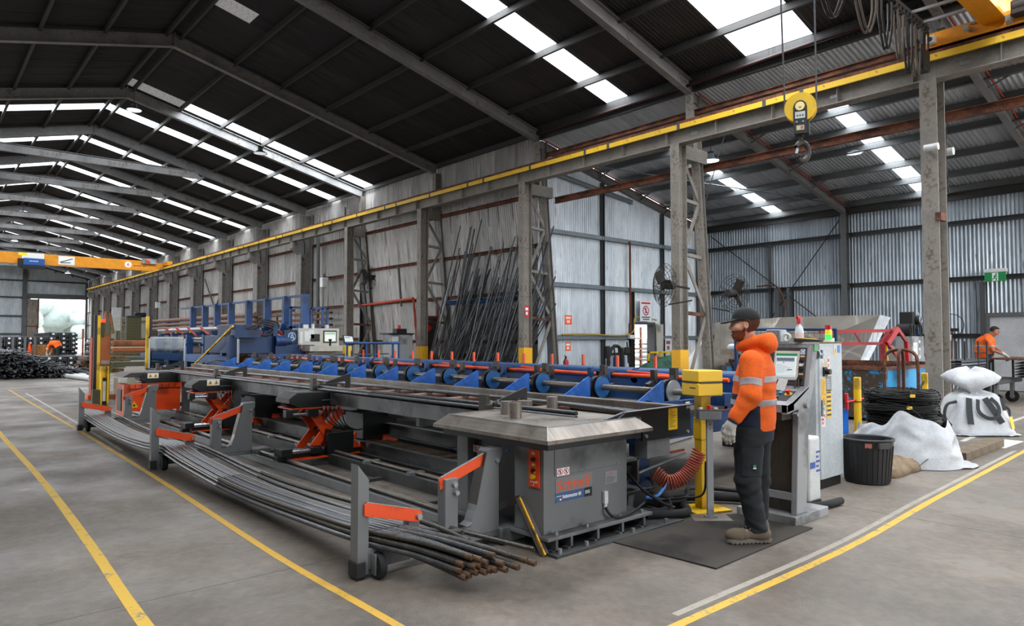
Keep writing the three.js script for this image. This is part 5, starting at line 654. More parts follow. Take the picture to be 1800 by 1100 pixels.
// white bulk bag with its black straps
{
  const t = thing('bulk_bag', 'white bulk bag with black lifting straps and a bulging top', 'bag', [13.75, 0, -3.75], -0.75);
  const q = [], N = 80; const prof = [[0, 0.5, 0.42], [0.03, 0.53, 0.45], [0.1, 0.49, 0.42], [0.25, 0.45, 0.4], [0.45, 0.38, 0.34], [0.6, 0.35, 0.3], [0.66, 0.3, 0.26], [0.7, 0.14, 0.12], [0.73, 0.1, 0.09], [0.77, 0.2, 0.15], [0.84, 0.38, 0.24], [0.92, 0.43, 0.26], [1.0, 0.33, 0.22], [1.06, 0.2, 0.14], [1.09, 0.06, 0.05]];
  for (let k = 0; k < prof.length; k++) { const [y, a, b] = prof[k], lo = y < 0.68, r = []; for (let i = 0; i < N; i++) { const f = i / N * 2 * Math.PI, e = lo ? 0.42 : 0.85, c = Math.cos(f), s = Math.sin(f), w = ridge([f * 2 + y, y * 5], lo ? 321 : 323), k2 = 1 + (w - 0.6) * (lo ? 0.09 : 0.3); r.push([Math.sign(c) * Math.abs(c) ** e * a * k2, y + (lo ? 0.02 * Math.sin(f * 3) * (y > 0.05) : 0.05 * Math.sin(f * 2 + 1)), Math.sign(s) * Math.abs(s) ** e * b * k2]); } q.push(r); }
  mesh('bag', loft(q), M.bag, t); mesh('hem', (() => { const r = [0, 1].map((k) => [...Array(N)].map((_, i) => { const f = i / N * 2 * Math.PI, c = Math.cos(f), s = Math.sin(f), R = 0.5 + k * 0.09; return [Math.sign(c) * Math.abs(c) ** 0.4 * R, 0.015 + 0.015 * Math.abs(Math.sin(f * 7)), Math.sign(s) * Math.abs(s) ** 0.4 * R * 0.86]; })); return loft(r, true, false); })(), M.bag, t);
  const st = (p, w = 0.075) => { const c = new THREE.CatmullRomCurve3(p.map((k) => V(...k))), g = []; const n = 22, pts = c.getPoints(n); for (let i = 0; i < n; i++) g.push(bar(pts[i], pts[i + 1].clone().lerp(pts[i], -0.08), w, 0.006, V(0.0, 0, 1).applyAxisAngle(V(0, 1, 0), 0.0))); return g; };
  mesh('strap', st([[-0.3, 0.2, 0.46], [-0.28, 0.45, 0.39], [-0.25, 0.62, 0.34]], 0.1), M.strap, t); mesh('strap', st([[-0.12, 0.6, 0.36], [-0.14, 0.4, 0.42], [-0.02, 0.3, 0.47], [0.14, 0.33, 0.46], [0.18, 0.5, 0.4], [0.1, 0.62, 0.34]], 0.06), M.strap, t); mesh('strap', st([[0.2, 0.22, 0.47], [0.08, 0.45, 0.42], [0.0, 0.62, 0.35]], 0.1), M.strap, t); mesh('strap', st([[0.3, 0.42, 0.38], [0.29, 0.62, 0.32]], 0.06), M.strap, t);
  mesh('strap', tube([[-0.38, 0.55, 0.2], [-0.56, 0.5, 0.25], [-0.6, 0.3, 0.25], [-0.48, 0.15, 0.22]], 0.025, 20, 6), M.strap, t); mesh('strap', tube([[0.42, 0.5, 0.0], [0.58, 0.42, 0.05], [0.56, 0.3, 0.1], [0.46, 0.22, 0.1]], 0.022, 20, 6), M.strap, t); mesh('yellow_label', box(0.07, 0.2, 0.006, 0.41, 0.22, 0.385, -0.15, 0.35, 0.12), M.yellow, t);
}
{ const t = thing('timber_baulk', 'weathered square timber baulk lying on the floor near the yellow line', 'timber', [11.4, 0, -3.04], 0.02); mesh('baulk', rb2(-0.95, 0.95, 0.0, 0.115, -0.1, 0.1, 0.01), M.timber, t); mesh('sawn_end', b2(-0.955, -0.948, 0.005, 0.11, -0.095, 0.095), M.timberdark, t); }
// bollards, chain and blue stubs
const bollards = [];
{
  const b = (x, z, l) => { const t = thing('bollard', l, 'bollard', [x, 0, z]); mesh('post', [cylY(0.055, 0.99, 0, 0.495, 0, 20), cylY(0.055, 0.012, 0, 0.996, 0, 20, 0.045)], M.yellow, t); mesh('chain_ring', put(new THREE.TorusGeometry(0.065, 0.008, 6, 20), 0, 0.62, 0, Math.PI / 2), M.rust, t); return t; };
  b(11.32, -4.64, 'yellow steel bollard in front of the rusty side of the blue skip'); b(13.66, -4.44, 'yellow steel bollard with a chain, behind the lifting hoop');
  const sp = (x, z, h, l) => { const t = thing('stub_post', l, 'post', [x, 0, z], 0.3); mesh('channel', channel(V(0, 0, 0), V(0, h, 0), 0.1, 0.09, 0.008, V(1, 0, 0)).flat(), M.finblue, t); mesh('galvanised_face', b2(-0.03, 0.03, 0.02, h * 0.72, 0.02, 0.03), M.zinc, t); };
  sp(11.22, -4.8, 0.5, 'short blue channel stub left of the yellow bollard'); sp(11.44, -4.45, 0.64, 'taller blue channel stub right of the yellow bollard');
  const chain = (pts, label) => { const t = thing('chain', label, 'chain', [0, 0, 0]), c = new THREE.CatmullRomCurve3(pts.map((p) => V(...p))), L = c.getLength(), n = Math.round(L / 0.05), g = []; for (let i = 0; i < n; i++) { const p = c.getPointAt((i + 0.5) / n), d = c.getTangentAt((i + 0.5) / n), k = new THREE.TorusGeometry(0.018, 0.006, 5, 10).scale(1, 1.7, 1); k.applyQuaternion(new THREE.Quaternion().setFromUnitVectors(V(0, 1, 0), d)); if (i % 2) k.applyMatrix4(new THREE.Matrix4().makeRotationAxis(d, Math.PI / 2)); g.push(k.translate(p.x, p.y, p.z)); } mesh('links', g, M.darkbit, t).userData.kind = 'stuff'; };
  chain([[11.36, 0.86, -4.64], [11.9, 0.62, -4.5], [12.5, 0.55, -4.42], [13.2, 0.62, -4.42], [13.62, 0.86, -4.44]], 'dark steel chain slung between the two yellow bollards'); chain([[11.1, 0.7, -4.75], [11.02, 0.4, -4.78], [10.9, 0.15, -4.8], [10.6, 0.03, -4.7]], 'bright chain hanging down beside the cabinet to the floor'); tag(mesh('blue_hose', tube([[10.6, 1.0, -5], [10.95, 0.9, -4.9], [11.1, 0.7, -4.8]], 0.02, 20, 6), M.deepblue), 'dark blue hose hanging behind the cabinet edge', 'hose'); tag(mesh('red_hook', [rod(V(11.1, 0.75, -4.72), V(11.12, 0.5, -4.72), 0.03), rod(V(11.05, 0.62, -4.7), V(11.45, 0.66, -4.6), 0.014)], M.signred), 'red chain shackle hanging left of the yellow bollard', 'hook');
}
// skip
{
  const t = thing('scrap_skip', 'large blue scrap skip, rusted brown on its near long side', 'skip', [14.2, 0, -5.28]); const sm = mat(0xffffff, { r: 0.65, map: T.skipside, s: 2.2 });
  mesh('front_side', [b2(0, 2.3, 0.06, 1.04, -0.05, 0)], mat(0x2590c8, { r: 0.6, map: T.dirty, s: 1.5 }), t); mesh('long_side', b2(-0.05, 0, 0.06, 1.04, -3.4, 0), sm, t); mesh('back_side', [b2(2.25, 2.3, 0.06, 1.1, -3.4, 0), b2(0, 2.3, 0.06, 1.1, -3.4, -3.35)], M.rust, t); mesh('floor_plate', b2(0, 2.3, 0.06, 0.1, -3.4, 0), M.rust, t); mesh('rim', [b2(-0.07, 0.01, 1.0, 1.06, -3.42, 0.02), b2(-0.07, 2.32, 1.0, 1.06, -0.05, 0.03), b2(2.24, 2.32, 1.04, 1.12, -3.4, 0)], M.rust, t); mesh('corner_post', b2(-0.07, 0.02, 0.05, 1.02, -0.06, 0.02), sm, t); mesh('runner', [b2(0.2, 0.35, 0, 0.06, -3.4, 0), b2(1.9, 2.05, 0, 0.06, -3.4, 0)], M.rust, t); mesh('lug', [b2(0.8, 1.3, 0.55, 0.62, 0, 0.06)], M.blue, t); mesh('diagonal_brace', bar(V(-0.07, 0.95, -2.6), V(-0.07, 0.1, -1.2), 0.03, 0.06, V(1, 0, 0)), sm, t); mesh('scrap', [...Array(40)].map(() => bar(V(rr(0.2, 2.1), rr(0.6, 0.8), rr(-3.2, -0.2)), V(rr(0.2, 2.1), rr(0.75, 0.95), rr(-3.2, -0.2)), 0.02, 0.02)), M.barrust, t).userData.kind = 'stuff';
}
// ---------------------------------------------------------------- far machines and stock
{ // shear line with its high feed rack
  const t = thing('shear_line', 'dark blue bar shear with a railed feed rack against the far wall', 'machine', [6.3, 0, -18]);
  mesh('body', [rb2(0.1, 1.2, 1.22, 1.7, -2.6, 0.1, 0.02), rb2(0.0, 0.65, 1.68, 1.98, -1.2, 0.1, 0.02)], M.deepblue, t); mesh('front_beam', rb2(1.0, 2.1, 1.2, 1.45, -0.5, 0.25, 0.01), M.deepblue, t); mesh('lower_body', rb2(0.15, 1.9, 0.1, 1.0, -2.4, -0.3, 0.02), M.deepblue, t);
  mesh('hose_tray', b2(-0.1, 0.55, 1.64, 1.84, 0.1, 0.4), M.deepblue, t); each('hose', [0, 1, 2, 3].map((i) => tube([[0.3 + i * 0.06, 1.85, 0.2], [0.7, 1.95 + i * 0.05, 0.15], [1.0 + i * 0.05, 1.85 + i * 0.04, 0.12], [0.9, 1.72, 0.12], [0.4, 1.7 + i * 0.01, 0.25]], 0.022, 30, 6)), M.cable, t);
  mesh('motor', [cylX(0.14, 0.3, 1.15, 1.55, 0.2, 18), cylX(0.1, 0.12, 1.36, 1.55, 0.2, 14)], M.blue, t); mesh('post', rb2(0.98, 1.12, 1.2, 2.0, 0.0, 0.14, 0.01), M.deepblue, t); mesh('plate', rb2(1.3, 1.75, 1.5, 1.85, 0.05, 0.1, 0.006), M.deepblue, t);
  plate('emblem', 0.26, 0.26, artmat(art(64, 64, (x) => { x.fillStyle = '#174271'; x.fillRect(0, 0, 64, 64); x.strokeStyle = '#b9c6d4'; x.lineWidth = 5; x.beginPath(); x.arc(32, 32, 25, 0, 7); x.stroke(); x.beginPath(); x.moveTo(16, 50); x.lineTo(32, 16); x.lineTo(48, 50); x.moveTo(24, 46); x.arc(32, 46, 8, Math.PI, 0); x.stroke(); })), t, [1.52, 1.67, 0.103]);
  mesh('orange_bed', [b2(0.3, 1.2, 0.98, 1.06, 0.1, 0.7), b2(1.25, 1.8, 1.02, 1.1, 0.15, 0.5)], M.orange, t); each('roller', [0, 1, 2, 3, 4].map((i) => cylX(0.06, 0.7, 0.75, 1.08, 0.2 + i * 0.14, 12)), M.steeldark, t); mesh('gearbox', [rb2(0.5, 0.9, 1.0, 1.2, -0.1, 0.4, 0.02), rb2(1.4, 1.9, 0.7, 1.05, 0.1, 0.6, 0.02)], M.deepblue, t);
  mesh('clear_pipe', cylY(0.03, 0.6, -0.02, 1.3, 0.42, 10), M.zinc, t); mesh('leg', [b2(-0.2, 0.0, 0, 1.7, 0.1, 0.3)], M.deepblue, t);
  const r = thing('feed_rack', 'blue tiered feed rack with upright posts and red stop arms', 'rack', [7.2, 0, -18]);
  for (const [z, y] of [[-0.05, 2.83], [-1.3, 2.82], [-2.7, 2.8], [-4.2, 2.78], [-5.8, 2.76], [-7.2, 2.76], [-8.5, 2.76], [-9.9, 2.74]]) { mesh('post', b2(0.95, 1.15, 1.7, 2.84, z - 0.07, z + 0.07), M.blue, r); const a = mesh('stop_arm', [bar(V(0.1, 2.0, z - 0.1), V(0.3, 1.72, z + 0.25), 0.03, 0.07)], mat(0xb42f1e, { r: 0.5 }), r); mesh('bracket', [prism([[-0.1, 1.75], [1.0, 1.75], [1.0, 2.05], [0.9, 2.05], [0.85, 1.85], [-0.1, 1.8]], z - 0.04, z + 0.04)], M.blue, r); }
  mesh('top_rail', b2(1.02, 1.1, 2.78, 2.84, 0, -11.4), M.blue, r); each('pipe_bundle', [[0.2, 1.93], [0.5, 1.9], [0.0, 1.62], [0.4, 1.52], [0.6, 1.98]].map(([x, y]) => cylZ(0.04, 9.5, x, y, -6.6, 8)), M.zinc, r);
  for (let k = 0; k < 6; k++) { const z = -3 - k * 1.7; mesh('upright', b2(-0.2, 0.0, 0.2, 1.75, z - 0.08, z + 0.08), M.blue, r); each('yellow_stop', [b2(0.25, 0.3, 1.55, 1.95, z + 0.5, z + 0.56), b2(0.1, 0.14, 1.2, 1.6, z + 0.8, z + 0.86)], M.yellow, r); mesh('cross_arm', b2(-0.3, 1.2, 1.38, 1.46, z - 0.04, z + 0.04), M.deepblue, r); }
  mesh('lower_table', [b2(-0.5, 1.2, 0.9, 1.12, -1.4, -11)], M.blue, r); each('leg', [-2, -4, -6, -8, -10].map((z) => b2(-0.3, 0.0, 0, 0.9, z - 0.1, z + 0.1)), M.deepblue, r); mesh('back_rail', b2(1.0, 1.1, 1.9, 2.02, -0.1, -11.4), M.blue, r); each('drive_chain', [...Array(5)].map((_, i) => rb2(0.2, 0.9, 1.14, 1.3, -3 - i * 1.6, -3.8 - i * 1.6, 0.02)), M.barrust, r);
  const p = thing('pit_prop', 'long yellow pole leaning against the front of the blue shear', 'pole', [6.2, 0, -18]); mesh('pole', rod(V(0.05, 1.93, 0.1), V(0.05, 0.86, -3.0), 0.026, 10), M.yellow, p); mesh('foot', [b2(0.0, 0.1, 0, 0.9, -2.95, -3.1), prism([[0.2, 0.75], [0.2, 0.95], [0.9, 1.2], [0.9, 0.75]], -1.2, -1.15)], mat(0x9a6a1c, { r: 0.6 }), p);
}
{
  const t = thing('control_desk', 'beige control desk with two screens beside the blue shear', 'console', [7.95, 0, -17.6]); mesh('pedestal', rb2(0.2, 1.2, 0, 1.25, -0.6, 0, 0.01), M.beige, t); mesh('cabinet', rb2(0, 1.2, 1.3, 1.9, -0.6, -0.2, 0.01), M.beige, t); mesh('desk', prism([[0, 1.33], [0, 1.45], [0.01, 1.46], [0.01, 1.33]], -0.2, 0.01), M.beige, t); mesh('desk_top', [b2(0.08, 1.3, 1.28, 1.42, -0.25, 0.35)], M.beige, t);
  mesh('screen_frame', rb2(0.72, 1.12, 1.5, 1.84, -0.21, -0.18, 0.006), M.darkbit, t); const a = plate('screen', 0.34, 0.27, artmat(art(64, 48, (x) => { x.fillStyle = '#cfe0cf'; x.fillRect(0, 0, 64, 48); x.fillStyle = '#9fc0b2'; x.fillRect(4, 4, 56, 8); x.fillStyle = '#eef3ee'; x.fillRect(4, 16, 56, 26); }), 0.3, 0.8), t, [0.92, 1.67, -0.178]); mesh('dark_screen', rb2(0.35, 0.62, 1.54, 1.74, -0.21, -0.19, 0.004), M.darkbit, t); each('papers', [b2(0.18, 0.32, 1.55, 1.82, -0.2, -0.195), b2(0.05, 0.12, 1.5, 1.8, -0.2, -0.195), b2(0.3, 0.45, 1.62, 1.86, -0.2, -0.19)], M.white, t); mesh('joystick', [cylY(0.03, 0.15, 0.78, 1.49, 0.1, 8), cylY(0.045, 0.05, 0.78, 1.58, 0.1, 8)], M.black, t); each('cup', [cylY(0.05, 0.12, 0.5, 1.96, -0.4, 10), cylY(0.06, 0.1, 0.9, 1.95, -0.35, 10), rb2(0.2, 0.34, 1.9, 2.0, -0.5, -0.3, 0.01)], M.white, t);
  const s = thing('tablet_stand', 'tablet on a yellow post at the end of the beige desk', 'stand', [8.7, 0, -16.5]); mesh('post', rb2(-0.08, 0.08, 0, 1.42, -0.08, 0.08, 0.01), M.yellow, s); mesh('tablet', box(0.32, 0.24, 0.03, 0.02, 1.58, 0.05, -0.4, 0.2, 0), M.black, s); const sc = plate('screen', 0.27, 0.19, artmat(art(32, 24, (x) => { x.fillStyle = '#e6edf2'; x.fillRect(0, 0, 32, 24); x.fillStyle = '#9ab'; x.fillRect(2, 3, 20, 4); }), 0.3, 0.8), s, [0.025, 1.588, 0.068], [-0.4, 0.2, 0]);
  for (const [x, z, w, h] of [[8.87, -17.765, 0.34, 0.27], [8.73, -16.42, 0.27, 0.19]]) { const l = new THREE.RectAreaLight(0xdfeee8, 0.8, w, h); l.name = 'screen_glow'; l.position.set(x, x > 8.8 ? 1.67 : 1.59, z); l.lookAt(x, x > 8.8 ? 1.67 : 1.55, z + 1); scene.add(l); }
  const b = thing('safety_rail', 'low blue safety rail in front of the beige control desk', 'railing', [8.05, 0, -16]); mesh('top_rail', rod(V(0.35, 1.5, 0), V(1.95, 1.5, 0), 0.035, 8), M.blue, b); each('post', [0.4, 0.95, 1.2, 1.75, 1.93].map((x) => rod(V(x, 0, 0), V(x, 1.5, 0), 0.03, 8)), M.blue, b); mesh('mid_rail', b2(0.3, 1.9, 1.18, 1.22, -0.5, -0.46), M.girtdark, b);
  const f = thing('frame_stand', 'small blue tube frame standing behind the beige desk', 'frame', [8.05, 0, -18.6]); each('post', [0, 0.5, 0.6, 0.95, 1.1].map((x) => b2(x, x + 0.06, 1.0, 2.5, -0.03, 0.03)), M.blue, f); each('rail', [b2(0, 1.16, 2.46, 2.52, -0.03, 0.03), b2(0, 1.16, 1.9, 1.96, -0.03, 0.03)], M.blue, f); mesh('base', b2(0, 1.16, 0, 1.0, -0.2, 0.03), M.deepblue, f);
}
{ const t = thing('floor_cabinet', 'grey floor cabinet with a black box on top, beside the leaning bars', 'cabinet', [13.7, 0, -22.5]); mesh('body', rb2(0, 0.95, 0, 1.78, -0.6, 0, 0.01), M.consolegrey, t); mesh('door', rb2(0.03, 0.3, 0.1, 1.7, 0, 0.02, 0.005), M.white, t); mesh('top_board', b2(-0.15, 1.0, 1.78, 1.83, -0.6, 0.05), M.black, t); mesh('tool_box', rb2(0.3, 0.75, 1.83, 2.0, -0.4, -0.1, 0.01), M.black, t); mesh('red_cup', cylY(0.06, 0.14, 0.5, 2.07, -0.25, 12), M.signred, t); }
{ const t = thing('steel_door', 'dark steel door with a red diamond sign in a rusty frame', 'door', [15.5, 0, -23.4]); mesh('leaf', rb2(0, 0.9, 0, 2.45, -0.04, 0, 0.005), mat(0x37332f, { r: 0.7, map: T.dirty, s: 0.8 }), t); mesh('frame', [b2(-0.06, 0, 0, 3.2, -0.06, 0.03), b2(0.9, 0.96, 0, 3.2, -0.06, 0.03), b2(0, 0.9, 2.45, 2.55, -0.06, 0.03), b2(0, 0.9, 3.14, 3.2, -0.06, 0.03)], mat(0x6d2f24, { r: 0.7 }), t); mesh('sign', box(0.22, 0.22, 0.01, 0.5, 2.05, 0.01, 0, 0, Math.PI / 4), M.signred, t); each('yellow_sign', [cylZ(0.11, 0.01, 0.2, 1.95, 0.01, 14), cylZ(0.12, 0.01, 0.35, 0.9, 0.01, 14)], mat(0xb5a81c, { r: 0.6 }), t); }
// bars leaning on the wall
{
  const proto = []; for (const L of [4.4, 5.3, 6.2]) for (const f of [0, 1]) proto.push([L, ready(f ? [cylY(0.02, L, 0, L / 2, 0, 6)] : [b2(-0.03, 0.03, 0, L, -0.006, 0.006), b2(-0.03, -0.018, 0, L, -0.006, 0.05)])]);
  const names = { label: 'long dark steel bar leaning in the dense row against the sheet wall', group: 'bars leaning on the wall' };
  const put1 = (z, L, g, m, dz, base) => { const o = mesh('leaning_bar', g, m); const hTop = Math.sqrt(Math.max(1, L * L - 1.2)); const xTop = 15.88 + Math.max(0, 6.6 - hTop) * 0.1136, p = V(base, 0.01, z), q = V(xTop - 0.06, hTop, z + dz); const d = q.sub(p).normalize(); o.position.copy(p); o.quaternion.setFromUnitVectors(V(0, 1, 0), d); tag(o, names.label, 'steel bar', names.group); };
  const cl = [[-21.6, 30, 0.5], [-20.6, 26, 0.7], [-19.6, 24, 0.8], [-18.6, 24, 0.6], [-17.7, 16, 0.4]];
  for (const [zc, n, w] of cl) for (let i = 0; i < n; i++) { const tall = rnd() < 0.14, k = (tall ? 4 : rnd() < 0.5 ? 0 : 2) + Math.floor(rnd() * 2), z = zc + rr(-w, w), p = proto[k]; const sc = rr(0.6, 1.0); const o = put1(z, p[0] * sc, p[1], rnd() < 0.5 ? M.stockbar : M.stockdark, rr(0.5, 1.5), 15.88 - rr(0.75, 1.5) + 0.5); const last = scene.children[scene.children.length - 1]; last.scale.y = sc; }
  const b = mesh('leaning_bar', proto[2][1], M.zinc); b.position.set(15.1, 0.01, -22.2); b.quaternion.setFromUnitVectors(V(0, 1, 0), V(0.8, 4.3, 0.55).normalize()); b.scale.y = 0.78; tag(b, 'bright galvanised bar at the left end of the leaning row', 'steel bar');
  tag(mesh('rest_rail', [rod(V(16.05, 3.0, -18.0), V(16.05, 3.0, -22.4), 0.06, 10), rod(V(15.98, 3.08, -18), V(15.98, 3.08, -22.4), 0.03, 8)], M.blue), 'blue rail on the wall that the leaning bars rest against', 'rail'); tag(mesh('kick_rail', b2(15.95, 16.05, 0.85, 1.05, -22.4, -17.5), M.timberdark), 'low dark timber rail behind the feet of the leaning bars', 'rail'); tag(mesh('base_rail', b2(14.9, 16.4, 0.55, 0.75, -17.1, -17.0), M.timber), 'timber rail across the foot of the corner trestle column', 'rail');
}
// fans
function fan(pos, ry, label) {
  const t = thing('wall_fan', label, 'fan', pos, ry); for (let k = 0; k < 7; k++) mesh('guard_ring', new THREE.TorusGeometry(0.1 + k * 0.075, 0.007, 5, 40).translate(0, 0, 0.12 - 0.16 * ((0.1 + k * 0.075) / 0.55) ** 2), M.darkbit, t); each('guard_wire', [...Array(16)].map((_, i) => { const a = i / 16 * 2 * Math.PI; return tube([[Math.cos(a) * 0.05, Math.sin(a) * 0.05, 0.12], [Math.cos(a) * 0.35, Math.sin(a) * 0.35, 0.07], [Math.cos(a) * 0.55, Math.sin(a) * 0.55, -0.06], [Math.cos(a) * 0.4, Math.sin(a) * 0.4, -0.14]], 0.006, 10, 4); }), M.darkbit, t);
  for (let i = 0; i < 3; i++) mesh('blade', put(new THREE.BoxGeometry(0.36, 0.24, 0.012), 0.25, 0, 0, 0.5, 0, 0).rotateZ(i * 2.094), M.steeldark, t); mesh('motor', cylZ(0.11, 0.3, 0, 0, -0.16, 16), M.darkbit, t); mesh('bracket', [bar(V(0, 0, -0.25), V(0.3, -0.1, -0.6), 0.05, 0.05), rod(V(0.1, -0.5, -0.1), V(0.4, -0.4, -0.6), 0.02)], M.darkbit, t); return t;
}
fan([14.5, 2.98, -10.7], -1.95, 'round caged fan on the left of the trestle with the yellow base'); fan([17.75, 2.9, -10.6], 1.4, 'round caged fan on the right of the trestle, turned to the side wall'); fan([16.0, 4.45, -28.4], -0.6, 'old caged fan high on the wall behind the second trestle');
function lightbox(p, label) { const t = thing('wall_heater', label, 'light fitting', p); mesh('housing', rb2(-0.16, 0.16, -0.28, 0.2, -0.16, 0.16, 0.015), M.white, t); mesh('bracket', [b2(-0.06, 0.4, 0.2, 0.25, -0.05, 0.05), cylY(0.03, 0.2, 0, 0.3, 0, 8)], M.darkbit, t); }
lightbox([15.55, 4.45, -31.9], 'white box fitting on the wall between two rusty girts'); lightbox([15.3, 4.4, -61], 'far white box fitting high on the wall above the mesh fence');
// wall services behind the trestles
tag(mesh('orange_conduit', [rod(V(15.9, 3.15, -29), V(15.9, 3.3, -24.4), 0.06, 8), rod(V(15.95, 3.25, -24.45), V(16.2, 0.9, -24.45), 0.05, 8), rod(V(16.0, 3.2, -24.1), V(16.2, 0.9, -24.1), 0.04, 8)], mat(0xb4452a, { r: 0.6, map: T.dirty, s: 0.6 })), 'orange conduit running along the wall and down beside the grey cabinet', 'conduit'); tag(mesh('downpipe', rod(V(15.8, 4.7, -25.4), V(15.95, 3.0, -25.4), 0.05, 8), M.darkcol), 'dark downpipe on the wall beside the second trestle', 'pipe');
for (const [y, r] of [[3.05, 0.13], [2.72, 0.1], [2.42, 0.13]]) tag(mesh('stored_tube', cylZ(r, 24, 15.25, y, -52, 14), mat(0x9a7a6e, { r: 0.6, map: T.mill, s: 1.4 })), y > 3 ? 'uppermost pinkish primed tube stored along the far wall columns' : y > 2.5 ? 'middle pinkish primed tube stored along the far wall columns' : 'lowest pinkish primed tube stored along the far wall columns', 'tube');
{ const t = thing('wall_racking', 'dark wall racking with rails between the columns behind the shear', 'rack', [15.5, 0, -36]); each('rail', [2.9, 2.6, 2.3].map((y) => b2(-0.1, 0.1, y - 0.05, y + 0.05, -5, 5)), M.rust, t); each('upright', [-4, -1.5, 1, 3.5].map((z) => b2(-0.05, 0.05, 0, 3, z - 0.05, z + 0.05)), M.darkcol, t); }
// safety fence, light curtain, clear screen, orange mast
{
  const t = thing('mesh_fence', 'yellow wire mesh safety fence between two yellow and black posts', 'fence', [3.66, 0, -20]); for (const [x, s] of [[0, -1], [1.12, 1]]) { mesh('post', b2(x - 0.035, x + 0.035, 0, 2.2, -0.035, 0.035), M.yellow, t); mesh('curtain_box', s < 0 ? rb2(-0.105, -0.037, 0, 2.2, -0.04, 0.04, 0.005) : rb2(1.157, 1.225, 0, 2.2, -0.04, 0.04, 0.005), M.black, t); }
  each('wire', [...Array(27)].map((_, i) => b2(0.05 + i * 0.039, 0.054 + i * 0.039, 0.1, 2.15, -0.002, 0.002)), M.mesh, t); each('wire', [...Array(51)].map((_, i) => b2(0.05, 1.07, 0.12 + i * 0.0405, 0.124 + i * 0.0405, -0.002, 0.002)), M.mesh, t);
  const c = thing('light_curtain', 'short yellow light curtain post with a clear strip', 'sensor', [3.6, 0, -18.9]); mesh('post', [rb2(-0.09, -0.05, 0, 0.95, -0.05, 0.05, 0.004), rb2(0.05, 0.09, 0, 0.95, -0.05, 0.05, 0.004), b2(-0.09, 0.09, 0, 0.95, -0.05, -0.03)], M.yellow, c); mesh('lens', b2(-0.03, 0.03, 0.1, 0.6, -0.03, 0.01), M.white, c); each('clip', [b2(-0.04, 0.04, 0.6, 0.68, -0.03, 0.02), b2(-0.04, 0.04, 0.05, 0.12, -0.03, 0.02)], M.black, c); mesh('mesh_guard', b2(-0.25, -0.1, 0, 0.4, -0.05, 0.05), mat(0x4d4a33, { r: 0.8 }), c);
  const m = thing('orange_mast', 'orange lifting mast with a red signal light behind the fence', 'machine', [3.95, 0, -21.2]); mesh('mast', rb2(-0.05, 0.22, 0, 1.75, -0.3, 0, 0.01), M.orangedull, m); mesh('side_channel', [b2(-0.22, -0.1, 0.1, 1.65, -0.3, 0)], mat(0x8a3b22, { r: 0.6 }), m); each('drum', [cylX(0.09, 1.0, 0.75, 1.48, 0.1, 14), cylX(0.07, 1.0, 0.75, 1.3, 0.1, 12)], M.orangedull, m); mesh('foot', [b2(-0.3, 0.5, 0, 0.12, -0.3, 0.1)], M.orangedull, m); mesh('table', b2(0.25, 1.5, 0.86, 0.98, -0.5, 0.1), M.girtdark, m); each('leg', [b2(0.3, 0.4, 0, 0.55, 0, 0.08), b2(0.62, 0.86, 0, 0.7, 0, 0.1)], M.beige, m); mesh('beacon_body', [rb2(-0.14, 0.04, 1.65, 2.05, 0.02, 0.14, 0.01)], M.black, m); const bl = mesh('red_lamp', rb2(-0.12, 0.06, 2.05, 2.13, 0.02, 0.16, 0.01), new THREE.MeshStandardMaterial({ color: 0xff2a1a, emissive: 0xff2a1a, emissiveIntensity: 2, roughness: 0.4 }), m); mesh('white_tag', box(0.2, 0.1, 0.01, 0.1, 0.98, 0.006), M.zinc, m); each('pale_prop', [rod(V(0.05, 1.75, -0.1), V(0.12, 2.35, -0.1), 0.04), rod(V(0.3, 1.75, -0.1), V(0.2, 2.3, -0.1), 0.04)], M.timber, m);
  const p = new THREE.PointLight(0xff3020, 0.2, 0, 2); p.name = 'red_lamp_glow'; p.position.set(3.92, 2.09, -21.11); p.castShadow = true; scene.add(p);
  const s = thing('clear_screen', 'clear plastic guard screen standing at the end of the long bench', 'screen', [4.9, 0, -18.6]); mesh('frame', [b2(-0.42, -0.39, 0.7, 1.66, -0.015, 0.015), b2(0.38, 0.42, 0.0, 1.66, -0.015, 0.015), b2(-0.42, 0.42, 1.62, 1.66, -0.015, 0.015), b2(-0.42, -0.38, 0, 0.72, -0.015, 0.015)], M.zinc, s); mesh('pane', b2(-0.39, 0.38, 0.7, 1.62, -0.002, 0.002), new THREE.MeshPhysicalMaterial({ color: 0xa9bac6, roughness: 0.06, transmission: 1, thickness: 0, ior: 1.45 }), s); mesh('bracket', rb2(-0.1, -0.02, 0.75, 0.95, 0.005, 0.05, 0.01), M.zinc, s);
}
{ const t = thing('pit_pump', 'small dark grey drive unit on the floor at the far end of the track', 'machine', [4.0, 0, -18.4]); mesh('housing', [rb2(-0.2, 0.15, 0.08, 0.36, -0.15, 0.15, 0.02)], M.machdark, t); mesh('opening', cylZ(0.1, 0.02, -0.02, 0.22, 0.15, 16), M.black, t); mesh('foot', b2(-0.18, 0.12, 0, 0.08, -0.12, 0.12), M.machdark, t); }
tag(mesh('blue_pipe', cylX(0.05, 0.9, 4.5, 0.08, -17.4, 10), mat(0x2f6aa0, { r: 0.5 })), 'blue pipe lying across the floor behind the far lift', 'pipe');
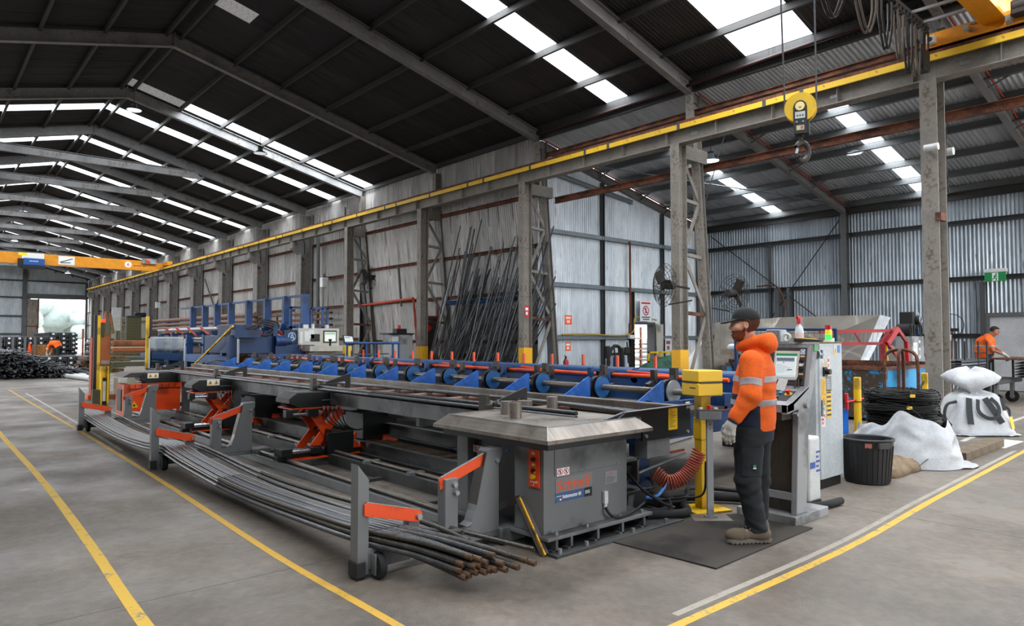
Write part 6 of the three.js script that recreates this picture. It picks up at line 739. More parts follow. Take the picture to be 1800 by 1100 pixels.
// far stock: heap of bundled mesh bars, racks of bundles, timber, white pipes
{
  const t = thing('bar_heap', 'big heap of tangled grey bar bundles on the floor at the far left', 'bar heap', [4.0, 0, -34.6]); const g = []; for (let i = 0; i < 800; i++) { const x = rr(-2.6, 1.6), top = 1.0 * Math.exp(-(((x + 0.9) / 1.5) ** 2)) + 0.18, y = 0.03 + rnd() * top * 0.95, z = rr(-1.0, 0.2); g.push(put(new THREE.CylinderGeometry(0.028, 0.028, rr(2, 3.5), 5), x, y, z - 0.6, Math.PI / 2 + rr(-0.12, 0.12), 0, rr(-0.35, 0.35))); }
  const o = mesh('bars', g, M.stockbar, t); o.userData.kind = 'stuff'; t.userData.kind = 'stuff'; delete t.userData.category;
}
{
  let first = null, n = 0; const bundle = ready([...Array(14)].map((_, i) => cylZ(0.05, 7, 0.11 * (i % 5) - 0.22, 0.05 + 0.095 * Math.floor(i / 5), 0, 6)));
  const stack = (x0, x1, y0, y1, z, lab, grp, m) => { for (let y = y0; y < y1; y += 0.29) for (let x = x0; x < x1; x += 0.56) { const o = mesh('bar_bundle', bundle, m); o.position.set(x, y, z - 3.5 + rr(-0.2, 0.2)); tag(o, lab, 'bar bundle', grp); mesh('tag', b2(-0.06, 0.06, 0.12, 0.24, 3.51, 3.52), M.white, o); } };
  stack(4.6, 8.4, 0.02, 0.4, -48, 'bundle of dark bars on the ground row of the far stock', 'bundles on the ground row', M.stockdark); stack(3.2, 7.2, 0.02, 1.5, -53.5, 'bundle of dark bars in the tall stack left of the far doorway', 'bundles in the tall far stack', M.stockdark); stack(7.3, 8.9, 0.02, 2.0, -54, 'bundle of dark bars in the tall stack behind the bending worker', 'bundles behind the bending worker', M.stockdark);
 for (const [x, z, h] of [[3.6, -51.5, 1.9], [4.3, -51.5, 1.7], [4.9, -51.5, 1.75], [5.5, -51.5, 1.75], [6.0, -51.5, 1.7]]) tag(mesh('stock_stake', b2(x - 0.06, x + 0.06, 0, h, z - 0.06, z + 0.06), M.darkcol), 'dark upright stake holding the tall far bar stack', 'stake', 'dark stakes of the far stack'); for (const x of [8.3, 9.15]) tag(mesh('stock_stake', b2(x - 0.05, x + 0.05, 0, 2.25, -50.05, -49.95), mat(0x8a4526, { r: 0.7 })), x < 9 ? 'left of the two rusty orange stakes before the bright doorway' : 'right of the two rusty orange stakes before the bright doorway', 'stake');
  for (let k = 0; k < 9; k++) { const o = tag(mesh('stock_tube', cylX(0.14, 4.6, 10.6 + rr(-0.2, 0.2), 0.16 + Math.floor(k / 2) * 0.29, -49 - (k % 2) * 0.32, 10), k % 3 ? M.stockbar : M.zinc), 'grey steel tube in the stack right of the rusty stakes', 'tube', 'grey tubes in the far stack'); }
  for (let i = 0; i < 46; i++) { const r = Math.floor(i / 12), o = tag(mesh('dunnage', rb2(-0.09, 0.09, 0, 0.16, -0.5, 0.5, 0.01), rnd() < 0.5 ? mat0b() : M.barrust), 'short timber dunnage block in the brown heap near the fence', 'timber', 'brown timber dunnage'); o.position.set(6.0 + (i % 12) * 0.17 + r * 0.14, 0.02 + r * 0.2, -38.3 + rr(-0.15, 0.15)); o.rotation.y = rr(-0.3, 0.3); }
  for (const [x, y, z, x2, z2, l] of [[4.75, 0.09, -36.6, 5.35, -30.6, 'white plastic pipe lying nearest the camera at the far left'], [5.0, 0.09, -36.4, 5.6, -31.2, 'white plastic pipe lying second, behind the nearest one'], [5.3, 0.09, -36.2, 5.8, -31.6, 'white plastic pipe with green cloth lying on it']]) tag(mesh('white_pipe', rod(V(x, y, z), V(x2, y, z2), 0.09, 10), M.white), l, 'pipe'); tag(mesh('green_cloth', rb2(5.5, 5.9, 0.17, 0.27, -32.3, -31.7, 0.03), M.green), 'dark green cloth dropped on the white pipes', 'cloth');
  tag(mesh('crate', rb2(5.95, 7.0, 0.55, 1.25, -52.3, -51.5, 0.02), mat(0xb07a35, { r: 0.7, map: T.mill, s: 0.6 })), 'ochre crate that the far worker bends over', 'crate'); tag(mesh('traffic_cone', [cylY(0.2, 0.85, 5.75, 0.95, -51.6, 14, 0.04), b2(5.5, 6.0, 0.5, 0.55, -51.8, -51.4)], M.orange), 'small orange traffic cone left of the ochre crate', 'cone'); tag(mesh('pallet_base', b2(5.4, 8.2, 0.0, 0.5, -52.6, -51.3), M.stockdark), 'dark bundle platform under the ochre crate', 'platform');
  function mat0b() { return M.dun ??= mat(0x6b4a38, { r: 0.8, map: T.mill, s: 0.4 }); }
  const st = thing('tool_stand', 'dark upright machine stand in front of the far wall columns', 'machine', [14.6, 0, -66]); mesh('body', rb2(-0.5, 0.6, 0, 3.6, -0.4, 0.4, 0.05), M.darkbit, st); each('ladder_rung', [1, 1.6, 2.2, 2.8, 3.4].map((y) => b2(-0.9, -0.5, y, y + 0.06, 0, 0.05)), M.zinc, st); each('ladder_rail', [b2(-0.9, -0.85, 0.5, 4.2, 0, 0.05), b2(-0.55, -0.5, 0.5, 4.2, 0, 0.05)], M.zinc, st); mesh('hood', rb2(0.1, 1.0, 3.5, 3.9, -0.3, 0.3, 0.1), M.black, st);
  tag(mesh('white_sheet', b2(14.6, 15.4, 2.4, 4.6, -74.2, -74), M.white), 'white panel standing at the wall beyond the far machine stand', 'panel');
}
// trees outside the far doorway
{
  for (const [x, z, s, l] of [[14, -150, 6.5, 'pale hazy tree crown left of centre in the far doorway'], [21, -158, 8, 'broad hazy tree crown right of centre in the far doorway'], [27, -152, 6, 'hazy tree crown at the right edge of the far doorway'], [10, -160, 5, 'low hazy tree at the left edge of the far doorway']]) {
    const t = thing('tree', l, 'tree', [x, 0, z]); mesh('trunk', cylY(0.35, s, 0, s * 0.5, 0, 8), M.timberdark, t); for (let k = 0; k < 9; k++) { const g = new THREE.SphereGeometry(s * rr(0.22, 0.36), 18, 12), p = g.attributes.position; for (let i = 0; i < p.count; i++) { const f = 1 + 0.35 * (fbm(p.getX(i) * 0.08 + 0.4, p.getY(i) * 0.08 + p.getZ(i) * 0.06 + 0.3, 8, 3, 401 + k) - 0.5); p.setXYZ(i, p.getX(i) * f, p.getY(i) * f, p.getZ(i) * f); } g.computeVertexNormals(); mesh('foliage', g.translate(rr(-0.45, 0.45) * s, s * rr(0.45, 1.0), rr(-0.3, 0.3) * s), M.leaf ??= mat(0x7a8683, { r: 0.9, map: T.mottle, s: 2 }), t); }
  }
  // outside the side doorway
  const r = thing('yard_rack', 'rusty rack of shelves outside the side doorway', 'rack', [26.6, 0, -21.5]); each('upright', [b2(-0.5, -0.4, 0, 1.9, 0, 0.1), b2(0.6, 0.7, 0, 2.2, 0, 0.1)], M.rust, r); each('shelf', [0.6, 1.1, 1.6].map((y) => b2(-0.6, 0.6, y, y + 0.07, -0.5, 0.1)), M.rust, r);
  for (let k = 0; k < 8; k++) tag(mesh('yard_sheet', box(1.6, 0.05, 2.4, 28.6 + rr(-0.1, 0.1), 0.15 + k * 0.2, -21.5, 0, 0.3, 0.08), k % 2 ? M.zinc : M.white), 'steel section in the pale stack outside the side doorway', 'steel section', 'stack outside the side doorway');
}
// things along the cross wall
{
  const s = thing('notice_board', 'white prohibition notice board above the side doorway', 'sign', [21.5, 2.68, ZC + 0.22]); plate('face', 0.72, 0.78, artmat(art(128, 140, (x) => { x.fillStyle = '#d9dcdf'; x.fillRect(0, 0, 128, 140); x.fillStyle = '#c0303a'; x.fillRect(14, 8, 100, 12); x.strokeStyle = '#b8323c'; x.lineWidth = 8; x.beginPath(); x.arc(64, 66, 30, 0, 7); x.stroke(); x.fillStyle = '#26282a'; x.fillRect(58, 48, 12, 36); x.beginPath(); x.moveTo(44, 46); x.lineTo(84, 86); x.stroke(); x.fillStyle = '#4a4d50'; x.fillRect(18, 108, 92, 8); x.fillRect(30, 122, 70, 8); })), s, [0, 0, 0], [0, 0, 0], 0.02);
  tag(mesh('yellow_hose', tube([[16.9, 1.76, ZC + 0.2], [18, 1.78, ZC + 0.2], [20.5, 1.78, ZC + 0.2], [20.8, 1.95, ZC + 0.2], [20.85, 2.4, ZC + 0.2], [21.4, 2.42, ZC + 0.2], [22.2, 2.35, ZC + 0.2]], 0.03, 60, 6), mat(0xa88a2a, { r: 0.6 })), 'yellow air hose along the lower girt and over the side doorway', 'hose'); tag(mesh('brown_pipe', rod(V(20.6, 1.7, ZC + 0.2), V(20.6, 5.3, ZC + 0.2), 0.04, 8), M.rust), 'rusty vertical pipe left of the side doorway', 'pipe'); tag(mesh('switch_box', rb2(20.45, 20.75, 1.62, 1.76, ZC + 0.18, ZC + 0.3, 0.01), M.white), 'white switch box on the girt left of the side doorway', 'switch');
  const tr = thing('tool_rack', 'wall rack of dark hand tools with blue handles', 'tool rack', [19.9, 1.05, ZC + 0.15]); mesh('rail', b2(-0.7, 0.6, -0.05, 0.05, 0, 0.08), M.darkbit, tr); each('tool', [-0.6, -0.3, -0.05, 0.2, 0.45, 0.55].map((x) => rod(V(x, 0.5 * rnd(), 0.08), V(x + 0.05, -0.35, 0.1), 0.03, 6)), M.darkbit, tr); each('handle', [-0.3, -0.05, 0.2].map((x) => rb2(x - 0.05, x + 0.05, -0.5, -0.1, 0.08, 0.14, 0.02)), M.deepblue, tr); each('head', [rb2(-0.75, -0.55, -0.15, 0.3, 0.04, 0.14, 0.03), rb2(0.3, 0.6, 0.0, 0.25, 0.04, 0.14, 0.03)], M.darkbit, tr);
  tag(mesh('hose_loop', tube([[18.2, 0, -15.6], [18.05, 0.5, -15.6], [18.1, 1.1, -15.6], [18.35, 1.35, -15.6], [18.65, 1.3, -15.6], [18.75, 0.9, -15.6], [18.7, 0, -15.6]], 0.06, 40, 8), M.rubber), 'black hose standing in a tall loop before the cross wall', 'hose');
  const gt = thing('green_tarp', 'dark green tarpaulin heaped over goods before the side doorway', 'tarpaulin', [18.9, 0, -13.6]); { const q = []; for (let j = 0; j <= 10; j++) { const v = j / 10, r = []; for (let i = 0; i < 40; i++) { const a = i / 40 * 2 * Math.PI, R = (1 + 0.3 * ridge([a, v], 331)) * Math.sqrt(1 - v * 0.95); r.push([Math.cos(a) * R * 1.6, 0.95 * v ** 0.6 * (0.75 + 0.4 * ridge([a * 2, v * 2], 333)), Math.sin(a) * R * 0.8]); } q.push(r); } mesh('sheet', loft(q), M.green, gt); } mesh('yellow_frame', [...[-0.9, -0.3, 0.3].map((x) => b2(x, x + 0.05, 0.7, 1.2, -0.3, -0.25)), b2(-0.9, 0.35, 1.15, 1.2, -0.3, -0.25), b2(-0.9, 0.35, 0.85, 0.9, -0.3, -0.25)], M.yellow, gt);
  tag(mesh('white_box', rb2(18.9, 19.5, 0.35, 0.85, -12.9, -12.4, 0.02), M.white), 'white box standing at the right end of the green tarpaulin', 'box'); tag(mesh('white_box_table', b2(18.7, 19.7, 0, 0.35, -13, -12.3), M.darkbit), 'dark low table under the white box', 'table'); tag(mesh('red_crate', rb2(16.6, 17.5, 0.45, 0.72, -11.9, -11.4, 0.02), M.signred), 'red crate seen just left of the yellow trestle base', 'crate'); tag(mesh('red_crate_table', b2(16.4, 17.7, 0, 0.45, -12, -11.3), M.darkbit), 'dark low bench under the red crate', 'bench');
  const e = thing('fire_extinguisher', 'red fire extinguisher hung on the corner trestle', 'extinguisher', [16.75, 0.35, -16.35]); mesh('cylinder', lathe([[0.001, 0], [0.09, 0.01], [0.09, 0.5], [0.04, 0.58], [0.02, 0.6], [0.001, 0.6]], 18), M.signred, e); mesh('valve', [cylY(0.03, 0.08, 0, 0.64, 0), bar(V(0, 0.66, 0), V(-0.12, 0.7, 0.05), 0.03, 0.02)], M.black, e); mesh('label', new THREE.CylinderGeometry(0.0915, 0.0915, 0.18, 12, 1, true, -0.8, 1.6).translate(0, 0.3, 0), M.white, e); mesh('hose', tube([[0, 0.66, 0], [-0.12, 0.55, 0.05], [-0.14, 0.2, 0.05]], 0.015, 16, 6), M.rubber, e);
  plate('extinguisher_sign', 0.35, 0.32, sgn('#e2562e', '#f3c9b8'), scene, [16.82, 2.25, -16.3]); tag(scene.children.at(-1), 'orange and white safety sign beside the corner trestle', 'sign'); plate('extinguisher_sign', 0.26, 0.3, sgn('#e0643a', '#e8e0dc'), scene, [16.8, 1.35, -16.3]); tag(scene.children.at(-1), 'small orange sign just above the fire extinguisher', 'sign'); plate('fire_sign', 0.18, 0.36, sgn('#c9202c', '#f0ecec'), scene, [15.13, 2.5, -16.53]); tag(scene.children.at(-1), 'red fire point sign on the front leg of the corner trestle', 'sign'); plate('notice', 0.4, 0.55, sgn('#d8d2d4', '#7d5a60'), scene, [22.9, 1.35, ZC + 0.24]); tag(scene.children.at(-1), 'small pale notice right of the open side door', 'sign');
  const p = thing('conduit_stack', 'dark cable duct rising on the side wall behind the chute', 'conduit', [XA - 0.25, 0, -13.3]); each('duct', [b2(0, 0.1, 0, 3.6, -0.1, 0.1), b2(0, 0.08, 0, 3.55, 0.4, 0.5)], M.darkcol, p); mesh('red_cable', tube([[-0.05, 2.2, 0.3], [-0.06, 3.2, 0.28], [-0.05, 3.65, 0.0], [-0.05, 3.68, -0.8]], 0.03, 20, 6), M.rust, p);
  const ex = thing('exit_sign', 'green running man exit sign high on the side wall', 'sign', [XA - 0.3, 3.52, -6.15]); mesh('housing', rb2(-0.06, 0.1, 0.14, 0.25, -0.3, 0.3, 0.01), M.white, ex);
  const et = art(128, 64, (x) => { x.fillStyle = '#0f8a4a'; x.fillRect(0, 0, 128, 64); x.fillStyle = '#f2f7f2'; x.fillRect(46, 4, 36, 56); x.fillStyle = '#0f7a42'; x.beginPath(); x.arc(70, 14, 6, 0, 7); x.fill(); x.lineWidth = 7; x.strokeStyle = '#0f7a42'; x.beginPath(); x.moveTo(66, 22); x.lineTo(60, 38); x.lineTo(72, 46); x.lineTo(70, 58); x.moveTo(60, 38); x.lineTo(50, 50); x.moveTo(54, 28); x.lineTo(66, 24); x.lineTo(76, 34); x.stroke(); }); plate('face', 0.56, 0.28, artmat(et, 0.4, 0.5), ex, [-0.03, 0, 0], [0, FX, 0], 0.02);
  const el = new THREE.RectAreaLight(0xb8e8c8, 0.5, 0.56, 0.28); el.name = 'exit_sign_glow'; el.position.set(XA - 0.36, 3.52, -6.15); el.lookAt(0, 3.52, -6.15); scene.add(el); tag(mesh('wall_loop', [new THREE.TorusGeometry(0.36, 0.012, 5, 30).rotateY(Math.PI / 2).translate(XA - 0.25, 2.05, -7.4), rb2(XA - 0.3, XA - 0.2, 1.85, 1.95, -7.2, -7.5, 0.01)], M.darkbit), 'dark wire hoop hanging on the side wall behind the worker at the bench', 'wire hoop'); tag(mesh('wall_socket', rb2(XA - 0.28, XA - 0.2, 1.55, 1.75, -7.6, -7.4, 0.01), M.white), 'white power socket on the girt of the side wall', 'socket'); for (const [z, z2, l] of [[-7.9, -8.5, 'left of three thin rods leaning on the side wall'], [-8.0, -7.5, 'middle of three thin rods leaning on the side wall'], [-7.4, -7.3, 'right of three thin rods leaning on the side wall']]) tag(mesh('wall_rod', rod(V(XA - 0.15, 1.9, z), V(XA - 0.6, 0, z2), 0.02, 6), M.rust), l, 'rod');
}
// steel chute, red guard, motors behind the console
{
  const t = thing('steel_chute', 'huge bare steel chute panel with bright swirl marks', 'chute', [18, 0, -9]); const A = [16.7, 2.05, -10.6], B = [18.05, 2.2, -9.4], C = [20.1, 2.27, -7.6], D = [19.2, 0.75, -7.9], E2 = [17.3, 0.75, -10.0], F = [16.6, 0.75, -10.6];
  const fl = (P, m, n, th = 0.02) => { const p = P.map(([x, y, z]) => V(x - 18, y, z + 9)), nn = p[1].clone().sub(p[0]).cross(p[2].clone().sub(p[0])).normalize().multiplyScalar(th), q = p.map((k) => k.clone().sub(nn)), g = [], tri = (a, b, c) => g.push(...a.toArray(), ...b.toArray(), ...c.toArray()); for (let i = 1; i + 1 < p.length; i++) { tri(p[0], p[i], p[i + 1]); tri(q[0], q[i + 1], q[i]); } for (let i = 0; i < p.length; i++) { const k = (i + 1) % p.length; tri(p[i], q[i], p[k]); tri(q[i], q[k], p[k]); } const b = new THREE.BufferGeometry(); b.setAttribute('position', new THREE.BufferAttribute(new Float32Array(g), 3)); b.computeVertexNormals(); return mesh(n, b, m, t); };
  const sw = mat(0x8c8985, { r: 0.45, m: 0.5 }); sw.map = rep(dtex(256, (u, v) => { let k = 0.72 + 0.3 * (fbm(u, v, 4, 5, 411) - 0.5); for (const [cx, cy, r] of [[0.25, 0.2, 0.3], [0.55, 0.3, 0.28], [0.8, 0.1, 0.33], [0.4, 0.8, 0.22]]) { const d = Math.hypot(u - cx, v - cy); k += 0.16 * Math.exp(-(((d - r) / 0.012) ** 2)) * (fbm(u, v, 8, 2, 415) > 0.4); } return [k, k * 0.98, k * 0.95]; }), 2.6);
  fl([B, C, D, E2].reverse(), sw, 'bright_panel'); fl([A, B, E2, F].reverse(), M.panelsteel, 'grey_panel'); fl([C, [20.3, 2.2, -7.4], [19.4, 0.8, -7.75], D].reverse(), M.zinc, 'edge_strip'); mesh('stand', [b2(-1.0, 1.0, 0, 0.78, -1.2, -0.9), b2(-1.3, -1.1, 0, 0.9, -1.4, -1.2), b2(0.9, 1.1, 0, 0.9, 0.7, 0.9)], M.darkcol, t);
  const w = tag(mesh('white_hopper', prism([[0, 0.7], [1.2, 0.75], [1.2, 1.75], [1.05, 1.7], [0.1, 0.95]], -11.0, -10.9).translate(15.75, 0, 0), M.white), 'white sheet metal hopper side behind the yellow based trestle', 'hopper'); tag(mesh('hopper_beam', b2(15.7, 17.2, 0.45, 0.7, -11.2, -10.9), M.rust), 'rusty beam under the white hopper side', 'beam'); tag(mesh('hopper_leg', [b2(15.9, 16.0, 0, 0.45, -11.1, -11), b2(16.9, 17, 0, 0.45, -11.1, -11)], M.darkcol), 'dark legs under the rusty hopper beam', 'legs');
  const r = thing('red_guard', 'red steel guard frame with yellow edged mesh end', 'guard', [16.5, 0, -6.8]); const P = (x, y, z) => V(x - 16.5, y, z + 6.8); each('rail', [bar(P(15.9, 1.77, -7.35), P(17.15, 1.8, -6.25), 0.06, 0.07), bar(P(15.9, 1.5, -7.35), P(17.0, 1.5, -6.35), 0.06, 0.07)], M.red, r); each('strut', [bar(P(16.1, 1.5, -7.2), P(16.2, 1.77, -7.1), 0.04, 0.04), bar(P(16.95, 1.5, -6.4), P(17.1, 1.8, -6.3), 0.05, 0.05), bar(P(16.6, 1.5, -6.7), P(16.5, 1.78, -6.8), 0.03, 0.04)], M.red, r);
  const pl = (pts, m, n) => { const g = new THREE.BufferGeometry(), v = []; for (let i = 1; i + 1 < pts.length; i++) for (const k of [0, i, i + 1]) v.push(...P(...pts[k]).toArray()); g.setAttribute('position', new THREE.BufferAttribute(new Float32Array(v), 3)); g.computeVertexNormals(); return mesh(n, g, m, r); };
  each('end_frame', [bar(P(17.0, 1.5, -6.3), P(17.22, 1.86, -6.15), 0.16, 0.1), bar(P(17.22, 1.86, -6.15), P(17.4, 1.55, -6.02), 0.08, 0.06), bar(P(17.4, 1.55, -6.02), P(17.42, 1.0, -6.0), 0.08, 0.08), bar(P(17.0, 1.5, -6.28), P(17.33, 1.0, -6.05), 0.1, 0.05)], M.red, r); each('yellow_edge', [bar(P(16.96, 1.45, -6.3), P(16.98, 0.95, -6.28), 0.03, 0.05), bar(P(17.05, 1.45, -6.22), P(17.28, 1.0, -6.08), 0.03, 0.05)], M.yellow, r); each('mesh_wire', [...Array(14)].map((_, i) => rod(P(lerp(15.95, 17.0, i / 14), 1.5, lerp(-7.3, -6.33, i / 14)), P(lerp(15.95, 17.08, i / 14), 1.78, lerp(-7.3, -6.3, i / 14)), 0.004, 4)), M.steeldark, r); mesh('leg', [b2(0.4, 0.5, 0, 1.5, 0.4, 0.5), b2(-0.6, -0.5, 0, 1.5, -0.6, -0.5)], M.red, r);
  const m = thing('motor_cabinet', 'grey machine cabinet with paper sheets and dark motors on top', 'machine', [20.7, 0, -7.1]); mesh('cabinet', rb2(-0.35, 0.55, 0, 1.68, -0.4, 0.2, 0.01), M.consolegrey, m); plate('paper', 0.3, 0.42, sgn('#e6e6e4', '#d5d5d3'), m, [-0.12, 1.3, 0.205]); plate('paper', 0.14, 0.5, sgn('#d9dcdc', '#555'), m, [0.2, 1.32, 0.205]); each('motor', [[-0.2, 1.85], [0.3, 1.85]].map(([x, y]) => cylZ(0.17, 0.4, x, y, 0.0, 16)), M.darkbit, m); mesh('upper_motor', [rb2(-0.1, 0.12, 2.0, 2.35, -0.2, 0.15, 0.03), cylZ(0.12, 0.3, 0.14, 2.12, 0.1, 14)], M.darkbit, m); each('flange', [new THREE.TorusGeometry(0.08, 0.025, 8, 18).translate(0.14, 2.12, 0.26), new THREE.TorusGeometry(0.05, 0.02, 8, 18).translate(0.18, 2.26, 0.2)], M.zinc, m); each('fin', [...Array(6)].map((_, i) => b2(-0.38 + i * 0.15, -0.32 + i * 0.15, 1.69, 2.0, 0.15, 0.2)), M.darkbit, m); mesh('blue_valve', rb2(0.0, 0.1, 1.72, 1.9, 0.1, 0.25, 0.02), M.blue, m); mesh('side_desk', rb2(0.55, 0.95, 0, 1.1, -0.4, 0.2, 0.01), M.consolegrey, m);
  const bm = thing('mesh_guard', 'blue framed wire mesh guard behind the console top', 'guard', [8.5, 0, -4.52]); const bp = (x, y) => { const q = x < 0 ? x * 0.62 : x; return V(q * 0.6, y, q * 0.53); }; each('rail', [rod(bp(-1.0, 1.73), bp(1.0, 1.73), 0.022, 8), rod(bp(-1.0, 1.0), bp(1.0, 1.0), 0.022, 8)], M.deepblue, bm); each('post', [-1, 0.05, 1].map((x) => rod(bp(x, 0), bp(x, 1.73), 0.026, 8)), M.deepblue, bm); each('wire', [...Array(19)].map((_, i) => rod(bp(-0.95 + i * 0.1, 1.0), bp(-0.95 + i * 0.1, 1.72), 0.003, 4)), M.steeldark, bm); each('wire', [...Array(10)].map((_, i) => rod(bp(-1, 1.05 + i * 0.07), bp(1, 1.05 + i * 0.07), 0.003, 4)), M.steeldark, bm);
  const pt = thing('parts_pile', 'white sheet draped over a dark bundle of fittings behind the worker', 'bundle', [9.52, 0, -5.58]); mesh('fittings', [...Array(26)].map(() => bar(V(rr(-0.2, 0.2), rr(0.9, 1.4), rr(-0.15, 0.15)), V(rr(-0.2, 0.2), rr(0.9, 1.43), rr(-0.15, 0.15)), 0.03, 0.03)), M.darkbit, pt).userData.kind = 'stuff'; mesh('sheet', rb2(-0.2, 0.2, 1.42, 1.53, -0.15, 0.15, 0.05), M.white, pt); mesh('stand', b2(-0.25, 0.25, 0, 0.95, -0.2, 0.2), M.darkbit, pt);
}
// trolley with bent steel trays
{
  const t = thing('trolley', 'dark steel trolley on swivel castors under the stacked trays', 'trolley', [19.4, 0, -5.9]); mesh('deck', [b2(0, 2.2, 0.52, 0.62, 0, 1.15)], M.darkbit, t); mesh('white_beam', [bar(V(-0.1, 0.72, 0.0), V(0.2, 0.75, 1.1), 0.12, 0.14)], M.zinc, t); mesh('yellow_tip', box(0.13, 0.15, 0.1, -0.1, 0.72, -0.02), M.yellow, t); for (const [x, z] of [[1.6, 0.05], [1.9, 1.0], [0.2, 0.1], [0.3, 1.05]]) { const w = mesh('castor', [cylX(0.15, 0.06, x, 0.15, z, 18)], M.rubber, t); mesh('fork', [b2(x - 0.06, x - 0.04, 0.15, 0.5, z - 0.04, z + 0.04), b2(x + 0.04, x + 0.06, 0.15, 0.5, z - 0.04, z + 0.04), cylX(0.06, 0.07, x, 0.15, z, 10)], M.zinc, w); } each('stake', [[0.1, 0.05], [0.9, 0.05], [0.5, 0.35], [1.4, 0.4], [0.2, 0.9]].map(([x, z]) => rod(V(x, 0.6, z), V(x + 0.03, 1.55, z), 0.022, 6)), M.darkbit, t);
  for (let k = 0; k < 5; k++) tag(mesh('steel_tray', [channel(V(19.4 + k * 0.02, 0.75 + k * 0.075, -5.75), V(21.6, 0.75 + k * 0.075, -5.75), 0.06, 0.5, 0.006).flat()], k % 2 ? M.zinc : M.stockbar), 'grey bent steel tray stacked on the trolley before the bench worker', 'steel tray', 'steel trays on the trolley'); for (let k = 0; k < 6; k++) tag(mesh('steel_channel', channel(V(20.6, 0.68 + k * 0.07, -4.55), V(22.4, 0.68 + k * 0.07, -4.75), 0.06, 0.3, 0.006).flat(), k % 2 ? M.stockbar : M.zinc), 'grey steel channel stacked at the right end of the trolley', 'steel channel', 'channels at the trolley end');
  const b = thing('work_bench', 'rusty framed work bench at which the second worker stands', 'bench', [22.2, 0, -5.3]); mesh('top', b2(-0.5, 1.6, 1.06, 1.1, -0.2, 0.7), M.rust, b); each('leg', [[-0.45, -0.15], [1.5, -0.15], [-0.45, 0.6], [1.5, 0.6], [0.4, 0.65]].map(([x, z]) => b2(x, x + 0.05, 0, 1.06, z, z + 0.05)), M.darkbit, b); const c = thing('blue_pot', 'dark blue pot standing on the work bench at the picture edge', 'pot', [22.9, 1.1, -4.65]); mesh('pot', lathe([[0.001, 0], [0.12, 0], [0.15, 0.22], [0.16, 0.23], [0.001, 0.2]], 20), M.deepblue, c); mesh('rim', cylY(0.13, 0.03, 0, 0.25, 0, 16), M.zinc, c); tag(mesh('maroon_drum', cylY(0.3, 0.6, 22.6, 0.3, -3.9, 20), mat(0x5d2229, { r: 0.5 })), 'maroon drum on the floor behind the white bulk bag', 'drum');
}
// ---------------------------------------------------------------- people: distance fields meshed with surface nets
function nets(f, lo, hi, cell) {
  const n = [0, 1, 2].map((k) => Math.max(2, Math.ceil((hi[k] - lo[k]) / cell) + 1)), [nx, ny, nz] = n, F = new Float32Array(nx * ny * nz), at = (i, j, k) => (k * ny + j) * nx + i;
  for (let k = 0; k < nz; k++) for (let j = 0; j < ny; j++) for (let i = 0; i < nx; i++) F[at(i, j, k)] = f(lo[0] + i * cell, lo[1] + j * cell, lo[2] + k * cell);
  const id = new Int32Array(nx * ny * nz).fill(-1), P = [], I = [];
  for (let k = 0; k + 1 < nz; k++) for (let j = 0; j + 1 < ny; j++) for (let i = 0; i + 1 < nx; i++) {
    let c = 0, x = 0, y = 0, z = 0, m = 0; const v = []; for (let b = 0; b < 8; b++) { const q = F[at(i + (b & 1), j + (b >> 1 & 1), k + (b >> 2))]; v.push(q); if (q < 0) m |= 1 << b; }
    if (m === 0 || m === 255) continue;
    for (let a = 0; a < 8; a++) for (const d of [1, 2, 4]) { const b = a | d; if (a & d || (v[a] < 0) === (v[b] < 0)) continue; const t = v[a] / (v[a] - v[b]); x += (a & 1) + (d === 1 ? t : 0); y += (a >> 1 & 1) + (d === 2 ? t : 0); z += (a >> 2) + (d === 4 ? t : 0); c++; }
    id[at(i, j, k)] = P.length / 3; P.push(lo[0] + (i + x / c) * cell, lo[1] + (j + y / c) * cell, lo[2] + (k + z / c) * cell);
  }
  const quad = (a, b, c, d, flip) => { if (Math.min(a, b, c, d) < 0) return; flip ? I.push(a, c, b, a, d, c) : I.push(a, b, c, a, c, d); };
  for (let k = 1; k + 1 < nz; k++) for (let j = 1; j + 1 < ny; j++) for (let i = 1; i + 1 < nx; i++) {
    const s = F[at(i, j, k)] < 0;
    if (s !== F[at(i + 1, j, k)] < 0) quad(id[at(i, j - 1, k - 1)], id[at(i, j, k - 1)], id[at(i, j, k)], id[at(i, j - 1, k)], !s);
    if (s !== F[at(i, j + 1, k)] < 0) quad(id[at(i - 1, j, k - 1)], id[at(i - 1, j, k)], id[at(i, j, k)], id[at(i, j, k - 1)], !s);
    if (s !== F[at(i, j, k + 1)] < 0) quad(id[at(i - 1, j - 1, k)], id[at(i, j - 1, k)], id[at(i, j, k)], id[at(i - 1, j, k)], !s);
  }
  const g = new THREE.BufferGeometry(); g.setAttribute('position', new THREE.BufferAttribute(new Float32Array(P), 3)); g.setIndex(I);
  const N = new Float32Array(P.length), e = cell * 0.5; for (let q = 0; q < P.length; q += 3) { const [x, y, z] = [P[q], P[q + 1], P[q + 2]], a = f(x + e, y, z) - f(x - e, y, z), b = f(x, y + e, z) - f(x, y - e, z), c = f(x, y, z + e) - f(x, y, z - e), l = Math.hypot(a, b, c) || 1; N[q] = a / l; N[q + 1] = b / l; N[q + 2] = c / l; }
  g.setAttribute('normal', new THREE.BufferAttribute(N, 3)); return g;
}
const smin = (a, b, k) => { const h = Math.max(k - Math.abs(a - b), 0) / k; return Math.min(a, b) - h * h * k * 0.25; }, smax = (a, b, k) => -smin(-a, -b, k);
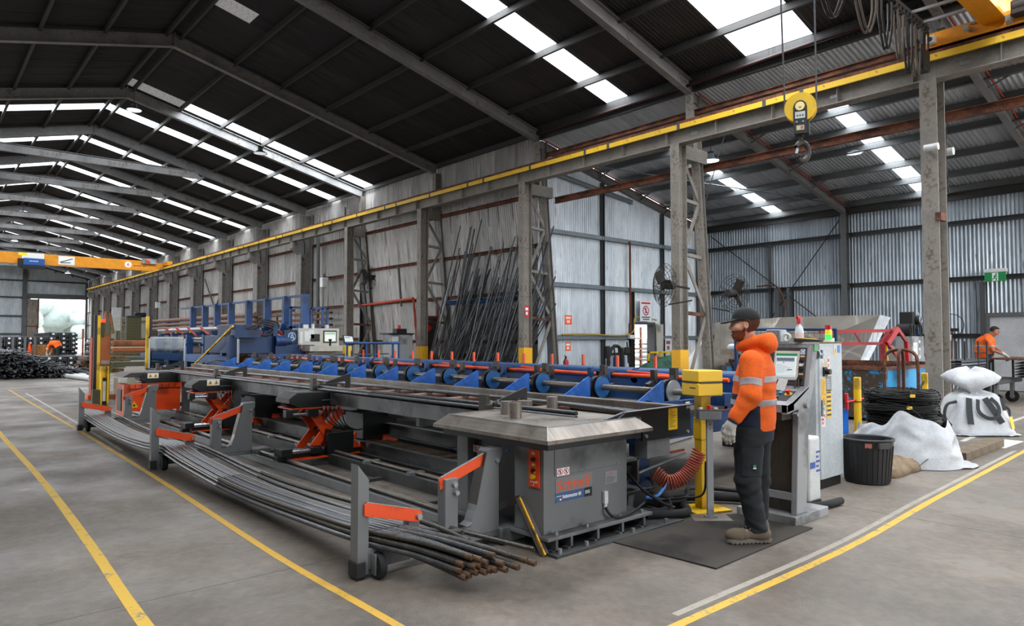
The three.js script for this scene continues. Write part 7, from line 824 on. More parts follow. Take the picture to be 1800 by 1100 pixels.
function cap(x, y, z, a, b, ra, rb) { const ux = b[0] - a[0], uy = b[1] - a[1], uz = b[2] - a[2], px = x - a[0], py = y - a[1], pz = z - a[2], t = clamp((px * ux + py * uy + pz * uz) / (ux * ux + uy * uy + uz * uz || 1e-9), 0, 1); return Math.hypot(px - ux * t, py - uy * t, pz - uz * t) - lerp(ra, rb, t); }
const ell = (x, y, z, c, r) => { const a = (x - c[0]) / r[0], b = (y - c[1]) / r[1], d = (z - c[2]) / r[2], k = Math.hypot(a, b, d); return (k - 1) * Math.min(...r); };
const chain = (x, y, z, J, R, k = 0.03) => { let d = 9; for (let i = 0; i + 1 < J.length; i++) { const c = cap(x, y, z, J[i], J[i + 1], R[i], R[i + 1]); d = i ? smin(d, c, k) : c; } return d; };
const wob = (x, y, z, s) => Math.sin(x * 31 + s) * Math.sin(y * 37 + s * 2) * Math.sin(z * 29 + s * 3) + 0.5 * Math.sin(y * 70 + x * 24 + s) * Math.sin(z * 50 + y * 16);
// a frame: origin o, forward f (unit, may tilt), gives local (forward, up, left) of a point
function frame(o, f, up = [0, 1, 0]) { const F = V(...f).normalize(), S = V(...up).cross(F).normalize(), U = F.clone().cross(S); return { to: (x, y, z) => { const a = x - o[0], b = y - o[1], c = z - o[2]; return [a * F.x + b * F.y + c * F.z, a * U.x + b * U.y + c * U.z, a * S.x + b * S.y + c * S.z]; }, at: (a, b, c) => V(o[0] + F.x * a + U.x * b + S.x * c, o[1] + F.y * a + U.y * b + S.y * c, o[2] + F.z * a + U.z * b + S.z * c), F, U, S }; }
const skull = (a, b, c) => {                                       // head about 0.23 tall; forward a, up b, left c
  let d = smin(ell(a, b, c, [-0.012, 0.035, 0], [0.098, 0.088, 0.076]), ell(a, b, c, [0.03, -0.045, 0], [0.062, 0.075, 0.058]), 0.05); d = smin(d, ell(a, b, c, [0.052, -0.085, 0], [0.036, 0.03, 0.034]), 0.03);
  const C = Math.abs(c); d = smin(d, cap(a, b, C, [0.088, 0.022, 0.0], [0.108, -0.018, 0], 0.01, 0.014), 0.02); d = smin(d, cap(a, b, C, [0.1, -0.02, 0], [0.096, -0.021, 0.014], 0.011, 0.008), 0.012); d = smin(d, cap(a, b, C, [0.085, 0.038, 0.012], [0.07, 0.036, 0.045], 0.009, 0.009), 0.02);
  d = smax(d, -ell(a, b, C, [0.09, 0.016, 0.032], [0.016, 0.013, 0.018]), 0.012); d = smin(d, ell(a, b, C, [0.074, 0.014, 0.031], [0.014, 0.012, 0.014]), 0.004); d = smin(d, cap(a, b, C, [0.09, -0.056, 0], [0.08, -0.056, 0.022], 0.008, 0.005), 0.008); d = smin(d, cap(a, b, C, [0.088, -0.067, 0], [0.078, -0.066, 0.02], 0.008, 0.005), 0.008); d = smin(d, cap(a, b, C, [0.06, -0.015, 0.045], [0.05, -0.02, 0.052], 0.014, 0.014), 0.03);
  const ear = smax(ell(a, b, C, [-0.012, 0.0, 0.078], [0.022, 0.033, 0.012]), -ell(a, b, C, [-0.008, 0.0, 0.09], [0.012, 0.02, 0.008]), 0.006); return smin(d, ear, 0.008);
};
function hand(o, dir, palmN, side, curl = 0.5, s = 1) {            // palm and five fingers as chains; dir runs from wrist to fingertips, palmN out of the palm
  const D = V(...dir).normalize(), N = V(...palmN), X = D.clone().cross(N).normalize().multiplyScalar(side); N.crossVectors(X, D).multiplyScalar(side).normalize(); const at = (a, b, c) => V(...o).addScaledVector(D, a * s).addScaledVector(X, b * s).addScaledVector(N, c * s).toArray(), L = [];
  L.push([[at(0, 0, 0), at(0.05, 0.012, 0), at(0.088, 0.026, 0)], [0.026, 0.021, 0.016]], [[at(0, 0, 0), at(0.05, -0.014, 0), at(0.084, -0.028, 0)], [0.026, 0.02, 0.015]], [[at(0.02, 0, 0), at(0.09, 0, 0)], [0.022, 0.016]]);
  [[0.03, 0.088, 1], [0.01, 0.095, 1.12], [-0.012, 0.092, 1.04], [-0.032, 0.083, 0.82]].forEach(([x, a, l], i) => { const p = [at(a, x, 0)]; let ang = 0, A = a, C = 0; for (const [len, bend] of [[0.042, curl * 0.9], [0.027, curl * 1.2], [0.022, curl * 0.8]]) { ang += bend; A += Math.cos(ang) * len * l; C += Math.sin(ang) * len * l; p.push(at(A, x * 1.12, C)); } L.push([p, [0.0105, 0.0095, 0.009, 0.0075]]); });
  L.push([[at(0.02, 0.026, 0.006), at(0.055, 0.05, 0.018), at(0.085, 0.055, 0.03), at(0.108, 0.05, 0.038)], [0.017, 0.013, 0.0115, 0.009]]); return (x, y, z, grow = 0) => { let d = 9; L.forEach(([J, R]) => { d = smin(d, chain(x, y, z, J, R.map((r) => r * s + grow), 0.008), 0.008); }); return d; };
}
const skinM = (c) => mat(c, { r: 0.55 }), cloth = (c, b = 0.0005) => mat(c, { r: 0.85, bump: b, bs: 0.05, map: T.mottle, s: 0.5 });
const P = { skin: skinM(0xd39a80), skinDark: skinM(0x9a6248), orange: cloth(0xff6a14), navy: cloth(0x1a2740), trousers: cloth(0x1d2326), cap: cloth(0x1f2020), beard: mat(0x8a4a2a, { r: 0.9, bump: 0.004, bs: 0.03 }), hair: mat(0x5a3320, { r: 0.9, bump: 0.004, bs: 0.03 }), hairDark: mat(0x1f1a17, { r: 0.85, bump: 0.004, bs: 0.03 }), boot: cloth(0x6b5d4c), sole: mat(0x6e675e, { r: 0.85 }), glove: cloth(0xc9c5bc), tape: mat(0xa9a0a4, { r: 0.45, map: T.mottle, s: 0.3 }), glass: new THREE.MeshPhysicalMaterial({ color: 0xdfe6ea, roughness: 0.05, transmission: 1, thickness: 0 }) };
function build(t, name, f, lo, hi, cell, m) { return mesh(name, nets(f, lo, hi, cell), m, t); }
{ // the operator at the console
  const t = thing('person', 'bearded worker in orange hooded jacket and black cap at the console', 'person', [5.125, 0.012, -2.955], -0.7198);
  const fw = [-0.866, 0, -0.5], ax = 0.045, torsoF = frame([ax, 0, 0], fw), headF = frame([-0.022, 1.7, 0.0], [-0.955, -0.03, -0.29]), neck = [0.03, 1.5, -0.0];
  const J = { sh: [-0.03, 1.415, 0.165], el: [-0.06, 1.16, 0.235], wr: [-0.185, 0.965, 0.215], sh2: [0.13, 1.415, -0.165], el2: [0.14, 1.17, -0.24], wr2: [0.1, 0.93, -0.27], hp: [-0.03, 0.85, 0.085], kn: [-0.05, 0.47, 0.11], an: [0.02, 0.1, 0.125], hp2: [0.1, 0.85, -0.085], kn2: [0.115, 0.47, -0.1], an2: [0.115, 0.1, -0.11] };
  const tor = (x, y, z, g = 0) => { const [a, , c] = torsoF.to(x, y, z), S = [[0.78, 0.195, 0.15, 0], [0.95, 0.21, 0.165, 0.0], [1.1, 0.215, 0.165, 0.0], [1.25, 0.222, 0.16, -0.01], [1.36, 0.21, 0.14, -0.02], [1.44, 0.155, 0.108, -0.03], [1.5, 0.085, 0.075, -0.02], [1.58, 0.06, 0.06, -0.0]]; let i = 0; while (i < S.length - 2 && y > S[i + 1][0]) i++; const u = sstep(S[i][0], S[i + 1][0], y) * 0.35 + 0.65 * clamp((y - S[i][0]) / (S[i + 1][0] - S[i][0]), 0, 1), w = lerp(S[i][1], S[i + 1][1], u) + g, d = lerp(S[i][2], S[i + 1][2], u) + g, o = lerp(S[i][3], S[i + 1][3], u), k = (Math.abs((a - o) / d) ** 2.3 + Math.abs(c / w) ** 2.3) ** (1 / 2.3); return Math.max((k - 1) * Math.min(w, d), S[0][0] - y, y - 1.56); };
  const bodyF = (x, y, z) => { let d = smin(tor(x, y, z, -0.03), cap(x, y, z, neck, [0.0, 1.62, 0], 0.058, 0.054), 0.05); d = smin(d, chain(x, y, z, [J.sh, J.el, J.wr], [0.055, 0.042, 0.03]), 0.04); d = smin(d, chain(x, y, z, [J.sh2, J.el2, J.wr2], [0.055, 0.042, 0.03]), 0.04); d = smin(d, chain(x, y, z, [J.hp, J.kn, J.an], [0.08, 0.055, 0.04]), 0.05); return smin(d, chain(x, y, z, [J.hp2, J.kn2, J.an2], [0.08, 0.055, 0.04]), 0.05); };
  const headD = (x, y, z) => smin(skull(...headF.to(x, y, z)), cap(x, y, z, [0.03, 1.5, 0], [0.0, 1.63, 0], 0.056, 0.052), 0.03);
  mesh('body', [nets(bodyF, [-0.3, 0.02, -0.45], [0.4, 1.62, 0.35], 0.018), nets(headD, [-0.2, 1.53, -0.16], [0.16, 1.83, 0.16], 0.005)], P.skin, t);
  const fold = (x, y, z) => 0.0025 * wob(x * 0.7, y * 0.7, z * 0.7, 1.3) + 0.003 * Math.sin(y * 55 + x * 30 + z * 22) * sstep(0.2, 0.0, Math.abs(y - 1.12));
  const sleeveL = (x, y, z) => chain(x, y, z, [J.sh, J.el, [J.wr[0] + 0.012, J.wr[1] + 0.02, J.wr[2]]], [0.09, 0.073, 0.056], 0.05), sleeveR = (x, y, z) => chain(x, y, z, [J.sh2, J.el2, J.wr2], [0.09, 0.075, 0.054], 0.05);
  const hood = (x, y, z) => { const [a, b, c] = frame([0.06, 1.545, -0.0], fw).to(x, y, z); const ring = Math.hypot(Math.hypot(a * 0.82 + 0.0, c) - 0.085, (b - 0.02 + a * 0.28) * 0.85) - 0.038; return smin(ring, ell(a, b, c, [-0.115, -0.0, 0], [0.06, 0.07, 0.115]), 0.05); };
  const jacket0 = (x, y, z) => { let d = smin(tor(x, y, z), sleeveL(x, y, z), 0.035); d = smin(d, sleeveR(x, y, z), 0.035); d = smin(d, hood(x, y, z), 0.03); return d + fold(x, y, z); };
  const trim = (x, y, z) => smax(jacket0(x, y, z), 0.865 - y, 0.004);
  const lo = [-0.32, 0.76, -0.42], hi = [0.34, 1.72, 0.36];
  build(t, 'jacket', (x, y, z) => Math.max(trim(x, y, z), -(cap(x, y, z, [0.02, 1.6, 0], [0.0, 1.75, 0], 0.062, 0.09))), lo, hi, 0.0095, P.orange);
  build(t, 'waistband', (x, y, z) => smax(smax(tor(x, y, z, -0.006), y - 0.875, 0.006), 0.805 - y, 0.006), [-0.25, 0.78, -0.3], [0.32, 0.9, 0.3], 0.009, P.navy);
  const band = (d0, d, y0, y1, y) => Math.max(d, y0 - y, y - y1);
  const arm = frame(J.sh, [J.el[0] - J.sh[0], J.el[1] - J.sh[1], J.el[2] - J.sh[2]], [0, 0, 1]);
  const torsoOnly = (x, y, z) => smin(tor(x, y, z), 9, 0.01) + fold(x, y, z);
  build(t, 'reflective_tape', (x, y, z) => band(0, Math.max(torsoOnly(x, y, z) - 0.003, -sleeveL(x, y, z) - 0.0, 0 - 9), 1.248, 1.3, y), [-0.2, 1.23, -0.26], [0.3, 1.32, 0.28], 0.007, P.tape);
  build(t, 'reflective_tape', (x, y, z) => band(0, torsoOnly(x, y, z) - 0.004, 1.062, 1.115, y), [-0.2, 1.04, -0.26], [0.3, 1.13, 0.28], 0.007, P.tape);
  build(t, 'reflective_tape', (x, y, z) => { const [a] = arm.to(x, y, z); return Math.max(sleeveL(x, y, z) + fold(x, y, z) - 0.003, 0.145 - a, a - 0.205); }, [-0.2, 1.1, 0.08], [0.12, 1.35, 0.36], 0.007, P.tape);
  build(t, 'side_panel', (x, y, z) => { const [a, , c] = torsoF.to(x, y, z); return Math.max(torsoOnly(x, y, z) - 0.003, -a - 0.085, y - 1.155, 0.86 - y); }, [-0.25, 0.84, -0.3], [0.3, 1.17, 0.3], 0.0085, P.navy);
  const fd = V(...J.wr).sub(V(...J.el)).normalize(), cuffA = [J.wr[0] - fd.x * 0.045, J.wr[1] - fd.y * 0.045, J.wr[2]];
  build(t, 'cuff', (x, y, z) => cap(x, y, z, cuffA, [J.wr[0] + fd.x * 0.012, J.wr[1] + fd.y * 0.012, J.wr[2]], 0.052, 0.044), [-0.3, 0.86, 0.1], [-0.05, 1.08, 0.32], 0.008, P.navy);
  const hl = hand([J.wr[0] + fd.x * 0.02, J.wr[1] + fd.y * 0.02, J.wr[2]], [-0.28, -0.94, -0.05], [0.55, -0.1, -0.8], -1, 0.42, 1.08), hr = hand([J.wr2[0] - 0.02, J.wr2[1] - 0.01, J.wr2[2]], [-0.2, -0.95, -0.1], [0.5, -0.1, 0.8], 1, 0.4, 1.05);
  build(t, 'glove', (x, y, z) => smin(hl(x, y, z, 0.003), cap(x, y, z, J.wr, [J.wr[0] + fd.x * 0.05, J.wr[1] + fd.y * 0.05, J.wr[2]], 0.04, 0.034), 0.02), [-0.34, 0.7, 0.08], [-0.1, 1.0, 0.34], 0.0042, P.glove); build(t, 'glove', (x, y, z) => hr(x, y, z, 0.003), [-0.06, 0.68, -0.42], [0.25, 1.0, -0.12], 0.006, P.glove);
  const trF = (x, y, z) => { let d = smin(chain(x, y, z, [J.hp, J.kn, [J.an[0], 0.09, J.an[2]]], [0.12, 0.092, 0.076], 0.04), chain(x, y, z, [J.hp2, J.kn2, [J.an2[0], 0.09, J.an2[2]]], [0.11, 0.082, 0.07], 0.04), 0.03); d = smin(d, tor(x, y, z, -0.01) , 0.05); d += 0.006 * Math.sin(y * 78 + x * 42 + z * 30) * sstep(0.24, 0.04, y) + 0.005 * Math.sin(y * 60 - x * 35 + z * 18) * sstep(0.2, 0.0, Math.abs(y - 0.42)) + 0.003 * wob(x, y, z, 4.1); return smax(smax(d, y - 0.9, 0.01), 0.085 - y, 0.008); };
  build(t, 'trousers', trF, [-0.2, 0.06, -0.24], [0.3, 0.93, 0.26], 0.0095, P.trousers);
  build(t, 'pocket', (x, y, z) => Math.max(chain(x, y, z, [J.hp, J.kn, J.an], [0.127, 0.1, 0.076], 0.04) + 0.002 * wob(x, y, z, 2), 0.52 - y, y - 0.74, 0.1 - z, -x - 0.12, x - 0.1), [-0.2, 0.48, 0.05], [0.15, 0.78, 0.26], 0.008, P.trousers);
  plate('trouser_label', 0.03, 0.034, artmat(art(32, 36, (x) => { x.fillStyle = '#1d2326'; x.fillRect(0, 0, 32, 36); x.fillStyle = '#2f9a58'; x.fillRect(6, 2, 20, 17); x.fillStyle = '#e6e6e6'; x.fillRect(4, 22, 24, 11); })), t, [-0.03, 0.6, 0.2185], [0, -0.05, 0]);
  const boot = (c, z0, turn) => { const fr = frame([c[0], 0, z0], [Math.cos(turn) * -1, 0, Math.sin(turn)]); return [(x, y, z) => { const [a, b, s] = fr.to(x, y, z); let d = smin(cap(a, b, s, [-0.015, 0.075, 0], [0.0, 0.165, 0], 0.062, 0.055), cap(a, b * 1.0, s * 0.95, [-0.05, 0.065, 0], [0.15, 0.058, 0], 0.05, 0.046), 0.05); d = smin(d, ell(a, b, s, [0.2, 0.06, 0], [0.065, 0.05, 0.052]), 0.05); d += 0.003 * Math.sin(a * 90) * sstep(0.04, 0.09, a) * sstep(0.15, 0.12, a); return smax(smax(d, 0.03 - b, 0.006), b - 0.175, 0.01); }, (x, y, z) => { const [a, b, s] = fr.to(x, y, z), w = 0.05 + 0.006 * sstep(0.05, 0.18, a), q = Math.max(Math.abs(s) - w, -a - 0.105, a - 0.26), e = smax(q, Math.hypot(a > 0.18 ? a - 0.18 : a < -0.055 ? a + 0.055 : 0, s * (a > 0.18 ? 1.35 : 1)) - (a > 0.18 ? 0.082 : 0.055), 0.01); return Math.max(e, b - 0.038, -b + 0.0 + 0.008 * (Math.sin(a * 190) > 0.2 ? 1 : 0)); }]; };
  for (const [c, z, a] of [[J.an, 0.125, 0.1], [J.an2, -0.11, -1.55]]) { const [u, s] = boot(c, z, a); const bt = build(t, 'boot', u, [c[0] - 0.34, -0.02, z - 0.2], [c[0] + 0.16, 0.2, z + 0.2], 0.0075, P.boot); build(bt, 'sole', s, [c[0] - 0.34, -0.02, z - 0.2], [c[0] + 0.16, 0.06, z + 0.2], 0.0065, P.sole); if (z > 0) { const fr = frame([c[0], 0, z], [-Math.cos(a), 0, Math.sin(a)]); for (const k of [0.05, 0.075, 0.1]) mesh('lace', rod(fr.at(k, 0.125 - (k - 0.05) * 0.5, 0.035), fr.at(k + 0.01, 0.128 - (k - 0.05) * 0.5, -0.03), 0.005, 6), P.glove, bt); } }
  const H = (f) => (x, y, z) => f(...headF.to(x, y, z)), hb = [[-0.24, 1.55, -0.2], [0.2, 1.92, 0.2]];
  build(t, 'beard', H((a, b, c) => { const C = Math.abs(c); return Math.max(skull(a, b, c) - 0.007 - 0.0015 * Math.sin(a * 300 + b * 230), b + 0.04 - 0.03 * sstep(0.03, -0.01, a), -(ell(a, b, C, [0.1, -0.028, 0], [0.03, 0.02, 0.03])), -a - 0.002, Math.abs(b + 0.061) < 0.006 && a > 0.075 && C < 0.02 ? 0.004 : -9, -b - 0.135); }), ...hb, 0.0045, P.beard);
  build(t, 'hair', H((a, b, c) => Math.max(skull(a, b, c) - 0.008, a + 0.02 - (b > 0.02 ? 0.02 : 0), -b - 0.065, b - 0.06, -(ell(a, b, Math.abs(c), [-0.012, 0, 0.08], [0.028, 0.038, 0.025])))), ...hb, 0.0048, P.hair);
  build(t, 'cap', H((a, b, c) => { let d = ell(a, b, c, [-0.012, 0.045, 0], [0.112, 0.105, 0.09]); d = smax(d, 0.035 - b + 0.02 * sstep(0, -0.1, a) * 0.6, 0.004); const k = ((a - 0.085) / 0.1) ** 2 + (c / 0.078) ** 2, bb = b - 0.052 + (a - 0.08) * 0.28 + c * c * 2.2, br = Math.max((Math.sqrt(k) - 1) * 0.078, Math.abs(bb) - 0.0055, 0.05 - a); return smin(smin(d, br, 0.012), ell(a, b, c, [-0.012, 0.152, 0], [0.008, 0.005, 0.008]), 0.004); }), ...hb, 0.005, P.cap);
  mesh('glasses_frame', [-1, 1].map((s) => rod(headF.at(0.096, 0.024, s * 0.05), headF.at(-0.02, 0.022, s * 0.082), 0.0022, 6)), P.cap, t); mesh('glasses_lens', [-1, 1].map((s) => bar(headF.at(0.099, 0.008, s * 0.032), headF.at(0.101, 0.03, s * 0.032), 0.05, 0.002, headF.F.clone())), P.glass, t);
  for (const s of [-1, 1]) mesh('eye', new THREE.SphereGeometry(0.0105, 10, 8).translate(...headF.at(0.0795, 0.015, s * 0.031).toArray()), mat(0xe8e2dc, { r: 0.3 }), t);
}
function simplePerson(label, pos, turn, sc, Q) {
  const t = thing('person', label, 'person', pos, turn); t.scale.setScalar(sc); const hf = frame(Q.head, Q.look, Q.up ?? [0, 1, 0]);
  const limb = (J, R) => (x, y, z) => chain(x, y, z, J, R, 0.04), A1 = limb(Q.armL, [0.05, 0.042, 0.03]), A2 = limb(Q.armR, [0.05, 0.042, 0.03]), L1 = limb(Q.legL, [0.085, 0.055, 0.042]), L2 = limb(Q.legR, [0.085, 0.055, 0.042]), sp = (g) => (x, y, z) => { let d = 9; for (let i = 0; i + 1 < Q.spine.length; i++) for (const s of [-1, 1]) { const o = (k) => [Q.spine[k][0] + Q.side[0] * s * Q.w[k], Q.spine[k][1], Q.spine[k][2] + Q.side[2] * s * Q.w[k]]; d = smin(d, cap(x, y, z, o(i), o(i + 1), Q.r[i] + g, Q.r[i + 1] + g), 0.06); } return d; };
  const lo = Q.lo, hi = Q.hi, c = Q.cell, hd = (x, y, z) => smin(skull(...hf.to(x, y, z)), cap(x, y, z, Q.spine.at(-1), Q.head, 0.056, 0.05), 0.03);
  mesh('body', [nets((x, y, z) => smin(smin(smin(sp(-0.02)(x, y, z), A1(x, y, z), 0.04), A2(x, y, z), 0.04), smin(L1(x, y, z), L2(x, y, z), 0.04), 0.04), lo, hi, c), nets(hd, Q.head.map((k) => k - 0.2), Q.head.map((k) => k + 0.2), c * 0.5)], Q.skin, t);
  const sh = (x, y, z) => { let d = sp(0.012)(x, y, z); const cut = Q.sleeve; for (const a of [Q.armL, Q.armR]) { const e = a[0].map((k, i) => lerp(k, a[1][i], cut)); d = smin(d, cap(x, y, z, a[0], e, 0.078, 0.072), 0.04); } return Math.max(d + 0.004 * wob(x, y, z, 2), Q.hem(x, y, z), -cap(x, y, z, Q.spine.at(-1).map((k, i) => lerp(k, Q.head[i], 0.35)), Q.head, 0.06, 0.09)); };
  build(t, 'shirt', sh, lo, hi, c * 0.8, P.orange); if (Q.tape) for (const [a, b] of Q.tape) build(t, 'reflective_tape', (x, y, z) => Math.max(sh(x, y, z) - 0.006, a - y, y - b), lo, hi, c * 0.8, P.tape); if (Q.lower) build(t, 'lower_shirt', (x, y, z) => Math.max(sp(0.014)(x, y, z), Q.lower(x, y, z), Q.hem(x, y, z)), lo, hi, c * 0.8, P.navy);
  build(t, 'trousers', (x, y, z) => Math.max(smin(smin(limb(Q.legL, [0.115, 0.085, 0.075])(x, y, z), limb(Q.legR, [0.115, 0.085, 0.075])(x, y, z), 0.04), cap(x, y, z, Q.spine[0].map((k, i) => k + Q.side[i] * 0.07), Q.spine[0].map((k, i) => k - Q.side[i] * 0.07), 0.13, 0.13), 0.05) + 0.003 * wob(x, y, z, 3), Q.waist(x, y, z), 0.07 - y), lo, hi, c * 0.8, P.trousers);
  for (const L of [Q.legL, Q.legR]) { const an = L[2]; build(t, 'boot', (x, y, z) => Math.max(smin(cap(x, y, z, [an[0], 0.06, an[2]], [an[0], 0.14, an[2]], 0.06, 0.06), cap(x, y, z, [an[0], 0.05, an[2]], [an[0] + Q.toe[0] * 0.2, 0.045, an[2] + Q.toe[2] * 0.2], 0.05, 0.045), 0.04), -y), [an[0] - 0.35, -0.02, an[2] - 0.35], [an[0] + 0.35, 0.22, an[2] + 0.35], c, P.boot); }
  for (const [a, s, cu] of [[Q.armL, -1, 0.7], [Q.armR, 1, 0.6]]) { const w = a[2], d = w.map((k, i) => k - a[1][i]), h = hand(w, d.map((k, i) => k + (i === 1 ? -0.12 : 0)), [0.1, -1, 0], s, cu, 1.1); build(t, 'glove', (x, y, z) => smin(h(x, y, z, 0.004), cap(x, y, z, w, w.map((k, i) => k - d[i] * 0.2), 0.034, 0.038), 0.02), w.map((k) => k - 0.24), w.map((k) => k + 0.24), Math.max(0.006, c * 0.45), Q.glove); }
  build(t, 'hair', (x, y, z) => { const [a, b, e] = hf.to(x, y, z); return Math.max(skull(a, b, e) - 0.014, -(b - 0.055 + 0.0) * 0.7 - 0.7 * (-a * 0.9 + 0.0) + 0.01 - 0.03 * (a < -0.03)); }, Q.head.map((k) => k - 0.2), Q.head.map((k) => k + 0.2), c * 0.5, P.hairDark); return t;
}
{
  const t = simplePerson('second worker in a short sleeved orange shirt bending over the work bench', [22.86, 0, -5.86], -0.7198 - 0.2, 1.08, {
    head: [0.2, 1.68, 0.03], look: [0.75, -0.62, 0.2], up: [0.3, 1, 0], spine: [[-0.02, 0.98, 0], [-0.03, 1.2, 0], [0.0, 1.4, 0], [0.06, 1.53, 0.0]], side: [0.35, 0, 0.94], w: [0.07, 0.085, 0.1, 0.02], r: [0.13, 0.135, 0.125, 0.075], armL: [[-0.05, 1.46, 0.2], [0.05, 1.2, 0.27], [0.36, 1.08, 0.2]], armR: [[0.13, 1.47, -0.18], [0.28, 1.28, -0.22], [0.48, 1.09, -0.1]], legL: [[-0.06, 0.93, 0.09], [-0.05, 0.5, 0.12], [-0.07, 0.1, 0.13]], legR: [[0.02, 0.93, -0.09], [0.04, 0.5, -0.1], [0.0, 0.1, -0.12]], toe: [0.9, 0, 0.3], lo: [-0.36, 0.02, -0.42], hi: [0.62, 1.66, 0.46], cell: 0.017, skin: P.skinDark, glove: P.glove, sleeve: 0.72, hem: (x, y) => 0.9 - y, waist: (x, y) => y - 1.0, tape: [[1.14, 1.18], [1.28, 1.33]], lower: (x, y, z) => Math.max(y - 1.12, -x - 0.06),
  }); mesh('glasses', [rod(V(0.29, 1.66, -0.05), V(0.3, 1.665, 0.1), 0.012, 6), rod(V(0.3, 1.665, 0.1), V(0.2, 1.73, 0.1), 0.004, 6)], P.tape, t); mesh('collar', new THREE.TorusGeometry(0.075, 0.02, 8, 20).rotateX(Math.PI / 2).rotateZ(-0.5).translate(0.085, 1.555, 0.01), P.navy, t);
}
{
  simplePerson('far worker in an orange shirt bending deep over the ochre crate', [7.1, 0, -50.9], -0.7198, 1.08, {
    head: [-0.52, 0.98, 0.05], look: [-0.5, -0.86, 0], up: [-1, 0.2, 0], spine: [[0.1, 1.0, 0], [-0.05, 1.24, 0], [-0.25, 1.26, 0], [-0.4, 1.12, 0.02]], side: [0, 0, 1], w: [0.07, 0.08, 0.1, 0.02], r: [0.14, 0.14, 0.13, 0.075], armL: [[-0.36, 1.14, 0.2], [-0.42, 0.9, 0.22], [-0.5, 0.7, 0.15]], armR: [[-0.36, 1.14, -0.2], [-0.42, 0.9, -0.22], [-0.5, 0.7, -0.15]], legL: [[0.1, 0.95, 0.1], [0.12, 0.5, 0.12], [0.1, 0.1, 0.13]], legR: [[0.1, 0.95, -0.1], [-0.1, 0.52, -0.12], [-0.2, 0.1, -0.13]], toe: [-1, 0, 0], lo: [-0.8, 0.02, -0.4], hi: [0.4, 1.5, 0.4], cell: 0.026, skin: P.skin, glove: P.glove, sleeve: 0.8, hem: (x, y) => 0.98 - y + (x > 0.05 ? (x - 0.05) * 0.8 : 0), waist: (x, y) => y - 1.12, lower: null,
  });
}
// ---------------------------------------------------------------- cranes, hook, hanging lamps
{
  const t = thing('bridge_crane', 'orange yellow bridge crane with end carriage on the near runway', 'crane', [15.2, 7.33, -3.58]);
  mesh('girder', [b2(-18.5, 0.2, 0.16, 0.9, -0.2, 0.18)], M.craneyel, t); mesh('end_plate', prism([[0.2, 0.16], [0.28, 0.16], [0.28, 0.7], [0.2, 0.9]], -0.2, 0.18), M.craneyel, t); mesh('end_carriage', [rb2(-0.13, 0.13, 0.0, 0.3, -1.2, 1.4, 0.01), b2(-0.16, 0.16, 0.0, 0.03, -1.22, 1.42)], M.craneyel, t); each('carriage_wheel', [cylX(0.14, 0.12, 0, 0.12, -1.05, 20), cylX(0.14, 0.12, 0, 0.12, 1.2, 20)], M.darkbit, t); each('bolt', [[0.25, -0.32], [0.12, -0.32], [0.25, -0.38], [0.12, -0.4]].map(([y, z]) => cylX(0.022, 0.05, -0.14, y, z, 8)), M.zinc, t); mesh('buffer', [prism([[-0.14, 0.02], [-0.3, 0.05], [-0.33, 0.14], [-0.28, 0.16], [-0.14, 0.16]], 0.2, 0.28), cylX(0.05, 0.1, -0.2, 0.18, -0.45, 12)], M.consolegrey, t); mesh('drive_motor', [cylZ(0.12, 0.35, -0.3, 0.25, 0.5, 14), rb2(-0.4, -0.14, 0.1, 0.35, 0.3, 0.7, 0.02)], M.darkbit, t);
  const lb = mesh('limit_box', rb2(-0.28, -0.14, 0.06, 0.2, -1.12, -0.96, 0.01), M.white, t); mesh('lens', [cylX(0.045, 0.02, -0.285, 0.13, -1.04, 14)], M.black, lb);
  const f = thing('festoon', 'festoon rail with black cable loops hanging beside the crane girder', 'cable festoon', [15.2, 7.64, -4.6]); mesh('rail', [b2(-12, -0.5, -0.03, 0.03, -0.03, 0.03), b2(-12, -0.5, -0.07, -0.05, -0.05, 0.05)], M.darkbit, f); each('arm', [-0.75, -1.35, -5, -9].map((x) => bar(V(x, 0, 0), V(x, -0.02, 0.9), 0.05, 0.05)), M.zinc, f); each('carrier', [...Array(10)].map((_, i) => rb2(-0.62 - i * 0.17, -0.54 - i * 0.17, -0.16, -0.05, -0.05, 0.05, 0.01)), M.darkbit, f);
  const loopc = (x0, x1, d, m) => { for (const o of [-0.04, 0.02]) mesh('cable_loop', [tube([[x0, -0.12, o], [x0 - 0.02, -d * 0.55, o], [(x0 + x1) / 2 + 0.02, -d, o], [x1 + 0.02, -d * 0.5, o], [x1, -0.12, o]], 0.02, 28, 6)], m, f); };
  for (let i = 0; i < 4; i++) loopc(-0.5 - i * 0.42, -0.78 - i * 0.42, [0.75, 1.1, 1.15, 1.0][i], i % 2 ? M.strapc ??= mat(0x5a5148, { r: 0.7 }) : M.cable); loopc(-2.3, -2.75, 1.0, M.cable); loopc(-3.0, -3.7, 0.95, M.strapc); loopc(-4.2, -5.1, 1.1, M.cable); mesh('hanging_plug', [rb2(-0.95, -0.6, -0.95, -0.55, -0.08, 0.08, 0.02), new THREE.TorusGeometry(0.09, 0.02, 8, 18).translate(-1.0, -0.5, 0)], M.darkbit, f);
}
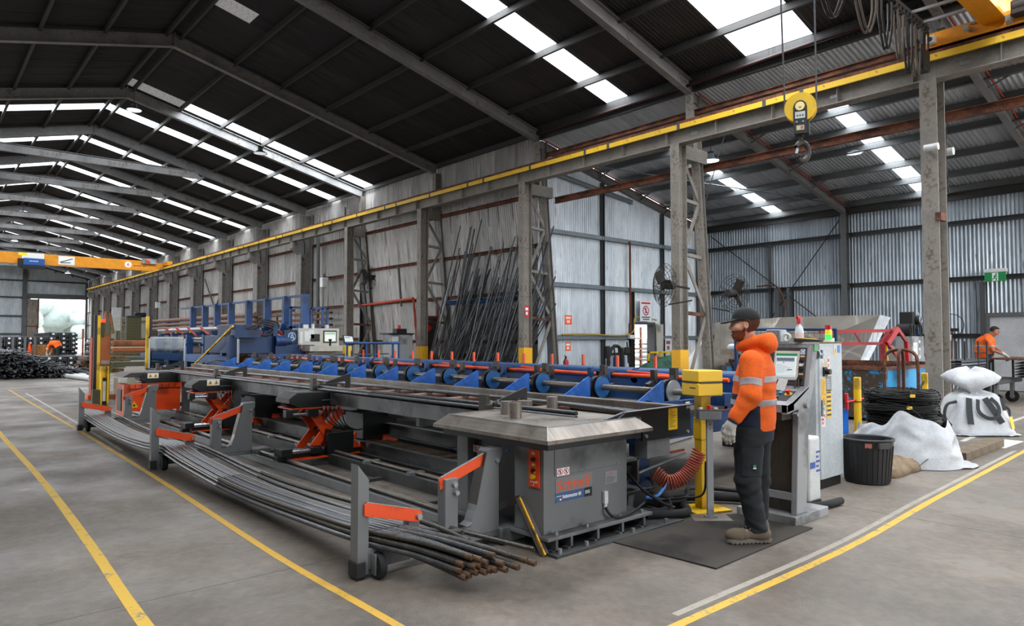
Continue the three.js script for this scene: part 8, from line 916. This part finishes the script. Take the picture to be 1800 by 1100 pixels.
{
  const t = thing('hook_block', 'yellow crane hook block with black cheek plates and steel hook', 'crane hook', [8.4, 4.0, -4.07], -1.2);
  const w = mesh('sheave', [cylZ(0.187, 0.035, 0, 0.5, 0.045, 40), cylZ(0.187, 0.035, 0, 0.5, -0.045, 40), cylZ(0.15, 0.06, 0, 0.5, 0, 24)], M.yellow, t); const ck = prism([[-0.08, 0.16], [-0.08, 0.5], [-0.066, 0.545], [-0.035, 0.575], [0, 0.585], [0.035, 0.575], [0.066, 0.545], [0.08, 0.5], [0.08, 0.16]], 0.065, 0.085, 0.003); mesh('cheek_plate', ck, M.black, t); mesh('cheek_plate', ck.clone().translate(0, 0, -0.15), M.black, t); mesh('body', rb2(-0.07, 0.1, 0.16, 0.34, -0.06, 0.06, 0.01), M.black, t); mesh('hub', [cylZ(0.055, 0.02, 0, 0.505, 0.09, 24), cylZ(0.018, 0.03, 0, 0.505, 0.1, 6)], mat(0xd9c88a, { r: 0.4, m: 0.4 }), t); each('bolt', [-0.04, 0.035].map((x) => cylZ(0.012, 0.016, x, 0.31, 0.09, 8)), M.zinc, t);
  plate('rating_plate', 0.115, 0.085, artmat(art(64, 48, (x) => { x.fillStyle = '#c9cccb'; x.fillRect(0, 0, 64, 48); x.fillStyle = '#33363a'; x.fillRect(10, 22, 10, 12); x.fillRect(27, 22, 10, 12); x.fillRect(44, 22, 10, 12); })), t, [0, 0.395, 0.089]); plate('rating_plate', 0.09, 0.06, artmat(art(48, 32, (x) => { x.fillStyle = '#cbbf8f'; x.fillRect(0, 0, 48, 32); x.fillStyle = '#a66'; x.fillRect(26, 4, 16, 22); })), t, [0, 0.235, 0.089]);
  mesh('hook', [new THREE.TorusGeometry(0.1, 0.034, 12, 36, 4.9).rotateZ(-2.3).scale(0.85, 1.15, 1).translate(0.01, -0.05, 0), cylY(0.022, 0.12, 0.0, 0.1, 0, 12), cylY(0.035, 0.03, 0, 0.15, 0, 12)], M.steeldark, t).rotation.y = 0.6; mesh('latch', bar(V(-0.02, 0.07, 0.02), V(-0.055, -0.07, 0.03), 0.03, 0.01), M.zinc, t);
  for (const [s, l] of [[-0.185, 'left wire rope holding the yellow hook block'], [0.185, 'right wire rope holding the yellow hook block']]) { const b = V(s * 0.362, 0, s * 0.932).add(V(8.4, 4.5, -4.07)); tag(mesh('wire_rope', rod(b, V(b.x - 0.16 + (s > 0 ? 0.12 : 0), 8.2, b.z + 0.0), 0.011, 8), M.rope), l, 'wire rope'); }
  tag(mesh('hoist', [rb2(7.9, 8.8, 8.15, 8.75, -4.5, -3.8, 0.03), cylX(0.25, 1.2, 8.35, 8.5, -4.1, 18)], M.craneyel), 'crane hoist body above the hook ropes, out of the picture', 'hoist');
}
{
  const t = thing('far_crane', 'orange yellow travelling crane beam across the far end of the hall', 'crane', [15.2, 6.85, -58.8]);
  mesh('girder', b2(-19, -0.9, 0.02, 0.78, -0.2, 0.2), M.craneyel, t); mesh('tapered_end', prism([[-0.9, 0.02], [-0.9, 0.78], [-0.5, 0.7], [0.1, 0.62], [0.1, 0.35], [-0.4, 0.3]], -0.2, 0.2), M.craneyel, t); mesh('end_carriage', rb2(-0.18, 0.18, 0.45, 0.75, -1.4, 1.4, 0.02), M.craneyel, t); mesh('switch_box', rb2(-1.7, -0.7, 0.55, 0.95, 0.2, 0.4, 0.02), M.consolegrey, t); mesh('orange_panel', rb2(-1.45, -1.2, 0.62, 0.85, 0.4, 0.42, 0.01), M.orange, t); const h = mesh('hoist', [rb2(-9.2, -7.95, -0.1, 0.4, 0.2, 0.6, 0.04)], mat(0x1d4f96, { r: 0.5 }), t); mesh('hoist_frame', [rb2(-9.5, -9.2, -0.25, 0.35, 0.2, 0.6, 0.02), rb2(-9.3, -7.9, -0.35, -0.1, 0.15, 0.6, 0.03)], M.black, t);
  plate('label', 1.0, 0.6, artmat(art(80, 48, (x) => { x.fillStyle = '#e4e6e4'; x.fillRect(0, 0, 80, 48); x.strokeStyle = '#243a3c'; x.lineWidth = 5; x.beginPath(); x.moveTo(8, 36); x.lineTo(70, 12); x.moveTo(12, 38); x.lineTo(60, 36); x.stroke(); })), t, [-6.6, 0.42, 0.205]); plate('label', 1.3, 0.5, sgn('#e3e0d2'), t, [-8.6, 0.55, 0.203]); plate('label', 0.5, 0.2, sgn('#ecd62a'), t, [-9.2, 0.7, 0.206]); plate('number', 0.5, 0.5, artmat(art(48, 48, (x) => { x.fillStyle = '#ee9a14'; x.fillRect(0, 0, 48, 48); x.fillStyle = '#eeeae6'; x.beginPath(); x.arc(24, 24, 22, 0, 7); x.fill(); x.fillStyle = '#b32434'; x.font = 'bold 30px sans-serif'; x.textAlign = 'center'; x.fillText('6', 24, 35); })), t, [-2.62, 0.42, 0.205]); plate('lettering', 1.0, 0.3, artmat(art(96, 28, (x) => { x.fillStyle = '#ee9a14'; x.fillRect(0, 0, 96, 28); x.fillStyle = '#3a2a10'; x.font = 'bold 20px sans-serif'; x.fillText('MAKE MY', 3, 21); })), t, [-1.8, 0.36, 0.206]); plate('hoist_label', 0.6, 0.16, artmat(art(64, 18, (x) => { x.fillStyle = '#1d4f96'; x.fillRect(0, 0, 64, 18); x.fillStyle = '#dfe8f2'; x.font = 'bold italic 14px sans-serif'; x.fillText('Verlinde', 3, 14); })), t, [-8.6, 0.2, 0.602]);
}
function hiBay(p, label, on = 1.2) {
  const t = thing('high_bay_lamp', label, 'lamp', p); mesh('hood', lathe([[0.05, 0.2], [0.09, 0.19], [0.1, 0.08], [0.2, 0.03], [0.26, -0.02], [0.25, -0.03], [0.18, 0.02], [0.001, 0.03]], 28), M.girt, t); mesh('heat_sink', [...Array(8)].map((_, i) => b2(-0.08, 0.08, 0.08, 0.24, -0.004, 0.004).rotateY(i * 0.39)), M.darkbit, t); mesh('hanger', [cylY(0.01, 0.4, 0, 0.42, 0, 6)], M.darkbit, t);
  mesh('lamp_lens', cylY(0.22, 0.02, 0, -0.015, 0, 28), new THREE.MeshStandardMaterial({ color: 0xeeeeee, emissive: 0xf4fbff, emissiveIntensity: on, roughness: 0.4 }), t);
  const l = new THREE.SpotLight(0xf2f8ff, on * 6, 0, 1.2, 0.6, 2); l.name = 'high_bay_glow'; l.position.set(p[0], p[1] - 0.05, p[2]); l.target.position.set(p[0], 0, p[2]); l.castShadow = true; l.shadow.radius = 8; scene.add(l, l.target);
}
hiBay([21.3, 7.2, -8.7], 'high bay lamp hanging below the side roof skylight near the single column', 1.0); hiBay([9.85, 8.6, -25.6], 'high bay lamp hanging under the fourth rafter of the high roof', 0.5); hiBay([5.9, 9.75, -27.1], 'lit high bay lamp hanging near the ridge', 6); hiBay([17.3, 6.75, -11.05], 'lit high bay lamp beside the trestle with the yellow base', 5); hiBay([5.7, 9.6, -48.4], 'lit high bay lamp over the far tie beams', 6); hiBay([11.2, 7.75, -75.5], 'lit high bay lamp before the far gable', 6); hiBay([6.3, 9.4, -67], 'lit high bay lamp low over the far crane beam', 6);
renderer.render(scene, camera);
